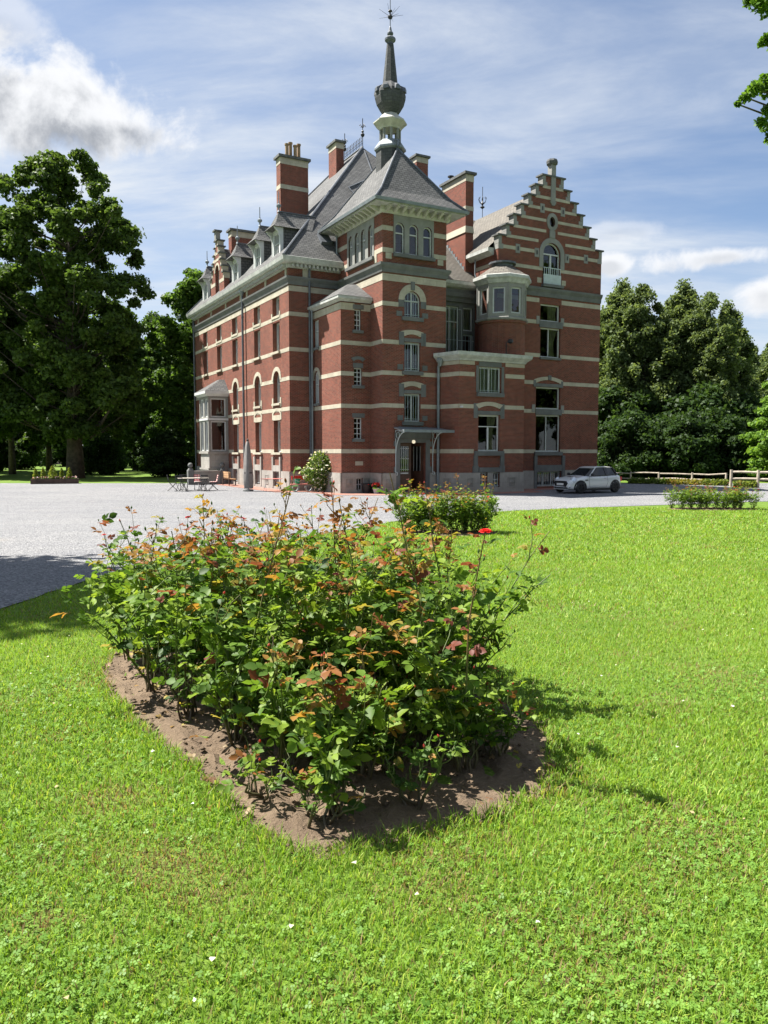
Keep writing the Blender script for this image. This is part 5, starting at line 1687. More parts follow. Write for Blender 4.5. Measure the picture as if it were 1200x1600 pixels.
# ------------------------------------------------------------------ far pink house glimpsed between the trunks
fh = empty('far_house', at(72, 138), 0.15, 'low pink rendered house glimpsed between far tree trunks', 'house')
MB().box(-4.5, 4.5, 0, 7, 0, 2.7).build('wall', 'pink_render', fh)
MB().prism([(-5, -.5, 2.7), (5, -.5, 2.7), (5, 7.5, 2.7), (-5, 7.5, 2.7)], [(-4.4, 3.4, 5.2), (4.4, 3.4, 5.2), (4.4, 3.6, 5.2), (-4.4, 3.6, 5.2)]).build('roof', 'slate_brown', fh)
for x in (-3, -.6, 2.2):
    w_ = MB().box(x, x + 1.0, -.04, .02, .7, 2.0).build('window', 'white_paint', fh)
    MB().box(x + .1, x + .9, -.055, -.03, .8, 1.9).build('pane', 'car_glass', w_)

# ------------------------------------------------------------------ timber flower box with five little conifers
p0, p1 = Vector(pix_ground(53, 757)), Vector(pix_ground(118, 755))
mid_ = (p0 + p1) / 2
bx_ = empty('flower_box', (mid_.x, mid_.y, 0), math.atan2(p1.y - p0.y, p1.x - p0.x) * .4, 'long dark timber flower box at the edge of the gravel', 'planter')
Lb = 3.1
for y0, y1 in ((-.45, -.39), (.39, .45)):
    MB().box(-Lb / 2, Lb / 2, y0, y1, 0, .36).build('side_board', 'dark_timber', bx_)
for x0 in (-Lb / 2, Lb / 2 - .06):
    MB().box(x0, x0 + .06, -.39, .39, 0, .355).build('end_board', 'dark_timber', bx_)
MB().box(-Lb / 2 + .06, Lb / 2 - .06, -.39, .39, 0.0, .31).build('soil_fill', 'soil', bx_)


def leafy(name, rs, n, fn, leaf, c_lo, c_hi, parent, mat='tree_leaf'):
    pos = fn(n)
    nrm = rs.normal(size=(n, 3)) + np.array([0, 0, .5])
    nrm /= np.linalg.norm(nrm, axis=1)[:, None]
    ax = np.cross(nrm, rs.normal(size=(n, 3)))
    ax /= np.linalg.norm(ax, axis=1)[:, None]
    b_ = np.cross(nrm, ax)
    s = leaf * rs.uniform(.6, 1.3, n)
    a, b = ax * (s * .75)[:, None], b_ * (s * .45)[:, None]
    V = np.stack([pos - a, pos + b, pos + a, pos - b], 1).reshape(-1, 3)
    f = rs.rand(n)[:, None]
    C = np.repeat(np.array(c_lo) * (1 - f) + np.array(c_hi) * f, 4, axis=0)
    o = link_mesh(name, np_mesh(name, V, [np.arange(n * 4).reshape(-1, 4)], C), mat, parent)
    o['kind'] = 'stuff'
    return o


rs = np.random.RandomState(3)
for k, (xo, hh, rr) in enumerate(((-1.25, .78, .24), (-.75, .84, .24), (-.15, .95, .42), (.45, .80, .22), (.95, .82, .26))):
    co_ = empty('dwarf_conifer', bx_.matrix_world @ Vector((0, 0, 0)), 0, 'yellow green dwarf conifer growing in the timber flower box', 'conifer', 'conifers in the flower box')
    co_.location = Vector(bx_.location) + Matrix.Rotation(bx_.rotation_euler.z, 3, 'Z') @ Vector((xo, 0, 0.31))
    MB().tube([(0, 0, -.05), (0, 0, hh * .6)], [.03, .01], 6).build('trunk', 'bark', co_)
    def fn(n, hh=hh, rr=rr):
        z = rs.rand(n) ** 1.3
        r = rr * np.sqrt(rs.rand(n)) * (1 - z) ** .6 * (.55 + .45 * np.minimum(1, z * 6))
        a_ = rs.rand(n) * 6.28
        return np.stack([r * np.cos(a_), r * np.sin(a_), z * hh], 1)
    leafy('crown', rs, 700, fn, .07, (.10, .16, .02), (.26, .30, .05), co_)
fl_ = empty('bedding_flowers', bx_.location + Vector((0, 0, .31)), bx_.rotation_euler.z, 'pink and white bedding flowers filling the flower box', 'flowers')
leafy('foliage', rs, 500, lambda n: np.stack([rs.uniform(-1.4, 1.45, n), rs.uniform(-.36, .36, n), rs.rand(n) * .14], 1), .08, (.03, .07, .015), (.08, .15, .03), fl_)
leafy('blossom', rs, 160, lambda n: np.stack([rs.uniform(-1.4, 1.45, n), rs.uniform(-.38, .36, n), .10 + rs.rand(n) * .12], 1), .08, (.55, .2, .32), (.7, .65, .7), fl_, 'petal')

# ------------------------------------------------------------------ rail fences on the right
def fence(name, pts, hh, rails, label, pr=.07, rr=.045, sag=.03):
    f = empty(name, (pts[0][0], pts[0][1], 0), 0, label, 'fence')
    o = Vector((pts[0][0], pts[0][1], 0))
    q = [Vector((p[0], p[1], 0)) - o for p in pts]
    for p in q:
        MB().tube([p + Vector((0, 0, -.1)), p + Vector((0.01, 0, hh))], [pr, pr * .9], 8).build('post', 'fence_wood', f)
    for a, b in zip(q[:-1], q[1:]):
        for z in rails:
            dd = (b - a).normalized() * .04
            mm = a.lerp(b, .5) + Vector((0, 0, z + random.uniform(-sag, sag)))
            MB().tube([a - dd + Vector((0, 0, z)), mm, b + dd + Vector((0, 0, z + random.uniform(-sag, sag)))], rr, 7).build('rail', 'fence_wood', f)
    return f


random.seed(4)
fence('rail_fence', [at(940, 57.5), at(985, 56), at(1029, 54.8), at(1081, 53.6), at(1134, 52.4)], .82, (.36, .72), 'low split rail fence of weathered poles behind the car', sag=.06)
fence('rail_fence', [at(1142, 49.0), at(1184, 48.2), at(1228, 47.4), at(1275, 46.6)], 1.12, (.55, .98), 'sturdy pale post and rail fence right of the rail fence gap', .10, .07, .02)
for k, (pxx, dp, w_, cl, chh, lb) in enumerate(((1012, 54.0, 2.6, (.05, .09, .015), (.13, .19, .03), 'low clipped green hedge under the split rail fence'), (1075, 52.4, 2.8, (.09, .10, .015), (.30, .26, .04), 'low golden leaved shrub below the split rail fence'), (1118, 51.4, 1.6, (.06, .10, .018), (.20, .24, .04), 'small yellow green shrub beside the sturdy fence post'), (1164, 48.4, 1.3, (.07, .11, .02), (.22, .26, .05), 'low shrub under the sturdy post and rail fence'))):
    hd = empty('low_hedge', at(pxx, dp), -.5, lb, 'hedge')
    leafy('foliage', rs, 1300, lambda n, w_=w_: np.stack([rs.uniform(-w_ / 2, w_ / 2, n), rs.normal(size=n) * .22, np.abs(rs.rand(n)) ** .7 * (.34 + .1 * np.sin(np.arange(n)))], 1), .10, cl, chh, hd)
    MB().tube([(-w_ / 2 + .1, 0, 0), (0, 0, .1), (w_ / 2 - .1, 0, 0)], .03, 5).build('stem', 'bark', hd)

# ------------------------------------------------------------------ white climbing rose at the corner of the stair block
wr = empty('white_rose_shrub', to_world(0.95, -1.75, 0.024), 0, 'bushy shrub covered in white blossom against the brick corner', 'shrub')
def shrubpos(n):
    v = rs.normal(size=(n, 3))
    v /= np.linalg.norm(v, axis=1)[:, None]
    v *= (rs.rand(n) ** .4)[:, None]
    z = 1.15 + v[:, 2] * 1.15
    rr = np.interp(z, [0, .6, 1.3, 2.0, 2.4], [.75, .95, 1.1, .85, .35])
    return np.stack([v[:, 0] * rr * .95 + .12 * np.sin(z * 5) + .1 * z, v[:, 1] * rr * .6, z], 1)
leafy('foliage', rs, 3600, shrubpos, .085, (.05, .10, .02), (.19, .28, .06), wr)
leafy('blossom', rs, 300, lambda n: shrubpos(n) * np.array([1.1, 1.15, 1.02]), .12, (.72, .68, .55), (.85, .83, .75), wr, 'petal')
mb = MB()
for k in range(7):
    mb.tube([(0, 0, 0), (rs.uniform(-.3, .3), rs.uniform(-.2, .2), .8), (rs.uniform(-.6, .6), rs.uniform(-.3, .3), 1.9)], [.025, .018, .006], 5)
for k in range(6):
    a_ = rs.uniform(0, 1.2)
    mb.tube([(.25, 0, 1.5), (.3 + .1 * k / 6, -.1, 2.0 + .1 * rs.rand()), (.45 + .25 * a_, -.1, 2.15 + .3 * rs.rand())], [.012, .01, .004], 4)
mb.build('stem', 'bark', wr)

# ------------------------------------------------------------------ garden furniture
rb = empty('garden_bench', to_world(0.25, -1.15, 0.024), TH + .0, 'red plank garden bench with round iron ends beside the white blossom', 'bench')
MB().box(-.66, .66, -.22, .16, .40, .445).build('seat', 'pink_paint', rb)
MB().hexa([(-.55, .20, .66), (.62, .20, .66), (.62, .24, .66), (-.55, .24, .66), (-.55, .25, .88), (.62, .25, .88), (.62, .29, .88), (-.55, .29, .88)]).build('backrest', 'red_paint', rb)
for x in (-.42, .42):
    mb = MB()
    ph = np.linspace(0, 2 * math.pi, 18)
    mb.tube([(x + .20 * math.cos(t_), -.06 + .05 * math.sin(t_ * 0), .215 + .19 * math.sin(t_)) for t_ in ph], .022, 6)
    mb.tube([(x + .20 * math.cos(t_), .12, .215 + .19 * math.sin(t_)) for t_ in ph], .022, 6)
    mb.tube([(x, .16, .40), (x, .19, .6), (x, .25, .88)], .022, 6)
    mb.tube([(x, -.06, .03), (x, .12, .03)], .02, 5)
    mb.build('leg', 'grille_iron', rb)
gb = empty('bucket', to_world(-.05, -1.21, 0.024 + .446), TH, 'dark green plastic bucket standing on the red bench', 'bucket')
MB().lathe([(0.0, 0), (0.13, 0), (0.165, .25), (0.18, .255), (0.18, .28), (0.155, .28), (0.12, .02), (0, .02)], 0, 0, 0, 16).build('body', 'green_plastic', gb, smooth=False)
mb = MB().tube([(-.17, 0, .27), (-.16, -.12, .2), (0, -.2, .14), (.16, -.12, .2), (.17, 0, .27)], .008, 5)
mb.build('handle', 'chrome', gb)
st = empty('side_table', to_world(-1.05, .25, 0.024), TH, 'small pink topped folding table before the sunlit plinth', 'table')
MB().box(-.55, .55, -.3, .3, .68, .71).build('table_top', 'pink_paint', st)
for sx in (-1, 1):
    MB().tube([(sx * .42, -.26, 0), (sx * .30, .26, .68)], .012, 5).build('leg', 'white_paint', st)
    MB().tube([(sx * .42, .26, 0), (sx * .30, -.26, .68)], .012, 5).build('leg', 'white_paint', st)
# closed parasol in its cover
pw = pix_ground(388, 768)
pa_ = empty('closed_parasol', (pw.x, pw.y, .012), 0, 'tall closed grey garden parasol standing on the gravel', 'parasol')
mb = MB()
mb.lathe([(.30, .0), (.30, .08), (.24, .10), (.05, .12)], 0, 0, 0, 16)
mb.build('base', 'blue_stone', pa_)
MB().tube([(0, 0, .1), (0, 0, 2.95)], .025, 8).build('pole', 'dark_iron', pa_)
mb = MB()
prof = [(.24, .16), (.275, .5), (.28, .9), (.24, 1.5), (.19, 2.1), (.13, 2.6), (.09, 2.78), (.05, 2.84)]
n = 20
for r, z in prof:
    for k in range(n):
        a_ = 2 * math.pi * k / n
        rr = r * (1 + .10 * math.cos(5 * a_ + z * .8) + .05 * math.cos(3 * a_ - z))
        mb.v.append((rr * math.cos(a_), rr * math.sin(a_), z))
for i in range(len(prof) - 1):
    for k in range(n):
        mb.f.append((i * n + k, i * n + (k + 1) % n, (i + 1) * n + (k + 1) % n, (i + 1) * n + k))
cv = mb.build('cover', 'parasol_cloth', pa_, smooth=True)
MB().lathe([(.26, 1.02), (.27, 1.04), (.27, 1.07), (.26, 1.09)], 0, 0, 0, 14).build('strap', 'dark_iron', cv)
MB().lathe([(.05, 2.82), (.065, 2.88), (.05, 2.95), (0.0, 2.99)], 0, 0, 0, 10).build('finial', 'dark_iron', pa_)
# bistro set
tw_ = pix_ground(302, 767)
ta = empty('bistro_table', (tw_.x, tw_.y, .012), .35, 'folding garden table with pale slatted top on the gravel', 'table')
for k in range(6):
    MB().box(-.85, .85, -.40 + k * .135, -.40 + k * .135 + .12, .72, .742).build('top_slat', 'table_top', ta)
MB().box(-.83, .83, -.36, -.33, .69, .719).box(-.83, .83, .33, .36, .69, .719).build('frame', 'dark_iron', ta)
for sx in (-.55, .55):
    MB().tube([(sx - .2, -.35, 0), (sx + .2, -.35, .70)], .014, 5).tube([(sx + .2, .35, 0), (sx - .2, .35, .70)], .014, 5).build('leg', 'dark_iron', ta)
    MB().tube([(sx + .2, -.33, 0), (sx - .2, -.33, .70)], .014, 5).tube([(sx - .2, .33, 0), (sx + .2, .33, .70)], .014, 5).build('leg', 'dark_iron', ta)


def bistro_chair(loc, rz, label, cushion=False):
    c = empty('bistro_chair', loc, rz, label, 'chair', 'folding chairs around the garden table')
    for sy in (-.2, .2):
        MB().tube([(-.28, sy, 0), (.02, sy, .30), (.20, sy, .52), (.30, sy, .93)], .014, 5).build('back_leg', 'dark_iron', c)
        MB().tube([(.28, sy * .92, 0), (-.20, sy * .92, .455)], .014, 5).build('leg', 'dark_iron', c)
    for k in range(5):
        MB().box(-.20 + k * .082, -.20 + k * .082 + .06, -.2, .2, .45, .465).build('seat_slat', 'dark_iron', c)
    for z, x in ((.70, .243), (.80, .268), (.90, .292)):
        MB().box(x - .008, x + .008, -.2, .2, z - .028, z + .028).build('back_slat', 'dark_iron', c)
    MB().tube([(-.2, -.2, .05), (-.2, .2, .05)], .01, 4).build('stretcher', 'dark_iron', c)
    return c


def cushion(loc, rz, label):
    q = empty('seat_cushion', loc, rz, label, 'cushion', 'striped cushions on the garden chairs')
    for k in range(8):
        x0 = -.2 + k * .05
        MB().box(x0, x0 + .05, -.19, .19, .47, .515).build('stripe', 'red_cushion' if k % 2 else 'white_cloth', q)
        y0 = -.19 + k * .0475
        MB().hexa([(.205, y0, .53), (.205, y0 + .0475, .53), (.24, y0 + .0475, .53), (.24, y0, .53), (.285, y0, .90), (.285, y0 + .0475, .90), (.315, y0 + .0475, .9), (.315, y0, .9)][:8]).build('stripe', 'red_cushion' if k % 2 else 'white_cloth', q)


def rel(dx, dy):
    c_, s_ = math.cos(.35), math.sin(.35)
    return (tw_.x + dx * c_ - dy * s_, tw_.y + dx * s_ + dy * c_, .012)


LB = 'dark folding metal bistro chair at the slatted garden table'
bistro_chair(rel(-1.15, .05), .35 + math.pi, LB)
bistro_chair(rel(-.75, -.62), .35 - math.pi / 2 - .5, LB)
bistro_chair(rel(-.45, .72), .35 + math.pi / 2, LB)
bistro_chair(rel(.35, .72), .35 + math.pi / 2, LB)
bistro_chair(rel(1.15, .1), .35, LB)
bistro_chair(rel(.45, -.68), .35 - math.pi / 2 + .2, LB)
CL = 'red and white striped cushion on a dark folding chair'
cushion(rel(1.15, .1), .35, CL)
cushion(rel(.35, .72), .35 + math.pi / 2, CL)
# stone parapet with ball finials by the bay, and the wooden bench
pp_ = empty('stone_parapet', to_world(-1.75, 11.2, .024), TH, 'low grey stone parapet with two ball topped pillars before the bay window', 'parapet')
MB().box(-.95, .95, -.13, .13, 0, .86).build('wall', 'grey_plaster', pp_)
MB().box(-.93, .93, -.17, .17, .862, .94).build('coping', 'plinth_stone', pp_)
for x in (-1.12, 1.12):
    pl_ = MB().box(x - .2, x + .2, -.2, .2, 0, .95).prism([(x - .2, -.2, .95), (x + .2, -.2, .95), (x + .2, .2, .95), (x - .2, .2, .95)], [(x - .1, -.1, 1.12), (x + .1, -.1, 1.12), (x + .1, .1, 1.12), (x - .1, .1, 1.12)]).build('pillar', 'blue_stone', pp_)
    MB().lathe([(.07, 1.1), (.07, 1.16), (.15, 1.22), (.18, 1.31), (.15, 1.41), (.07, 1.48), (0, 1.49)], x, 0, 0, 14).build('ball_finial', 'blue_stone', pl_, smooth=True)
wbn = empty('wooden_bench', to_world(-1.0, 9.0, .024), TH + math.pi / 2, 'sunlit plain wooden bench against the brick wall near the parapet', 'bench')
for k in range(3):
    MB().box(-.8, .8, -.42 + k * .14, -.42 + k * .14 + .12, .40, .44).build('seat_plank', 'bench_wood', wbn)
for k in range(3):
    MB().box(-.8, .8, .0, .035, .50 + k * .14, .50 + k * .14 + .125).build('back_plank', 'bench_wood', wbn)
for x in (-.7, .7):
    MB().box(x - .03, x + .03, -.40, -.34, 0, .398).box(x - .03, x + .03, .037, .09, 0, .9).box(x - .03, x + .03, -.34, .037, .34, .398).build('leg', 'dark_timber', wbn)
# tub and geranium pot by the tower
tb = empty('black_tub', to_world(2.75, -4.25, .024), TH, 'black plastic tub standing at the foot of the stair block', 'tub')
MB().lathe([(0.0, 0), (.23, 0), (.29, .46), (.32, .48), (.32, .52), (.27, .52), (.22, .04), (0, .04)], 0, 0, 0, 18).build('body', 'black_plastic', tb)
gp = empty('geranium_pot', to_world(2.95, -4.95, .024), TH, 'white pot of bright red geraniums beside the tower corner', 'flower pot')
MB().lathe([(0.0, 0), (.13, 0), (.19, .26), (.21, .27), (.21, .31), (.18, .31), (0, .28)], 0, 0, 0, 14).build('pot', 'white_paint', gp)
leafy('foliage', rs, 160, lambda n: np.stack([rs.normal(size=n) * .12, rs.normal(size=n) * .12, .32 + rs.rand(n) * .16], 1), .08, (.03, .08, .015), (.07, .14, .03), gp)
leafy('blossom', rs, 150, lambda n: np.stack([rs.normal(size=n) * .11, rs.normal(size=n) * .11, .40 + rs.rand(n) * .18], 1), .07, (.5, .02, .03), (.75, .10, .10), gp, 'petal')

# ------------------------------------------------------------------ the parked car
def make_car():
    car = empty('parked_car', to_world(13.75, -9.42, 0.026), TH, 'small silver hatchback with black wheels parked on the gravel in the shade', 'car')
    # x forward = -1.91 (nose) .. 1.91 (tail); y half width; near side is -y
    stx = [-1.90, -1.86, -1.78, -1.66, -1.5, -1.36, -1.2, -1.05, -.9, -.75, -.55, -.3, 0, .3, .6, .85, 1.0, 1.15, 1.3, 1.45, 1.6, 1.75, 1.85, 1.90]
    wx = np.interp(stx, [-1.90, -1.86, -1.78, -1.6, -1.3, -.8, 0, 1.0, 1.5, 1.75, 1.9], [.42, .58, .70, .80, .85, .865, .865, .865, .84, .76, .60])
    zt = np.interp(stx, [-1.90, -1.84, -1.7, -1.4, -1.0, -.75, -.3, .5, 1.2, 1.6, 1.8, 1.9], [.60, .68, .77, .84, .90, .935, .945, .965, .985, .99, .95, .80])
    zb = np.interp(stx, [-1.9, -1.8, -1.5, 1.5, 1.8, 1.9], [.30, .20, .17, .17, .22, .34])
    mb = MB()
    secs = []
    for x, w, t_, b_ in zip(stx, wx, zt, zb):
        h = t_ - b_
        half = [(.90, 0.0), (.97, .10), (1.0, .28), (1.0, .48), (.985, .68), (.955, .84), (.90, .93), (.78, .985), (.5, 1.02), (.2, 1.03)]
        ring = [(x, -w * f, b_ + h * g) for f, g in half] + [(x, w * f, b_ + h * g) for f, g in half[::-1]]
        secs.append(ring)
    n = len(secs[0])
    for rg in secs:
        mb.v.extend(rg)
    arches = [(-1.23, .30), (1.265, .30)]
    for i in range(len(secs) - 1):
        for k in range(n - 1):
            q = [mb.v[i * n + k], mb.v[i * n + k + 1], mb.v[(i + 1) * n + k + 1], mb.v[(i + 1) * n + k]]
            cx_, cz_ = sum(v[0] for v in q) / 4, sum(v[2] for v in q) / 4
            if (k < 4 or k > n - 6) and any((cx_ - ax_) ** 2 + (cz_ - az_) ** 2 < .35 ** 2 for ax_, az_ in arches):
                continue
            mb.f.append((i * n + k, i * n + k + 1, (i + 1) * n + k + 1, (i + 1) * n + k))
        mb.f.append((i * n, (i + 1) * n, (i + 1) * n + n - 1, i * n + n - 1))
    mb.f.append(tuple(range(n)))
    mb.f.append(tuple((len(secs) - 1) * n + k for k in range(n)))
    body = mb.build('body', 'car_paint', car, smooth=True)
    md = body.modifiers.new('sub', 'SUBSURF')
    md.levels = md.render_levels = 1
    # greenhouse: dark glass all round, silver roof
    base = [(-.78, .62), (-.55, .76), (0, .785), (.8, .78), (1.45, .73), (1.72, .60)]
    top = [(-.14, .50), (.02, .56), (.3, .585), (.8, .58), (1.30, .53), (1.46, .44)]
    zbase = [.925, .935, .945, .96, .985, .99]
    ztop = [1.335, 1.36, 1.375, 1.375, 1.345, 1.31]
    g = MB()
    ring0 = [(x, -y, z) for (x, y), z in zip(base, zbase)] + [(x, y, z) for (x, y), z in zip(base[::-1], zbase[::-1])]
    ring1 = [(x, -y, z) for (x, y), z in zip(top, ztop)] + [(x, y, z) for (x, y), z in zip(top[::-1], ztop[::-1])]
    g.prism(ring0, ring1, False, True)
    gl_ = g.build('window', 'car_glass', car)
    r_ = MB()
    ringa = [(x, y, z - .015) for x, y, z in ring1]
    c_ = (.62, 0)
    ringb = [(c_[0] + (x - c_[0]) * 1.02, y * 1.05, z + .025) for x, y, z in ring1]
    ringc = [(c_[0] + (x - c_[0]) * .93, y * .82, z + .060) for x, y, z in ring1]
    ringd = [(c_[0] + (x - c_[0]) * .5, y * .4, 1.43) for x, y, z in ring1]
    m = len(ring1)
    r_.prism(ringa, ringb, True, False).prism(ringb, ringc, False, False).prism(ringc, ringd, False, True)
    r_.build('roof', 'car_paint', car, smooth=True)
    for sg in (-1, 1):       # pillars
        for (i, dx) in ((1, .0), (4, .0)):
            pa = Vector((base[i][0], sg * (base[i][1] + .004), zbase[i] - .01))
            pb = Vector((top[i][0], sg * (top[i][1] + .012), ztop[i] + .01))
            MB().tube([pa, pa.lerp(pb, .5) + Vector((0, sg * .012, 0)), pb], .032 if i == 1 else .05, 6).build('pillar', 'black_plastic' if i == 4 else 'car_paint', car)
        pa = Vector((.62, sg * .79, .955))
        pb = Vector((.58, sg * .588, 1.37))
        MB().tube([pa, pb], .018, 5).build('pillar', 'black_plastic', car)
    # wheels with arches
    for ax_, az_ in arches:
        for sg in (-1, 1):
            y0 = sg * .80
            w = MB()
            prof = [(.18, -.09), (.27, -.10), (.305, -.07), (.312, 0), (.305, .07), (.27, .10), (.18, .09)]
            o = len(w.v)
            nn = 24
            for r0, yy in prof:
                for k in range(nn):
                    a_ = 2 * math.pi * k / nn
                    w.v.append((ax_ + r0 * math.cos(a_), y0 + yy, .312 + r0 * math.sin(a_)))
            for i in range(len(prof) - 1):
                for k in range(nn):
                    w.f.append((i * nn + k, i * nn + (k + 1) % nn, (i + 1) * nn + (k + 1) % nn, (i + 1) * nn + k))
            whl = w.build('wheel', 'black_plastic', car, smooth=True)
            rim = MB()
            yo = y0 + sg * .085
            for k in range(5):
                a_ = 2 * math.pi * k / 5 + .3
                d1 = Vector((math.cos(a_), 0, math.sin(a_)))
                d2 = Vector((-math.sin(a_), 0, math.cos(a_)))
                c0 = Vector((ax_, yo, .312))
                rim.hexa([c0 + d1 * .03 - d2 * .04, c0 + d1 * .03 + d2 * .04, c0 + d1 * .215 + d2 * .03, c0 + d1 * .215 - d2 * .03] +
                         [v + Vector((0, -sg * .03, 0)) for v in (c0 + d1 * .03 - d2 * .04, c0 + d1 * .03 + d2 * .04, c0 + d1 * .215 + d2 * .03, c0 + d1 * .215 - d2 * .03)])
            rim.build('rim', 'dark_iron', whl)
            hub = MB()
            ringh = [(ax_ + .22 * math.cos(t_), yo - sg * .05, .312 + .22 * math.sin(t_)) for t_ in np.linspace(0, 2 * math.pi, 21)[:-1]]
            hub.add(ringh, [tuple(range(20))])
            hub.build('brake_disc', 'black_plastic', whl)
            am = MB()
            na = 16
            for j in range(na + 1):
                a_ = -0.25 + (math.pi + .5) * j / na
                wy = sg * (float(np.interp(ax_ + .37 * math.cos(a_), stx, wx)) + .012)
                for r0, dy in ((.335, -.20), (.335, .0), (.405, .0), (.41, -.05)):
                    am.v.append((ax_ + r0 * math.cos(a_), wy + sg * dy, .305 + r0 * math.sin(a_)))
            for j in range(na):
                for k in range(3):
                    am.f.append((j * 4 + k, j * 4 + k + 1, (j + 1) * 4 + k + 1, (j + 1) * 4 + k))
            am.build('wheel_arch', 'black_plastic', car)
    for sg in (-1, 1):
        MB().box(-.86, .86, sg * .80 - .06, sg * .80 + .06, .15, .27).build('sill_trim', 'black_plastic', car)
        # headlamp, mirror, door seam, handle, tail lamp
        hl_ = MB()
        c0 = Vector((-1.63, sg * .655, .715))
        nrm = Vector((-.82, sg * .42, .38)).normalized()
        t1 = nrm.cross(Vector((0, 0, 1))).normalized()
        t2 = t1.cross(nrm)
        for rr_, dd in ((.165, -.06), (.165, .02), (.12, .055), (.0001, .065)):
            for k in range(16):
                a_ = 2 * math.pi * k / 16
                hl_.v.append(tuple(c0 + nrm * dd + t1 * rr_ * math.cos(a_) * .95 + t2 * rr_ * math.sin(a_)))
        for i in range(3):
            for k in range(16):
                hl_.f.append((i * 16 + k, i * 16 + (k + 1) % 16, (i + 1) * 16 + (k + 1) % 16, (i + 1) * 16 + k))
        lamp_ = hl_.build('headlight', 'headlamp_glass', car, smooth=True)
        rg_ = MB()
        rg_.tube([c0 + nrm * .025 + t1 * .165 * math.cos(a_) * .95 + t2 * .165 * math.sin(a_) for a_ in np.linspace(0, 2 * math.pi, 19)], .014, 5)
        rg_.build('bezel', 'chrome', lamp_)
        MB().lathe([(0.0, -.05), (.06, -.03), (.07, 0), (.06, .03), (0, .05)], -1.80, sg * .60, .37, 10).build('fog_lamp', 'chrome', car)
        mr = MB()
        mr.lathe([(0, -.08), (.075, -.06), (.09, 0), (.075, .06), (0, .08)], -.50, sg * .93, 1.0, 10, 0, 1.0, 1.25)
        mr.tube([(-.48, sg * .80, .95), (-.5, sg * .90, .98)], .025, 5)
        mr.build('mirror', 'black_plastic', car)
        sm = MB()
        for seam in ([(-.62, .93), (-.66, .6), (-.6, .32)], [(.66, .95), (.70, .6), (.58, .32)]):
            sm.tube([(x, sg * (.868 if z < .8 else .838), z) for x, z in seam], .006, 4)
        sm.tube([(-.6, sg * .862, .315), (.58, sg * .862, .315)], .006, 4)
        sm.build('door_seam', 'black_plastic', car)
        MB().tube([(.42, sg * .866, .81), (.60, sg * .866, .81)], .018, 6).build('door_handle', 'chrome', car)
        MB().box(-.92, -.74, sg * .855 - .012, sg * .855 + .012, .69, .74).build('side_scuttle', 'black_plastic', car)
        MB().box(1.74, 1.86, sg * .66 - .08, sg * .66 + .05, .62, .86).build('tail_light', 'red_paint', car)
    gr = MB()
    gp_ = [(-.46, .66), (.46, .66), (.54, .56), (.44, .40), (-.44, .40), (-.54, .56)]
    gr.prism([(-1.86, y, z) for y, z in gp_], [(-1.925, y * .96, z) for y, z in gp_])
    grl = gr.build('grille', 'black_plastic', car)
    gr = MB().tube([(-1.925 + .05 * (abs(y) / .54) ** 2, y, z) for y, z in gp_ + gp_[:1]], .014, 5)
    gr.build('grille_surround', 'chrome', grl)
    MB().box(-1.94, -1.925, -.26, .26, .44, .55).build('number_plate', 'white_cloth', car)
    MB().box(-1.90, -1.80, -.50, .50, .24, .33).build('lower_intake', 'black_plastic', car)
    MB().tube([(-1.885, -.55, .235), (-1.91, 0, .23), (-1.885, .55, .235)], .02, 5).build('bumper_trim', 'car_paint', car)
    MB().hexa([(-1.35, -.16, .845), (-1.35, .16, .845), (-1.1, .16, .895), (-1.1, -.16, .895), (-1.33, -.14, .885), (-1.33, .14, .885), (-1.1, .14, .905), (-1.1, -.14, .905)]).build('bonnet_scoop', 'black_plastic', car)
    MB().tube([(-.80, -.5, .95), (-.5, -.1, 1.10)], .008, 4).tube([(-.80, .1, .96), (-.5, .45, 1.1)], .008, 4).build('wiper', 'black_plastic', car)
    return car


make_car()

# ------------------------------------------------------------------ rose beds
LEAFLET = np.array([(0, 0, 0), (-.27, .30, .05), (0, .36, -.01), (.27, .30, .05), (-.25, .66, .045), (0, .70, -.02), (.25, .66, .045), (0, 1.0, -.07)])
LF3 = np.array([(0, 2, 1), (0, 3, 2), (4, 5, 7), (5, 6, 7)])
LF4 = np.array([(1, 2, 5, 4), (2, 3, 6, 5)])


def frame_from(dirs, up):
    """orthonormal frames with y along dirs"""
    y = dirs / np.linalg.norm(dirs, axis=1)[:, None]
    x = np.cross(y, up)
    ln = np.linalg.norm(x, axis=1)
    x[ln < 1e-4] = (1, 0, 0)
    x /= np.maximum(np.linalg.norm(x, axis=1), 1e-4)[:, None]
    z = np.cross(x, y)
    return x, y, z


def compound(rs, n5=True):
    """one pinnate rose leaf lying along +y, length about 1: returns leaflet bases, directions, sizes"""
    prs = [(1.0, 0.0, 1.0), (.72, 1, .85), (.72, -1, .85), (.42, 1, .7), (.42, -1, .7)]
    return prs if n5 else prs[:3]


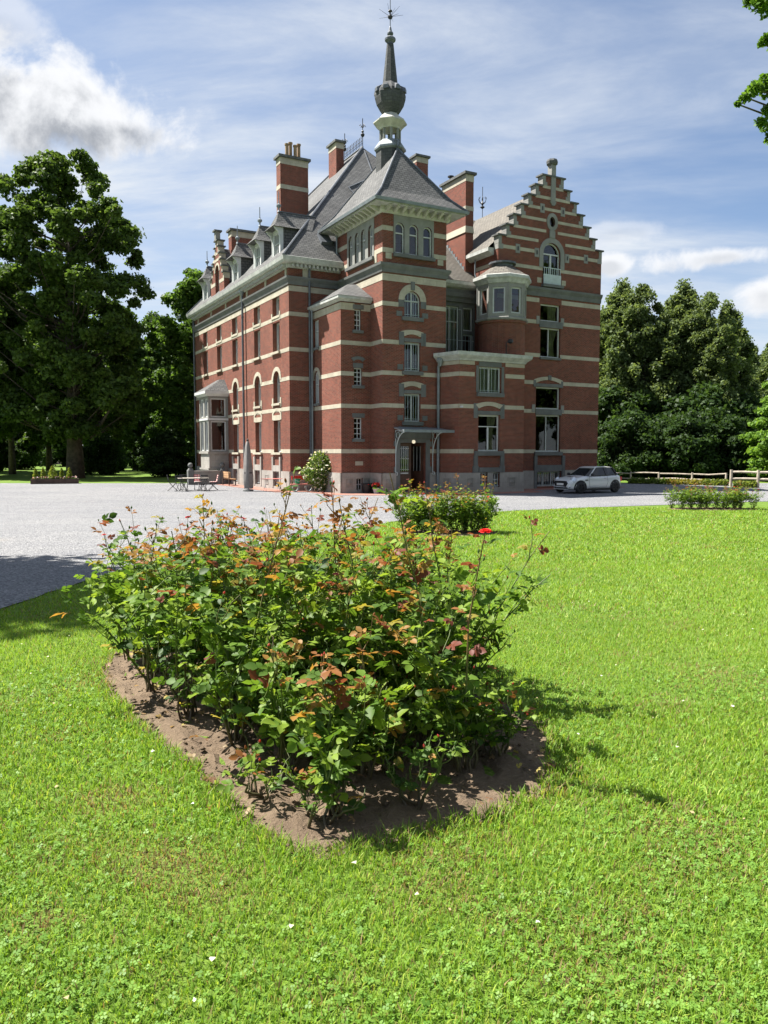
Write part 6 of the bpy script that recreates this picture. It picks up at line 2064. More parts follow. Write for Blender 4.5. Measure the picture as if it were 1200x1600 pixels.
def leaves_np(rs, pos, dirs, size, cols, n5=True, twist=0.5):
    """many compound leaves joined: arrays of verts, tri faces, quad faces, colours"""
    n = len(pos)
    up = np.array([0, 0, 1.0]) + rs.normal(size=(n, 3)) * twist
    x, y, z = frame_from(dirs, up)
    V, C = [], []
    for (f, sg, sc) in compound(rs, n5):
        base = pos + y * (size * f * 0.62)[:, None]
        a = sg * rs.uniform(.7, 1.15, n)
        dy = y * np.cos(a)[:, None] + x * np.sin(a)[:, None] + z * (rs.normal(size=n) * .22 - .12)[:, None]
        upn = z + rs.normal(size=(n, 3)) * .22
        lx, ly, lz = frame_from(dy, upn)
        s = size * sc * 0.52 * rs.uniform(.8, 1.15, n)
        wd = rs.uniform(1.05, 1.35, n)
        P = base[:, None, :] + s[:, None, None] * (LEAFLET[None, :, 0:1] * wd[:, None, None] * lx[:, None, :] + LEAFLET[None, :, 1:2] * ly[:, None, :] + LEAFLET[None, :, 2:3] * 1.3 * lz[:, None, :])
        V.append(P.reshape(-1, 3))
        cc = cols * rs.uniform(.85, 1.15, (n, 1))
        C.append(np.repeat(cc, 8, axis=0))
    V = np.concatenate(V)
    C = np.concatenate(C)
    m = len(V) // 8
    off = (np.arange(m) * 8)[:, None, None]
    T = (LF3[None] + off).reshape(-1, 3)
    Q = (LF4[None] + off).reshape(-1, 4)
    return V, T, Q, C


# leaf shapes shared by the leaves that can be picked out one by one
def leaf_variant(seed, col):
    rs = np.random.RandomState(seed)
    V, T, Q, C = leaves_np(rs, np.zeros((1, 3)), np.array([[0, 1.0, 0]]), np.array([1.0]), np.array([col]), True, .05)
    # slender rachis
    k = len(V)
    R = np.array([(-.008, 0, 0), (.008, 0, 0), (0, .62, 0)])
    V = np.concatenate([V, R])
    T = np.concatenate([T, [[k, k + 1, k + 2]]])
    C = np.concatenate([C, np.repeat(np.array([col]) * .8, 3, axis=0)])
    me = np_mesh('leaf', V, [T, Q], C)
    me.materials.append(MATS['rose_leaf'])
    me.polygons.foreach_set('use_smooth', [True] * len(me.polygons))
    return me


GREENS = [(.075, .145, .020), (.115, .20, .026), (.195, .285, .036), (.048, .10, .020)]
YOUNG = [(.25, .105, .034), (.32, .175, .042), (.19, .058, .040), (.28, .24, .045)]
LV_G = [leaf_variant(100 + k, GREENS[k % 4]) for k in range(8)]
LV_Y = [leaf_variant(140 + k, YOUNG[k % 4]) for k in range(6)]


def tube_np(pts, r0, r1, n=5):
    """tapering tube through pts (k,3) -> verts, quads"""
    k = len(pts)
    d_ = np.gradient(pts, axis=0)
    ref = np.array([0.31, 0.77, 0.2])
    x = np.cross(d_, ref)
    x /= np.maximum(np.linalg.norm(x, axis=1), 1e-6)[:, None]
    y = np.cross(d_, x)
    y /= np.maximum(np.linalg.norm(y, axis=1), 1e-6)[:, None]
    r = np.linspace(r0, r1, k)[:, None]
    a = np.arange(n) * 2 * np.pi / n
    V = pts[:, None, :] + r[:, :, None] * (np.cos(a)[None, :, None] * x[:, None, :] + np.sin(a)[None, :, None] * y[:, None, :])
    F = []
    for i in range(k - 1):
        for j in range(n):
            F.append((i * n + j, i * n + (j + 1) % n, (i + 1) * n + (j + 1) % n, (i + 1) * n + j))
    return V.reshape(-1, 3), np.array(F)


PETALS = {}


def flower_mesh(col, key, open_=0.6):
    if key in PETALS:
        return PETALS[key]
    rs = np.random.RandomState(len(PETALS) + 7)
    V, F, C = [], [], []
    for layer, (cnt, tilt, sc, h) in enumerate(((4, .15, .62, .05), (5, .40, .82, .02), (6, .75 * open_ + .3, 1.0, 0.0), (6, 1.1 * open_ + .35, 1.05, -.03))):
        for k in range(cnt):
            a = 2 * math.pi * (k + .37 * layer) / cnt + rs.uniform(-.15, .15)
            o = len(V)
            for i, t_ in enumerate((0.0, .4, .75, 1.0)):
                w = (.12, .42, .50, .30)[i] * sc
                lean = tilt * t_ * (1 + .35 * t_)
                r_, z_ = .10 * sc + math.sin(lean) * t_ * sc, h + math.cos(lean) * t_ * sc * .8
                for j in (-1, 0, 1):
                    rr = r_ - (.10 * sc if j else 0) * (1 - t_ * .6)
                    V.append((rr * math.cos(a) - j * w * math.sin(a), rr * math.sin(a) + j * w * math.cos(a), z_ + (0.04 if j else 0)))
                    C.append(np.array(col) * (.75 + .35 * t_) * rs.uniform(.9, 1.1))
            for i in range(3):
                for j in range(2):
                    F.append((o + i * 3 + j, o + i * 3 + j + 1, o + (i + 1) * 3 + j + 1, o + (i + 1) * 3 + j))
    me = np_mesh('flower', np.array(V), [np.array(F)], np.array(C))
    me.materials.append(MATS['petal'])
    me.polygons.foreach_set('use_smooth', [True] * len(me.polygons))
    PETALS[key] = me
    return me


BUDS = []
for k, (cb, ct) in enumerate((((.06, .13, .03), (.10, .17, .04)), ((.08, .14, .03), (.55, .10, .09)), ((.09, .12, .03), (.30, .12, .05)))):
    mb = MB().lathe([(.0, -.2), (.16, -.12), (.26, .05), (.36, .3), (.34, .6), (.16, .95), (0.02, 1.1)], 0, 0, 0, 7)
    for j in range(5):
        a = j * 1.2566
        mb.add([(.3 * math.cos(a - .35), .3 * math.sin(a - .35), .1), (.3 * math.cos(a + .35), .3 * math.sin(a + .35), .1), (.46 * math.cos(a), .46 * math.sin(a), .75)], [(0, 1, 2)])
    Vb = np.array(mb.v)
    fz = np.clip((Vb[:, 2:3] - .25) / .4, 0, 1)
    me = np_mesh('bud', Vb, [np.array([f for f in mb.f if len(f) == 4]), np.array([f for f in mb.f if len(f) == 3]), np.array([f for f in mb.f if len(f) == 7])], np.array(cb) * (1 - fz) + np.array(ct) * fz)
    me.materials.append(MATS['rose_leaf'])
    BUDS.append(me)


def rose_bush(loc, seed, H, spread, ncane, label, group, nleaf=34, young=0.5, leaf_len=.125, detail=1.0, tall=None, flowers=(), density=1.0, bottom=0.12):
    rs = np.random.RandomState(seed)
    root = empty('rose_bush', loc, 0, label, 'rose bush', group)
    SV, SF, SC, so = [], [], [], 0
    LP, LD, LS, LC, LH = [], [], [], [], []
    tips = []

    def cane(p0, dirv, length, r, lvl, yg):
        nonlocal so
        k = 9 if lvl == 0 else 6
        t_ = np.linspace(0, 1, k)[:, None]
        bend = rs.normal(size=3) * .10 * length
        out = np.array([dirv[0], dirv[1], 0]) * length * (.16 if lvl == 0 else .05)
        pts = p0 + dirv * length * t_ + (out + bend) * (t_ ** 2) + rs.normal(size=(k, 3)) * .006 * np.minimum(1, np.arange(k))[:, None]
        V, F = tube_np(pts, r, r * .35, 5 if lvl == 0 else 4)
        SV.append(V)
        SF.append(F + so)
        so += len(V)
        hh = np.clip(V[:, 2:3] / max(H, .1), 0, 1.2)
        wood, green, red = np.array((.085, .058, .036)), np.array((.085, .125, .030)), np.array((.16, .075, .04))
        c_ = wood * (1 - np.clip(hh * 2.2, 0, 1)) + green * np.clip(hh * 2.2, 0, 1)
        c_ = c_ * (1 - np.clip((hh - .7) * 1.6, 0, .8)) + red * np.clip((hh - .7) * 1.6, 0, .8)
        SC.append(c_)
        # leaves spiral along the cane
        step = .036 if lvl == 0 else .034
        s = rs.uniform(.03, .06)
        a = rs.rand() * 6.28
        start = bottom + rs.uniform(0, .12) if lvl == 0 else .02
        L = length
        while s < L:
            f = s / L
            p = np.array([np.interp(f, t_[:, 0], pts[:, j]) for j in range(3)])
            if p[2] > start and rs.rand() < density * (.92 if p[2] > .3 else .85):
                a += 2.4 + rs.normal() * .4
                el = rs.uniform(-.15, .65)
                dd = np.array([math.cos(a) * math.cos(el), math.sin(a) * math.cos(el), math.sin(el)])
                hf = p[2] / H
                isy = rs.rand() < yg * np.clip((hf - .62) * 1.9, 0, .85)
                base = np.array(YOUNG[rs.randint(4)] if isy else GREENS[rs.randint(3) if hf > .35 else (3 if rs.rand() < .6 else rs.randint(3))])
                if hf < .35 and rs.rand() < .035:
                    base = np.array((.42, .34, .06))
                LP.append(p)
                LD.append(dd)
                LS.append(leaf_len * rs.uniform(.7, 1.25) * (.72 if isy else 1.0) * (.85 if hf < .3 else 1))
                LC.append(base)
                LH.append(p[2])
            s += step * rs.uniform(.6, 1.5) / max(.5, detail)
        return pts

    for c in range(ncane):
        a = 2 * math.pi * (c + rs.uniform(-.35, .35)) / ncane
        tilt = spread * rs.uniform(.25, 1.0)
        dv = np.array([math.sin(tilt) * math.cos(a), math.sin(tilt) * math.sin(a), math.cos(tilt)])
        L = H * rs.uniform(.55, .88)
        p0 = np.array([rs.uniform(-.05, .05), rs.uniform(-.05, .05), -.02])
        pts = cane(p0, dv, L, rs.uniform(.0065, .010), 0, young)
        for b in range(rs.randint(3, 5)):
            f = rs.uniform(.35, .98)
            q = np.array([np.interp(f, np.linspace(0, 1, 9), pts[:, j]) for j in range(3)])
            aa, tt = rs.rand() * 6.28, rs.uniform(.25, .95)
            d2 = np.array([math.sin(tt) * math.cos(aa), math.sin(tt) * math.sin(aa), math.cos(tt)]) * .75 + dv * .25
            ln = min(H * rs.uniform(.18, .42), max(.08, (H * 1.02 - q[2])))
            pt = cane(q, d2 / np.linalg.norm(d2), ln, .0042, 1, young)
            tips.append(pt[-1])
        tips.append(pts[-1])
    if tall:
        for (tx, ty, th) in tall:
            dv = np.array([tx, ty, th])
            L = np.linalg.norm(dv)
            pt = cane(np.array([0, 0, 0.0]), dv / L, L, .008, 0, max(.6, young))
            tips.append(pt[-1])
            for b in range(5):
                q = pt[-2 - b // 2]
                d2 = np.array([rs.normal() * .35, rs.normal() * .35, 1.0])
                p2 = cane(q, d2 / np.linalg.norm(d2), rs.uniform(.10, .20) * (.35 if flowers else 1), .0035, 1, max(.6, young))
                tips.append(p2[-1])
    SVc = np.concatenate(SV)
    st_ = link_mesh('stem', np_mesh('stem', SVc, [np.concatenate(SF)], np.concatenate(SC)), 'stem', root, True)
    P, D, Sz, Cc, Hh = map(np.array, (LP, LD, LS, LC, LH))
    order = np.argsort(-(Hh + .35 * (-(P[:, 1])) + rs.rand(len(Hh)) * .25 + Sz * 2))
    nleaf = min(nleaf, len(order) // 3)
    pick = order[:nleaf]
    rest = order[nleaf:]
    V, T, Q, C = leaves_np(rs, P[rest], D[rest], Sz[rest], Cc[rest], True)
    fo = link_mesh('foliage', np_mesh('foliage', V, [T, Q], C), 'rose_leaf', root, True)
    fo['kind'] = 'stuff'
    for i in pick:
        isy = Cc[i][0] > .15
        me = (LV_Y if isy else LV_G)[rs.randint(6 if isy else 8)]
        o = bpy.data.objects.new('leaf', me)
        COL.objects.link(o)
        o.parent = root
        y = Vector(D[i])
        z = (Vector((0, 0, 1)) + Vector(rs.normal(size=3) * .4)).normalized()
        x = y.cross(z).normalized()
        z = x.cross(y)
        o.matrix_local = Matrix.Translation(Vector(P[i])) @ (Matrix((x, y, z)).transposed()).to_4x4() @ Matrix.Scale(Sz[i], 4)
    tips.sort(key=lambda q: -q[2])
    used = 0
    for (col, key, sz, which) in flowers:
        tp = tips[min(which, len(tips) - 1)]
        o = bpy.data.objects.new('flower', flower_mesh(col, key))
        COL.objects.link(o)
        o.parent = root
        o.location = Vector(tp) + Vector((0, 0, -.005))
        o.rotation_euler = (rs.uniform(-.5, .5), rs.uniform(-.5, .5), rs.rand() * 6)
        o.scale = (sz, sz, sz)
    for k, tp in enumerate(tips[:int(14 * detail)]):
        if any(k == f[3] for f in flowers) or rs.rand() < .25:
            continue
        o = bpy.data.objects.new('bud', BUDS[rs.choice([0, 0, 0, 1, 2])])
        COL.objects.link(o)
        o.parent = root
        o.location = Vector(tp) - Vector((0, 0, .004))
        o.rotation_euler = (rs.uniform(-.4, .4), rs.uniform(-.4, .4), rs.rand() * 6)
        s = rs.uniform(.012, .02)
        o.scale = (s, s, s * 1.25)
    return root


def soil_bed(name, outline, label, seed=0, lift=.016, amp=.011, step=.045):
    """dug soil: outline of (x, y), a slightly raised crumbly surface"""
    rs = np.random.RandomState(seed)
    ol = np.array(outline)
    n = 96
    # resample the outline smoothly
    d_ = np.r_[0, np.cumsum(np.linalg.norm(np.diff(np.r_[ol, ol[:1]], axis=0), axis=1))]
    tt = np.linspace(0, d_[-1], n, endpoint=False)
    cl = np.r_[ol, ol[:1]]
    ox, oy = np.interp(tt, d_, cl[:, 0]), np.interp(tt, d_, cl[:, 1])
    k = np.array([1, 2, 3, 2, 1]) / 9.0
    sm = lambda v: np.convolve(np.r_[v[-2:], v, v[:2]], k, 'valid')
    ox, oy = sm(ox) + rs.normal(size=n) * .012, sm(oy) + rs.normal(size=n) * .012
    cx_, cy_ = ox.mean(), oy.mean()
    rings = 22
    V, F = [], []
    for i in range(rings + 1):
        f = 1 - i / rings
        for j in range(n):
            x, y = cx_ + (ox[j] - cx_) * f, cy_ + (oy[j] - cy_) * f
            edge_ = min(1.0, (1 - f) * 8)
            z = gh(y) + .004 + lift * edge_ + edge_ * amp * (math.sin(x * 23 + y * 11) + math.sin(x * 41 - y * 37) * .7 + rs.normal() * .8)
            V.append((x, y, z))
    for i in range(rings):
        for j in range(n):
            F.append((i * n + j, i * n + (j + 1) % n, (i + 1) * n + (j + 1) % n, (i + 1) * n + j))
    b = MB()
    b.add(V, F)
    o = b.build(name, 'soil', None)
    tag(o, label, None, kind='structure')
    return np.stack([ox, oy], 1)


def inside(poly, x, y):
    x, y = np.asarray(x), np.asarray(y)
    r = np.zeros(x.shape, bool)
    n = len(poly)
    j = n - 1
    for i in range(n):
        xi, yi = poly[i]
        xj, yj = poly[j]
        c = ((yi > y) != (yj > y)) & (x < (xj - xi) * (y - yi) / (yj - yi + 1e-12) + xi)
        r ^= c
        j = i
    return r


bed_px = [(160, 1040), (172, 1085), (215, 1135), (300, 1200), (368, 1265), (415, 1318), (470, 1352), (520, 1345), (600, 1312), (690, 1302), (770, 1282), (835, 1255), (862, 1225)]
bed_w = [tuple(pix_ground(*q))[:2] for q in bed_px]
bed_w += [(1.0, 4.25), (.95, 4.8), (.62, 5.5), (.1, 6.1), (-.6, 6.6), (-1.3, 6.85), (-1.95, 6.75), (-2.3, 6.4)]
BED1 = soil_bed('rose_bed_soil', bed_w, 'brown dug soil of the near rose bed', 2)

rng = random.Random(12)
spots = []
tries = 0
while len(spots) < 33 and tries < 6000:
    tries += 1
    x, y = rng.uniform(-2.4, 1.1), rng.uniform(3.2, 6.9)
    if not inside(BED1, x, y) or x > .128 * y:
        continue
    # keep off the rim
    mg = .15 if y > 4.4 else .27
    if not all(inside(BED1, x + mg * math.cos(t_), y + mg * math.sin(t_)) for t_ in np.linspace(0, 6.28, 8)):
        continue
    if all((x - a) ** 2 + (y - b) ** 2 > 0.37 ** 2 for a, b in spots):
        spots.append((x, y))
spots.sort(key=lambda s: -s[1])
NR = None


def near_label(x, y):
    if y > 5.6:
        return 'red tinged rose bush at the gravel side of the near bed', 'rose bushes at the gravel side of the near bed'
    if y < 4.15:
        return 'dark leafed rose bush on the bare soil rim of the near bed', 'rose bushes on the rim of the near bed'
    if x < -1.2:
        return 'yellow green rose bush toward the pointed end of the near bed', 'rose bushes toward the end of the near bed'
    return 'tall leafy rose bush amid the near bed', 'rose bushes amid the near bed'


SPEC = {}
def nearest(px_, py_):
    g = pix_ground(px_, py_)
    return min(range(len(spots)), key=lambda i: (spots[i][0] - g.x) ** 2 + (spots[i][1] - g.y) ** 2)
RED, PINK = (.62, .018, .014), (.50, .12, .16)
def shoot(i, px_, py_):
    """vector from bush i's base to the point seen at the pixel, kept in the upright plane of the bush"""
    r = pix_ray(px_, py_)
    y = spots[i][1]
    k = y / r.y
    return (r.x * k - spots[i][0], 0.0, ZC + r.z * k - gh(y) - (.03 if px_ == 690 else .12))
specials = [(755, 1195, 690, 838, 'rose bush bearing one open red rose on the tallest right hand shoot', [(RED, 'red', .030, 0)]),
            (420, 1180, 408, 775, 'rose bush with a very tall leafy shoot rising above the bed', []),
            (330, 1090, 330, 790, 'rose bush with tall orange brown young shoots', []),
            (215, 1050, 160, 838, 'rose bush at the pointed end of the bed leaning out over the gravel', []),
            (250, 1030, 250, 930, 'rose bush with a small dark red rose near the bed end', [((.40, .008, .015), 'dark', .022, 0)])]
used_i = set()
for (bx0, by0, tx, ty, lb, fls) in specials:
    i = nearest(bx0, by0)
    if i in used_i:
        continue
    used_i.add(i)
    SPEC[i] = (lb, [shoot(i, tx, ty)], fls)
for i, (x, y) in enumerate(spots):
    lb, tall, fls = SPEC.get(i, (NR, None, []))
    grp = None
    if lb is None:
        lb, grp = near_label(x, y)
    if tall is None and rng.random() < .6:
        tall = [(rng.uniform(-.12, .12), rng.uniform(-.1, .1), rng.uniform(1.10, 1.34) - (.45 if y < 4.2 else 0))]
    front = (y < 4.3)
    if not fls and i % 6 == 2:
        fls = [((PINK if i % 12 == 2 else (.55, .03, .03)), 'pk' if i % 12 == 2 else 'sm', .018, 1)]
    H = 1.04 + .18 * rng.random() - (.48 if y < 3.95 else 0.24 if front else 0)
    rose_bush((x, y, gh(y) + .012), 300 + i, H, .50 if x < .09 * y else .34, 7, lb, grp, nleaf=30, young=1.0 if y > 4.6 else .5, tall=tall, flowers=fls, density=.66 if y > 4.2 else .66, bottom=.05, leaf_len=.118)
# small weedy plants at the front rim
def weed(px_, py_, h, seed, label):
    g = pix_ground(px_, py_)
    rose_bush((g.x, g.y, g.z + .01), seed, h, .9, 5, label, None, nleaf=20, young=.05, leaf_len=.085, detail=.6, density=.9, bottom=.02)
weed(500, 1290, .34, 701, 'low yellowing rose shoot at the front tip of the bed')
weed(640, 1262, .40, 702, 'short pale green seedling plant before the dark rose stems')
weed(400, 1250, .28, 703, 'small sprouting plant on the bare soil of the bed')
LOW = 'low dark leafy rose sucker filling the foot of the near bed'
rl = random.Random(31)
for k_ in range(16):
    for _ in range(60):
        x, y = rl.uniform(-2.2, .75), rl.uniform(3.5, 5.9)
        if x < .165 * y and all(inside(BED1, x + .17 * math.cos(t_), y + .17 * math.sin(t_)) for t_ in np.linspace(0, 6.28, 6)):
            break
    rose_bush((x, y, gh(y) + .012), 800 + k_, rl.uniform(.38, .62), .75, 6, LOW, 'rose suckers at the foot of the near bed', nleaf=12, young=.05, leaf_len=.09, detail=.9, density=.95, bottom=.02)

# clods, dead leaves on the soil
rs = np.random.RandomState(77)
n = 2600
xs_, ys_ = rs.uniform(-2.4, 1.1, n), rs.uniform(3.0, 6.9, n)
k = inside(BED1, xs_, ys_)
xs_, ys_ = xs_[k], ys_[k]
n = len(xs_)
oct_ = np.array([(1, 0, 0), (-1, 0, 0), (0, 1, 0), (0, -1, 0), (0, 0, .8), (0, 0, -.6)], float)
of = np.array([(0, 2, 4), (2, 1, 4), (1, 3, 4), (3, 0, 4), (2, 0, 5), (1, 2, 5), (3, 1, 5), (0, 3, 5)])
s = rs.uniform(.003, .013, n) * (1 + (rs.rand(n) < .05) * 1.0)
V = oct_[None] * s[:, None, None] * rs.uniform(.6, 1.3, (n, 6, 1)) + rs.normal(size=(n, 6, 3)) * .15 * s[:, None, None] + np.stack([xs_, ys_, np.array([gh(y) for y in ys_]) + .028], 1)[:, None, :]
F = (of[None] + (np.arange(n) * 6)[:, None, None]).reshape(-1, 3)
tag(link_mesh('soil_clods', np_mesh('soil_clods', V.reshape(-1, 3), [F]), 'soil'), 'crumbly clods lying on the near rose bed', None, kind='stuff')
n = 420
xs_, ys_ = rs.uniform(-2.4, 1.1, n), rs.uniform(3.0, 6.9, n)
k = inside(BED1, xs_, ys_)
xs_, ys_ = xs_[k], ys_[k]
n = len(xs_)
cols_ = np.array([(.30, .20, .11), (.36, .27, .16), (.20, .11, .06), (.42, .35, .12)])[rs.randint(4, size=n)]
V, T, Q, C = leaves_np(rs, np.stack([xs_, ys_, np.array([gh(y) for y in ys_]) + .05], 1), np.stack([rs.normal(size=n), rs.normal(size=n), rs.normal(size=n) * .2], 1), rs.uniform(.04, .08, n), cols_, False, .4)
tag(link_mesh('dead_leaves', np_mesh('dead_leaves', V, [T, Q], C), 'rose_leaf'), 'dry fallen leaves scattered on the near rose bed', None, kind='stuff')

# the two beds further off
def far_bed(px0, px1, pyb, hm, nb, seed, label, group, cols_soil):
    g0, g1 = pix_ground(px0, pyb), pix_ground(px1, pyb)
    w = g1.x - g0.x
    cx_, cy_ = (g0.x + g1.x) / 2, g0.y
    dp = .85
    ol = [(cx_ + (w / 2 + .1) * math.cos(t_), cy_ + dp * .6 + dp * math.sin(t_)) for t_ in np.linspace(0, 2 * math.pi, 20)[:-1]]
    poly = soil_bed('rose_bed_soil', ol, cols_soil, seed, step=.1)
    r_ = random.Random(seed)
    rose = []
    for i in range(nb):
        f = (i + .5) / nb
        x = cx_ - w / 2 + .18 + (w - .36) * f
        y = cy_ + dp * .6 + (r_.uniform(-.4, .0) if i % 2 else r_.uniform(.0, .45))
        rose_bush((x, y, gh(y) + .01), seed * 10 + i, hm * r_.uniform(.78, 1.05), .60, 8, label, group, nleaf=8, young=1.1, leaf_len=.105, detail=.8, density=1.0, bottom=.03, tall=[(r_.uniform(-.15, .15), 0, hm * r_.uniform(1.05, 1.25))] if i % 4 == 0 else None,
                  flowers=[((.6, .05, .03), 'mid', .03, 2)] if i % 4 == 1 else ())
    return poly


BED2 = far_bed(618, 782, 836, 1.18, 17, 5, 'tall rose bush in the middle bed beside the gravel', 'rose bushes of the middle bed', 'soil of the middle rose bed at the lawn edge')
BED3 = far_bed(1052, 1190, 797, .95, 18, 6, 'low reddish rose bush in the far bed toward the fence', 'rose bushes of the far bed', 'soil of the far rose bed toward the fence')

# ------------------------------------------------------------------ lawn blades
def patch_noise(x, y):
    return (np.sin(x * 1.7 + 1.3 * np.sin(y * 1.1)) + np.sin(y * 2.3 + 1.7 * np.sin(x * .9 + 2)) + .7 * np.sin(x * 5.1 + y * 3.7) + .5 * np.sin(x * 9.0 - y * 7.0 + 1.0)) / 3.2


def grass(y0, y1, dens, hgt, wid, seed, five=True, margin=.35):
    rs = np.random.RandomState(seed)
    n = int(dens * (y1 - y0) * (y1 + y0) / 2 * 1.12)
    y = np.sqrt(rs.uniform(y0 * y0, y1 * y1, n))
    x = rs.uniform(-.56, .56, n) * y
    ge = np.interp(y, ey, ex)
    keep = (x > ge + .02 + rs.rand(n) * .06 - .05)
    for bd in (BED1, BED2, BED3):
        lo, hi = bd.min(0) - .05, bd.max(0) + .05
        m_ = (x > lo[0]) & (x < hi[0]) & (y > lo[1]) & (y < hi[1])
        idx = np.where(m_)[0]
        if len(idx):
            cb_ = bd.mean(0)
            ins_ = inside(cb_ + (bd - cb_) * (.965 if bd is BED1 else .9), x[idx], y[idx])
            keep[idx[ins_]] = False
    x, y = x[keep], y[keep]
    n = len(x)
    z = 0.62 * np.clip((30.0 - y) / 27.0, 0, 1)
    pn = patch_noise(x, y)
    # taller tufts around the near bed
    rim = np.zeros(n)
    c1 = BED1.mean(0)
    if y0 < 7:
        dmin = np.full(n, 9.0)
        for q in BED1[::2]:
            dmin = np.minimum(dmin, (x - q[0]) ** 2 + (y - q[1]) ** 2)
        rim = np.exp(-dmin / .012)
    dry = np.clip(patch_noise(x * .8 + 3, y * .8 - 1) - .35, 0, .6) * (1.3 if y0 < 8 else .5)
    if y0 < 6:
        for (qx, qy, qr, qa) in ((265, 1350, .22, 1.1), (180, 1250, .2, .7), (60, 1440, .09, 1.6), (330, 1400, .16, .8), (120, 1320, .25, .4), (780, 1440, .10, .5), (1060, 1540, .10, .5), (90, 1150, .16, .4), (520, 1560, .12, .3)):
            g_ = pix_ground(qx, qy)
            dry = dry + qa * np.exp(-((x - g_.x) ** 2 + 1.6 * (y - g_.y) ** 2) / (qr * qr))
    h = hgt * rs.uniform(.5, 1.3, n) * (1 + .25 * pn) * (1 + 1.6 * rim * rs.rand(n)) * (1 - .35 * np.clip(dry, 0, 1))
    a = rs.rand(n) * 2 * np.pi
    ln = rs.uniform(.25, 1.0, n) * h
    dx, dy = np.cos(a) * ln, np.sin(a) * ln
    w = wid * rs.uniform(.6, 1.4, n)
    pa = a + np.pi / 2 + rs.normal(size=n) * .5
    wx_, wy_ = np.cos(pa) * w * .5, np.sin(pa) * w * .5
    p = np.stack([x, y, z - .003], 1)
    wv = np.stack([wx_, wy_, np.zeros(n)], 1)
    md = p + np.stack([dx * .38, dy * .38, h * .62], 1)
    tp = p + np.stack([dx, dy, h * .95], 1)
    g1, g2, g3 = np.array((.135, .245, .026)), np.array((.225, .37, .042)), np.array((.33, .41, .07))
    f = np.clip(rs.rand(n) * .7 + .3 * (pn + .5), 0, 1)[:, None]
    c = g1 * (1 - f) + g2 * f
    yl = (rs.rand(n) < .16)[:, None]
    c = np.where(yl, g3 * rs.uniform(.8, 1.2, (n, 1)), c)
    dr = (rs.rand(n) < .06 + dry * .75)[:, None]
    c = np.where(dr, np.array((.25, .18, .085)) * rs.uniform(.6, 1.3, (n, 1)), c)
    if five:
        V = np.stack([p - wv, p + wv, md + wv * .8, md - wv * .8, tp], 1).reshape(-1, 3)
        o = np.arange(n)[:, None] * 5
        fs = [o + np.array([[0, 1, 2, 3]]), o + np.array([[3, 2, 4]])]
        k = 5
    else:
        V = np.stack([p - wv, p + wv, tp], 1).reshape(-1, 3)
        o = np.arange(n)[:, None] * 3
        fs = [o + np.array([[0, 1, 2]])]
        k = 3
    return V, fs, np.repeat(c, k, axis=0)


def build_grass(name, label, parts):
    Vs, F4, F3, Cs, o = [], [], [], [], 0
    for V, fs, C in parts:
        for f in fs:
            (F4 if f.shape[1] == 4 else F3).append(f + o)
        Vs.append(V)
        Cs.append(C)
        o += len(V)
    fl = []
    if F4:
        fl.append(np.concatenate(F4))
    if F3:
        fl.append(np.concatenate(F3))
    ob = link_mesh(name, np_mesh(name, np.concatenate(Vs), fl, np.concatenate(Cs)), 'grass_blade')
    tag(ob, label, None, kind='stuff')


build_grass('lawn_grass', 'short mown grass blades of the lawn', [
    grass(2.0, 3.2, 13000, .030, .0042, 1), grass(3.2, 5.0, 7600, .033, .0055, 2), grass(5.0, 8.0, 3600, .036, .008, 3, False),
    grass(8.0, 13.0, 1500, .042, .013, 4, False), grass(13.0, 20.0, 560, .05, .022, 5, False), grass(20.0, 31.0, 200, .06, .036, 6, False)])


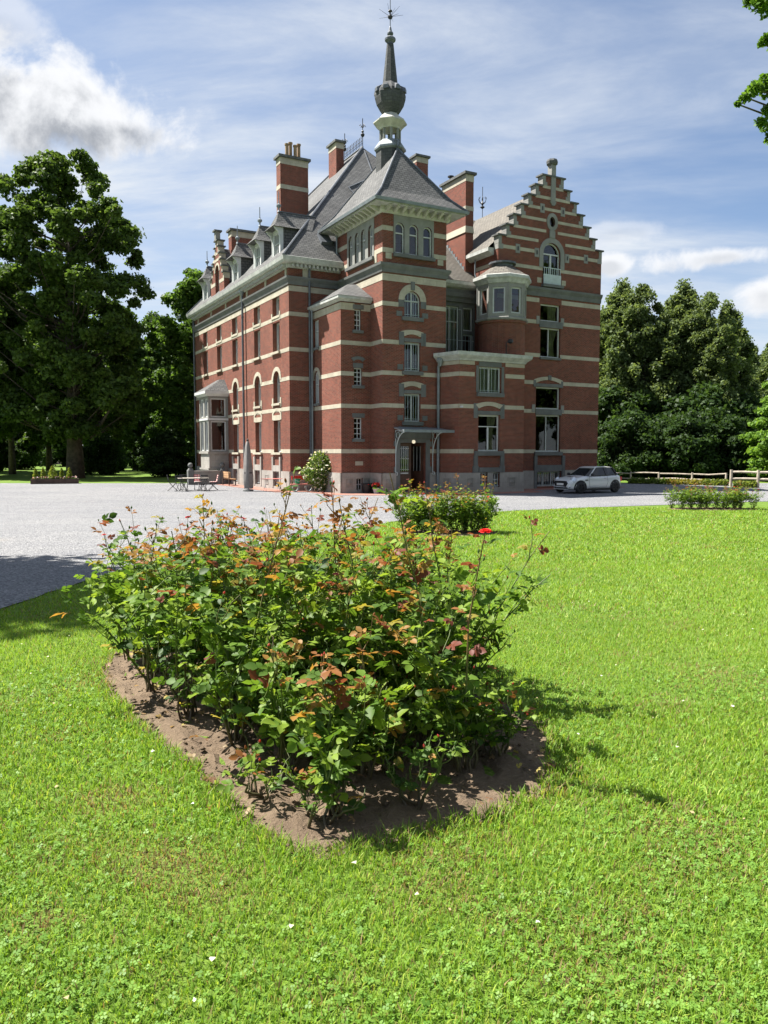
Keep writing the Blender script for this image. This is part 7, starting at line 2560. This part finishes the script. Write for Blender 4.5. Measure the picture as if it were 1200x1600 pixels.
def clover(y0, y1, dens, seed, size):
    rs = np.random.RandomState(seed)
    n = int(dens * (y1 * y1 - y0 * y0) / 2 * 1.12)
    y = np.sqrt(rs.uniform(y0 * y0, y1 * y1, n))
    x = rs.uniform(-.56, .56, n) * y
    pn = patch_noise(x * 1.3 + 7, y * 1.3)
    for qx, qy in ((265, 1350), (180, 1250), (60, 1440), (330, 1400)):
        g_ = pix_ground(qx, qy)
        pn = pn - 1.2 * np.exp(-((x - g_.x) ** 2 + 1.6 * (y - g_.y) ** 2) / .035)
    k = (rs.rand(n) < np.clip(.55 + pn * .9, .04, 1)) & ~inside(BED1, x, y) & (x > np.interp(y, ey, ex) + .1)
    x, y = x[k], y[k]
    n = len(x)
    z = 0.62 * np.clip((30.0 - y) / 27.0, 0, 1) + rs.uniform(.008, .026, n)
    Vs, Cs = [], []
    a0 = rs.rand(n) * 6.28
    tx, ty = rs.normal(size=n) * .35, rs.normal(size=n) * .35
    f = rs.rand(n)[:, None]
    c = np.array((.115, .235, .034)) * (1 - f) + np.array((.21, .36, .062)) * f
    s = size * rs.uniform(.6, 1.3, n)
    for j in range(3):
        a = a0 + j * 2.094
        pts = []
        for (u, v) in ((.05, 0), (.55, -.48), (1.0, -.36), (1.0, .36), (.55, .48)):
            lx, ly = s * (u * np.cos(a) - v * np.sin(a)), s * (u * np.sin(a) + v * np.cos(a))
            pts.append(np.stack([x + lx, y + ly, z + lx * tx + ly * ty], 1))
        Vs.append(np.stack(pts, 1).reshape(-1, 3))
        Cs.append(np.repeat(c, 5, axis=0))
    V = np.concatenate(Vs)
    return V, np.arange(len(V)).reshape(-1, 5), np.concatenate(Cs)


Va, Fa, Ca = clover(2.0, 3.4, 2200, 11, .0095)
Vb, Fb, Cb = clover(3.4, 6.0, 800, 12, .011)
tag(link_mesh('clover', np_mesh('clover', np.concatenate([Va, Vb]), [np.concatenate([Fa, Fb + len(Va)])], np.concatenate([Ca, Cb])), 'grass_blade'), 'clover leaves mixed into the near lawn', None, kind='stuff')
# pale fallen petals and daisies on the lawn
rs = np.random.RandomState(5)
n = 90
y = np.sqrt(rs.uniform(2.1 ** 2, 9 ** 2, n))
x = rs.uniform(-.5, .5, n) * y
k = ~inside(BED1, x, y) & (x > np.interp(y, ey, ex) + .2)
x, y = x[k], y[k]
n = len(x)
z = 0.62 * np.clip((30.0 - y) / 27.0, 0, 1) + .03
aa = rs.rand(n) * 6.28
s = rs.uniform(.006, .014, n)
V = np.stack([np.stack([x + s * np.cos(aa + t_) * r_, y + s * np.sin(aa + t_) * r_, z + dz], 1) for t_, r_, dz in ((0, 1, 0), (1.2, .8, .004), (2.4, 1, 0), (3.6, .9, .006), (4.9, .8, 0))], 1).reshape(-1, 3)
C = np.repeat(np.array([(.62, .58, .45), (.7, .68, .62), (.45, .36, .2)])[rs.randint(3, size=n)], 5, axis=0)
tag(link_mesh('fallen_petals', np_mesh('fallen_petals', V, [np.arange(n * 5).reshape(-1, 5)], C), 'petal'), 'pale petals scattered over the lawn', None, kind='stuff')

# render settings that keep the bounces to what daylight needs
S.cycles.max_bounces = 6
S.cycles.diffuse_bounces = 3
S.cycles.glossy_bounces = 3
S.cycles.transmission_bounces = 4
S.cycles.transparent_max_bounces = 8
S.cycles.caustics_reflective = False
S.cycles.caustics_refractive = False
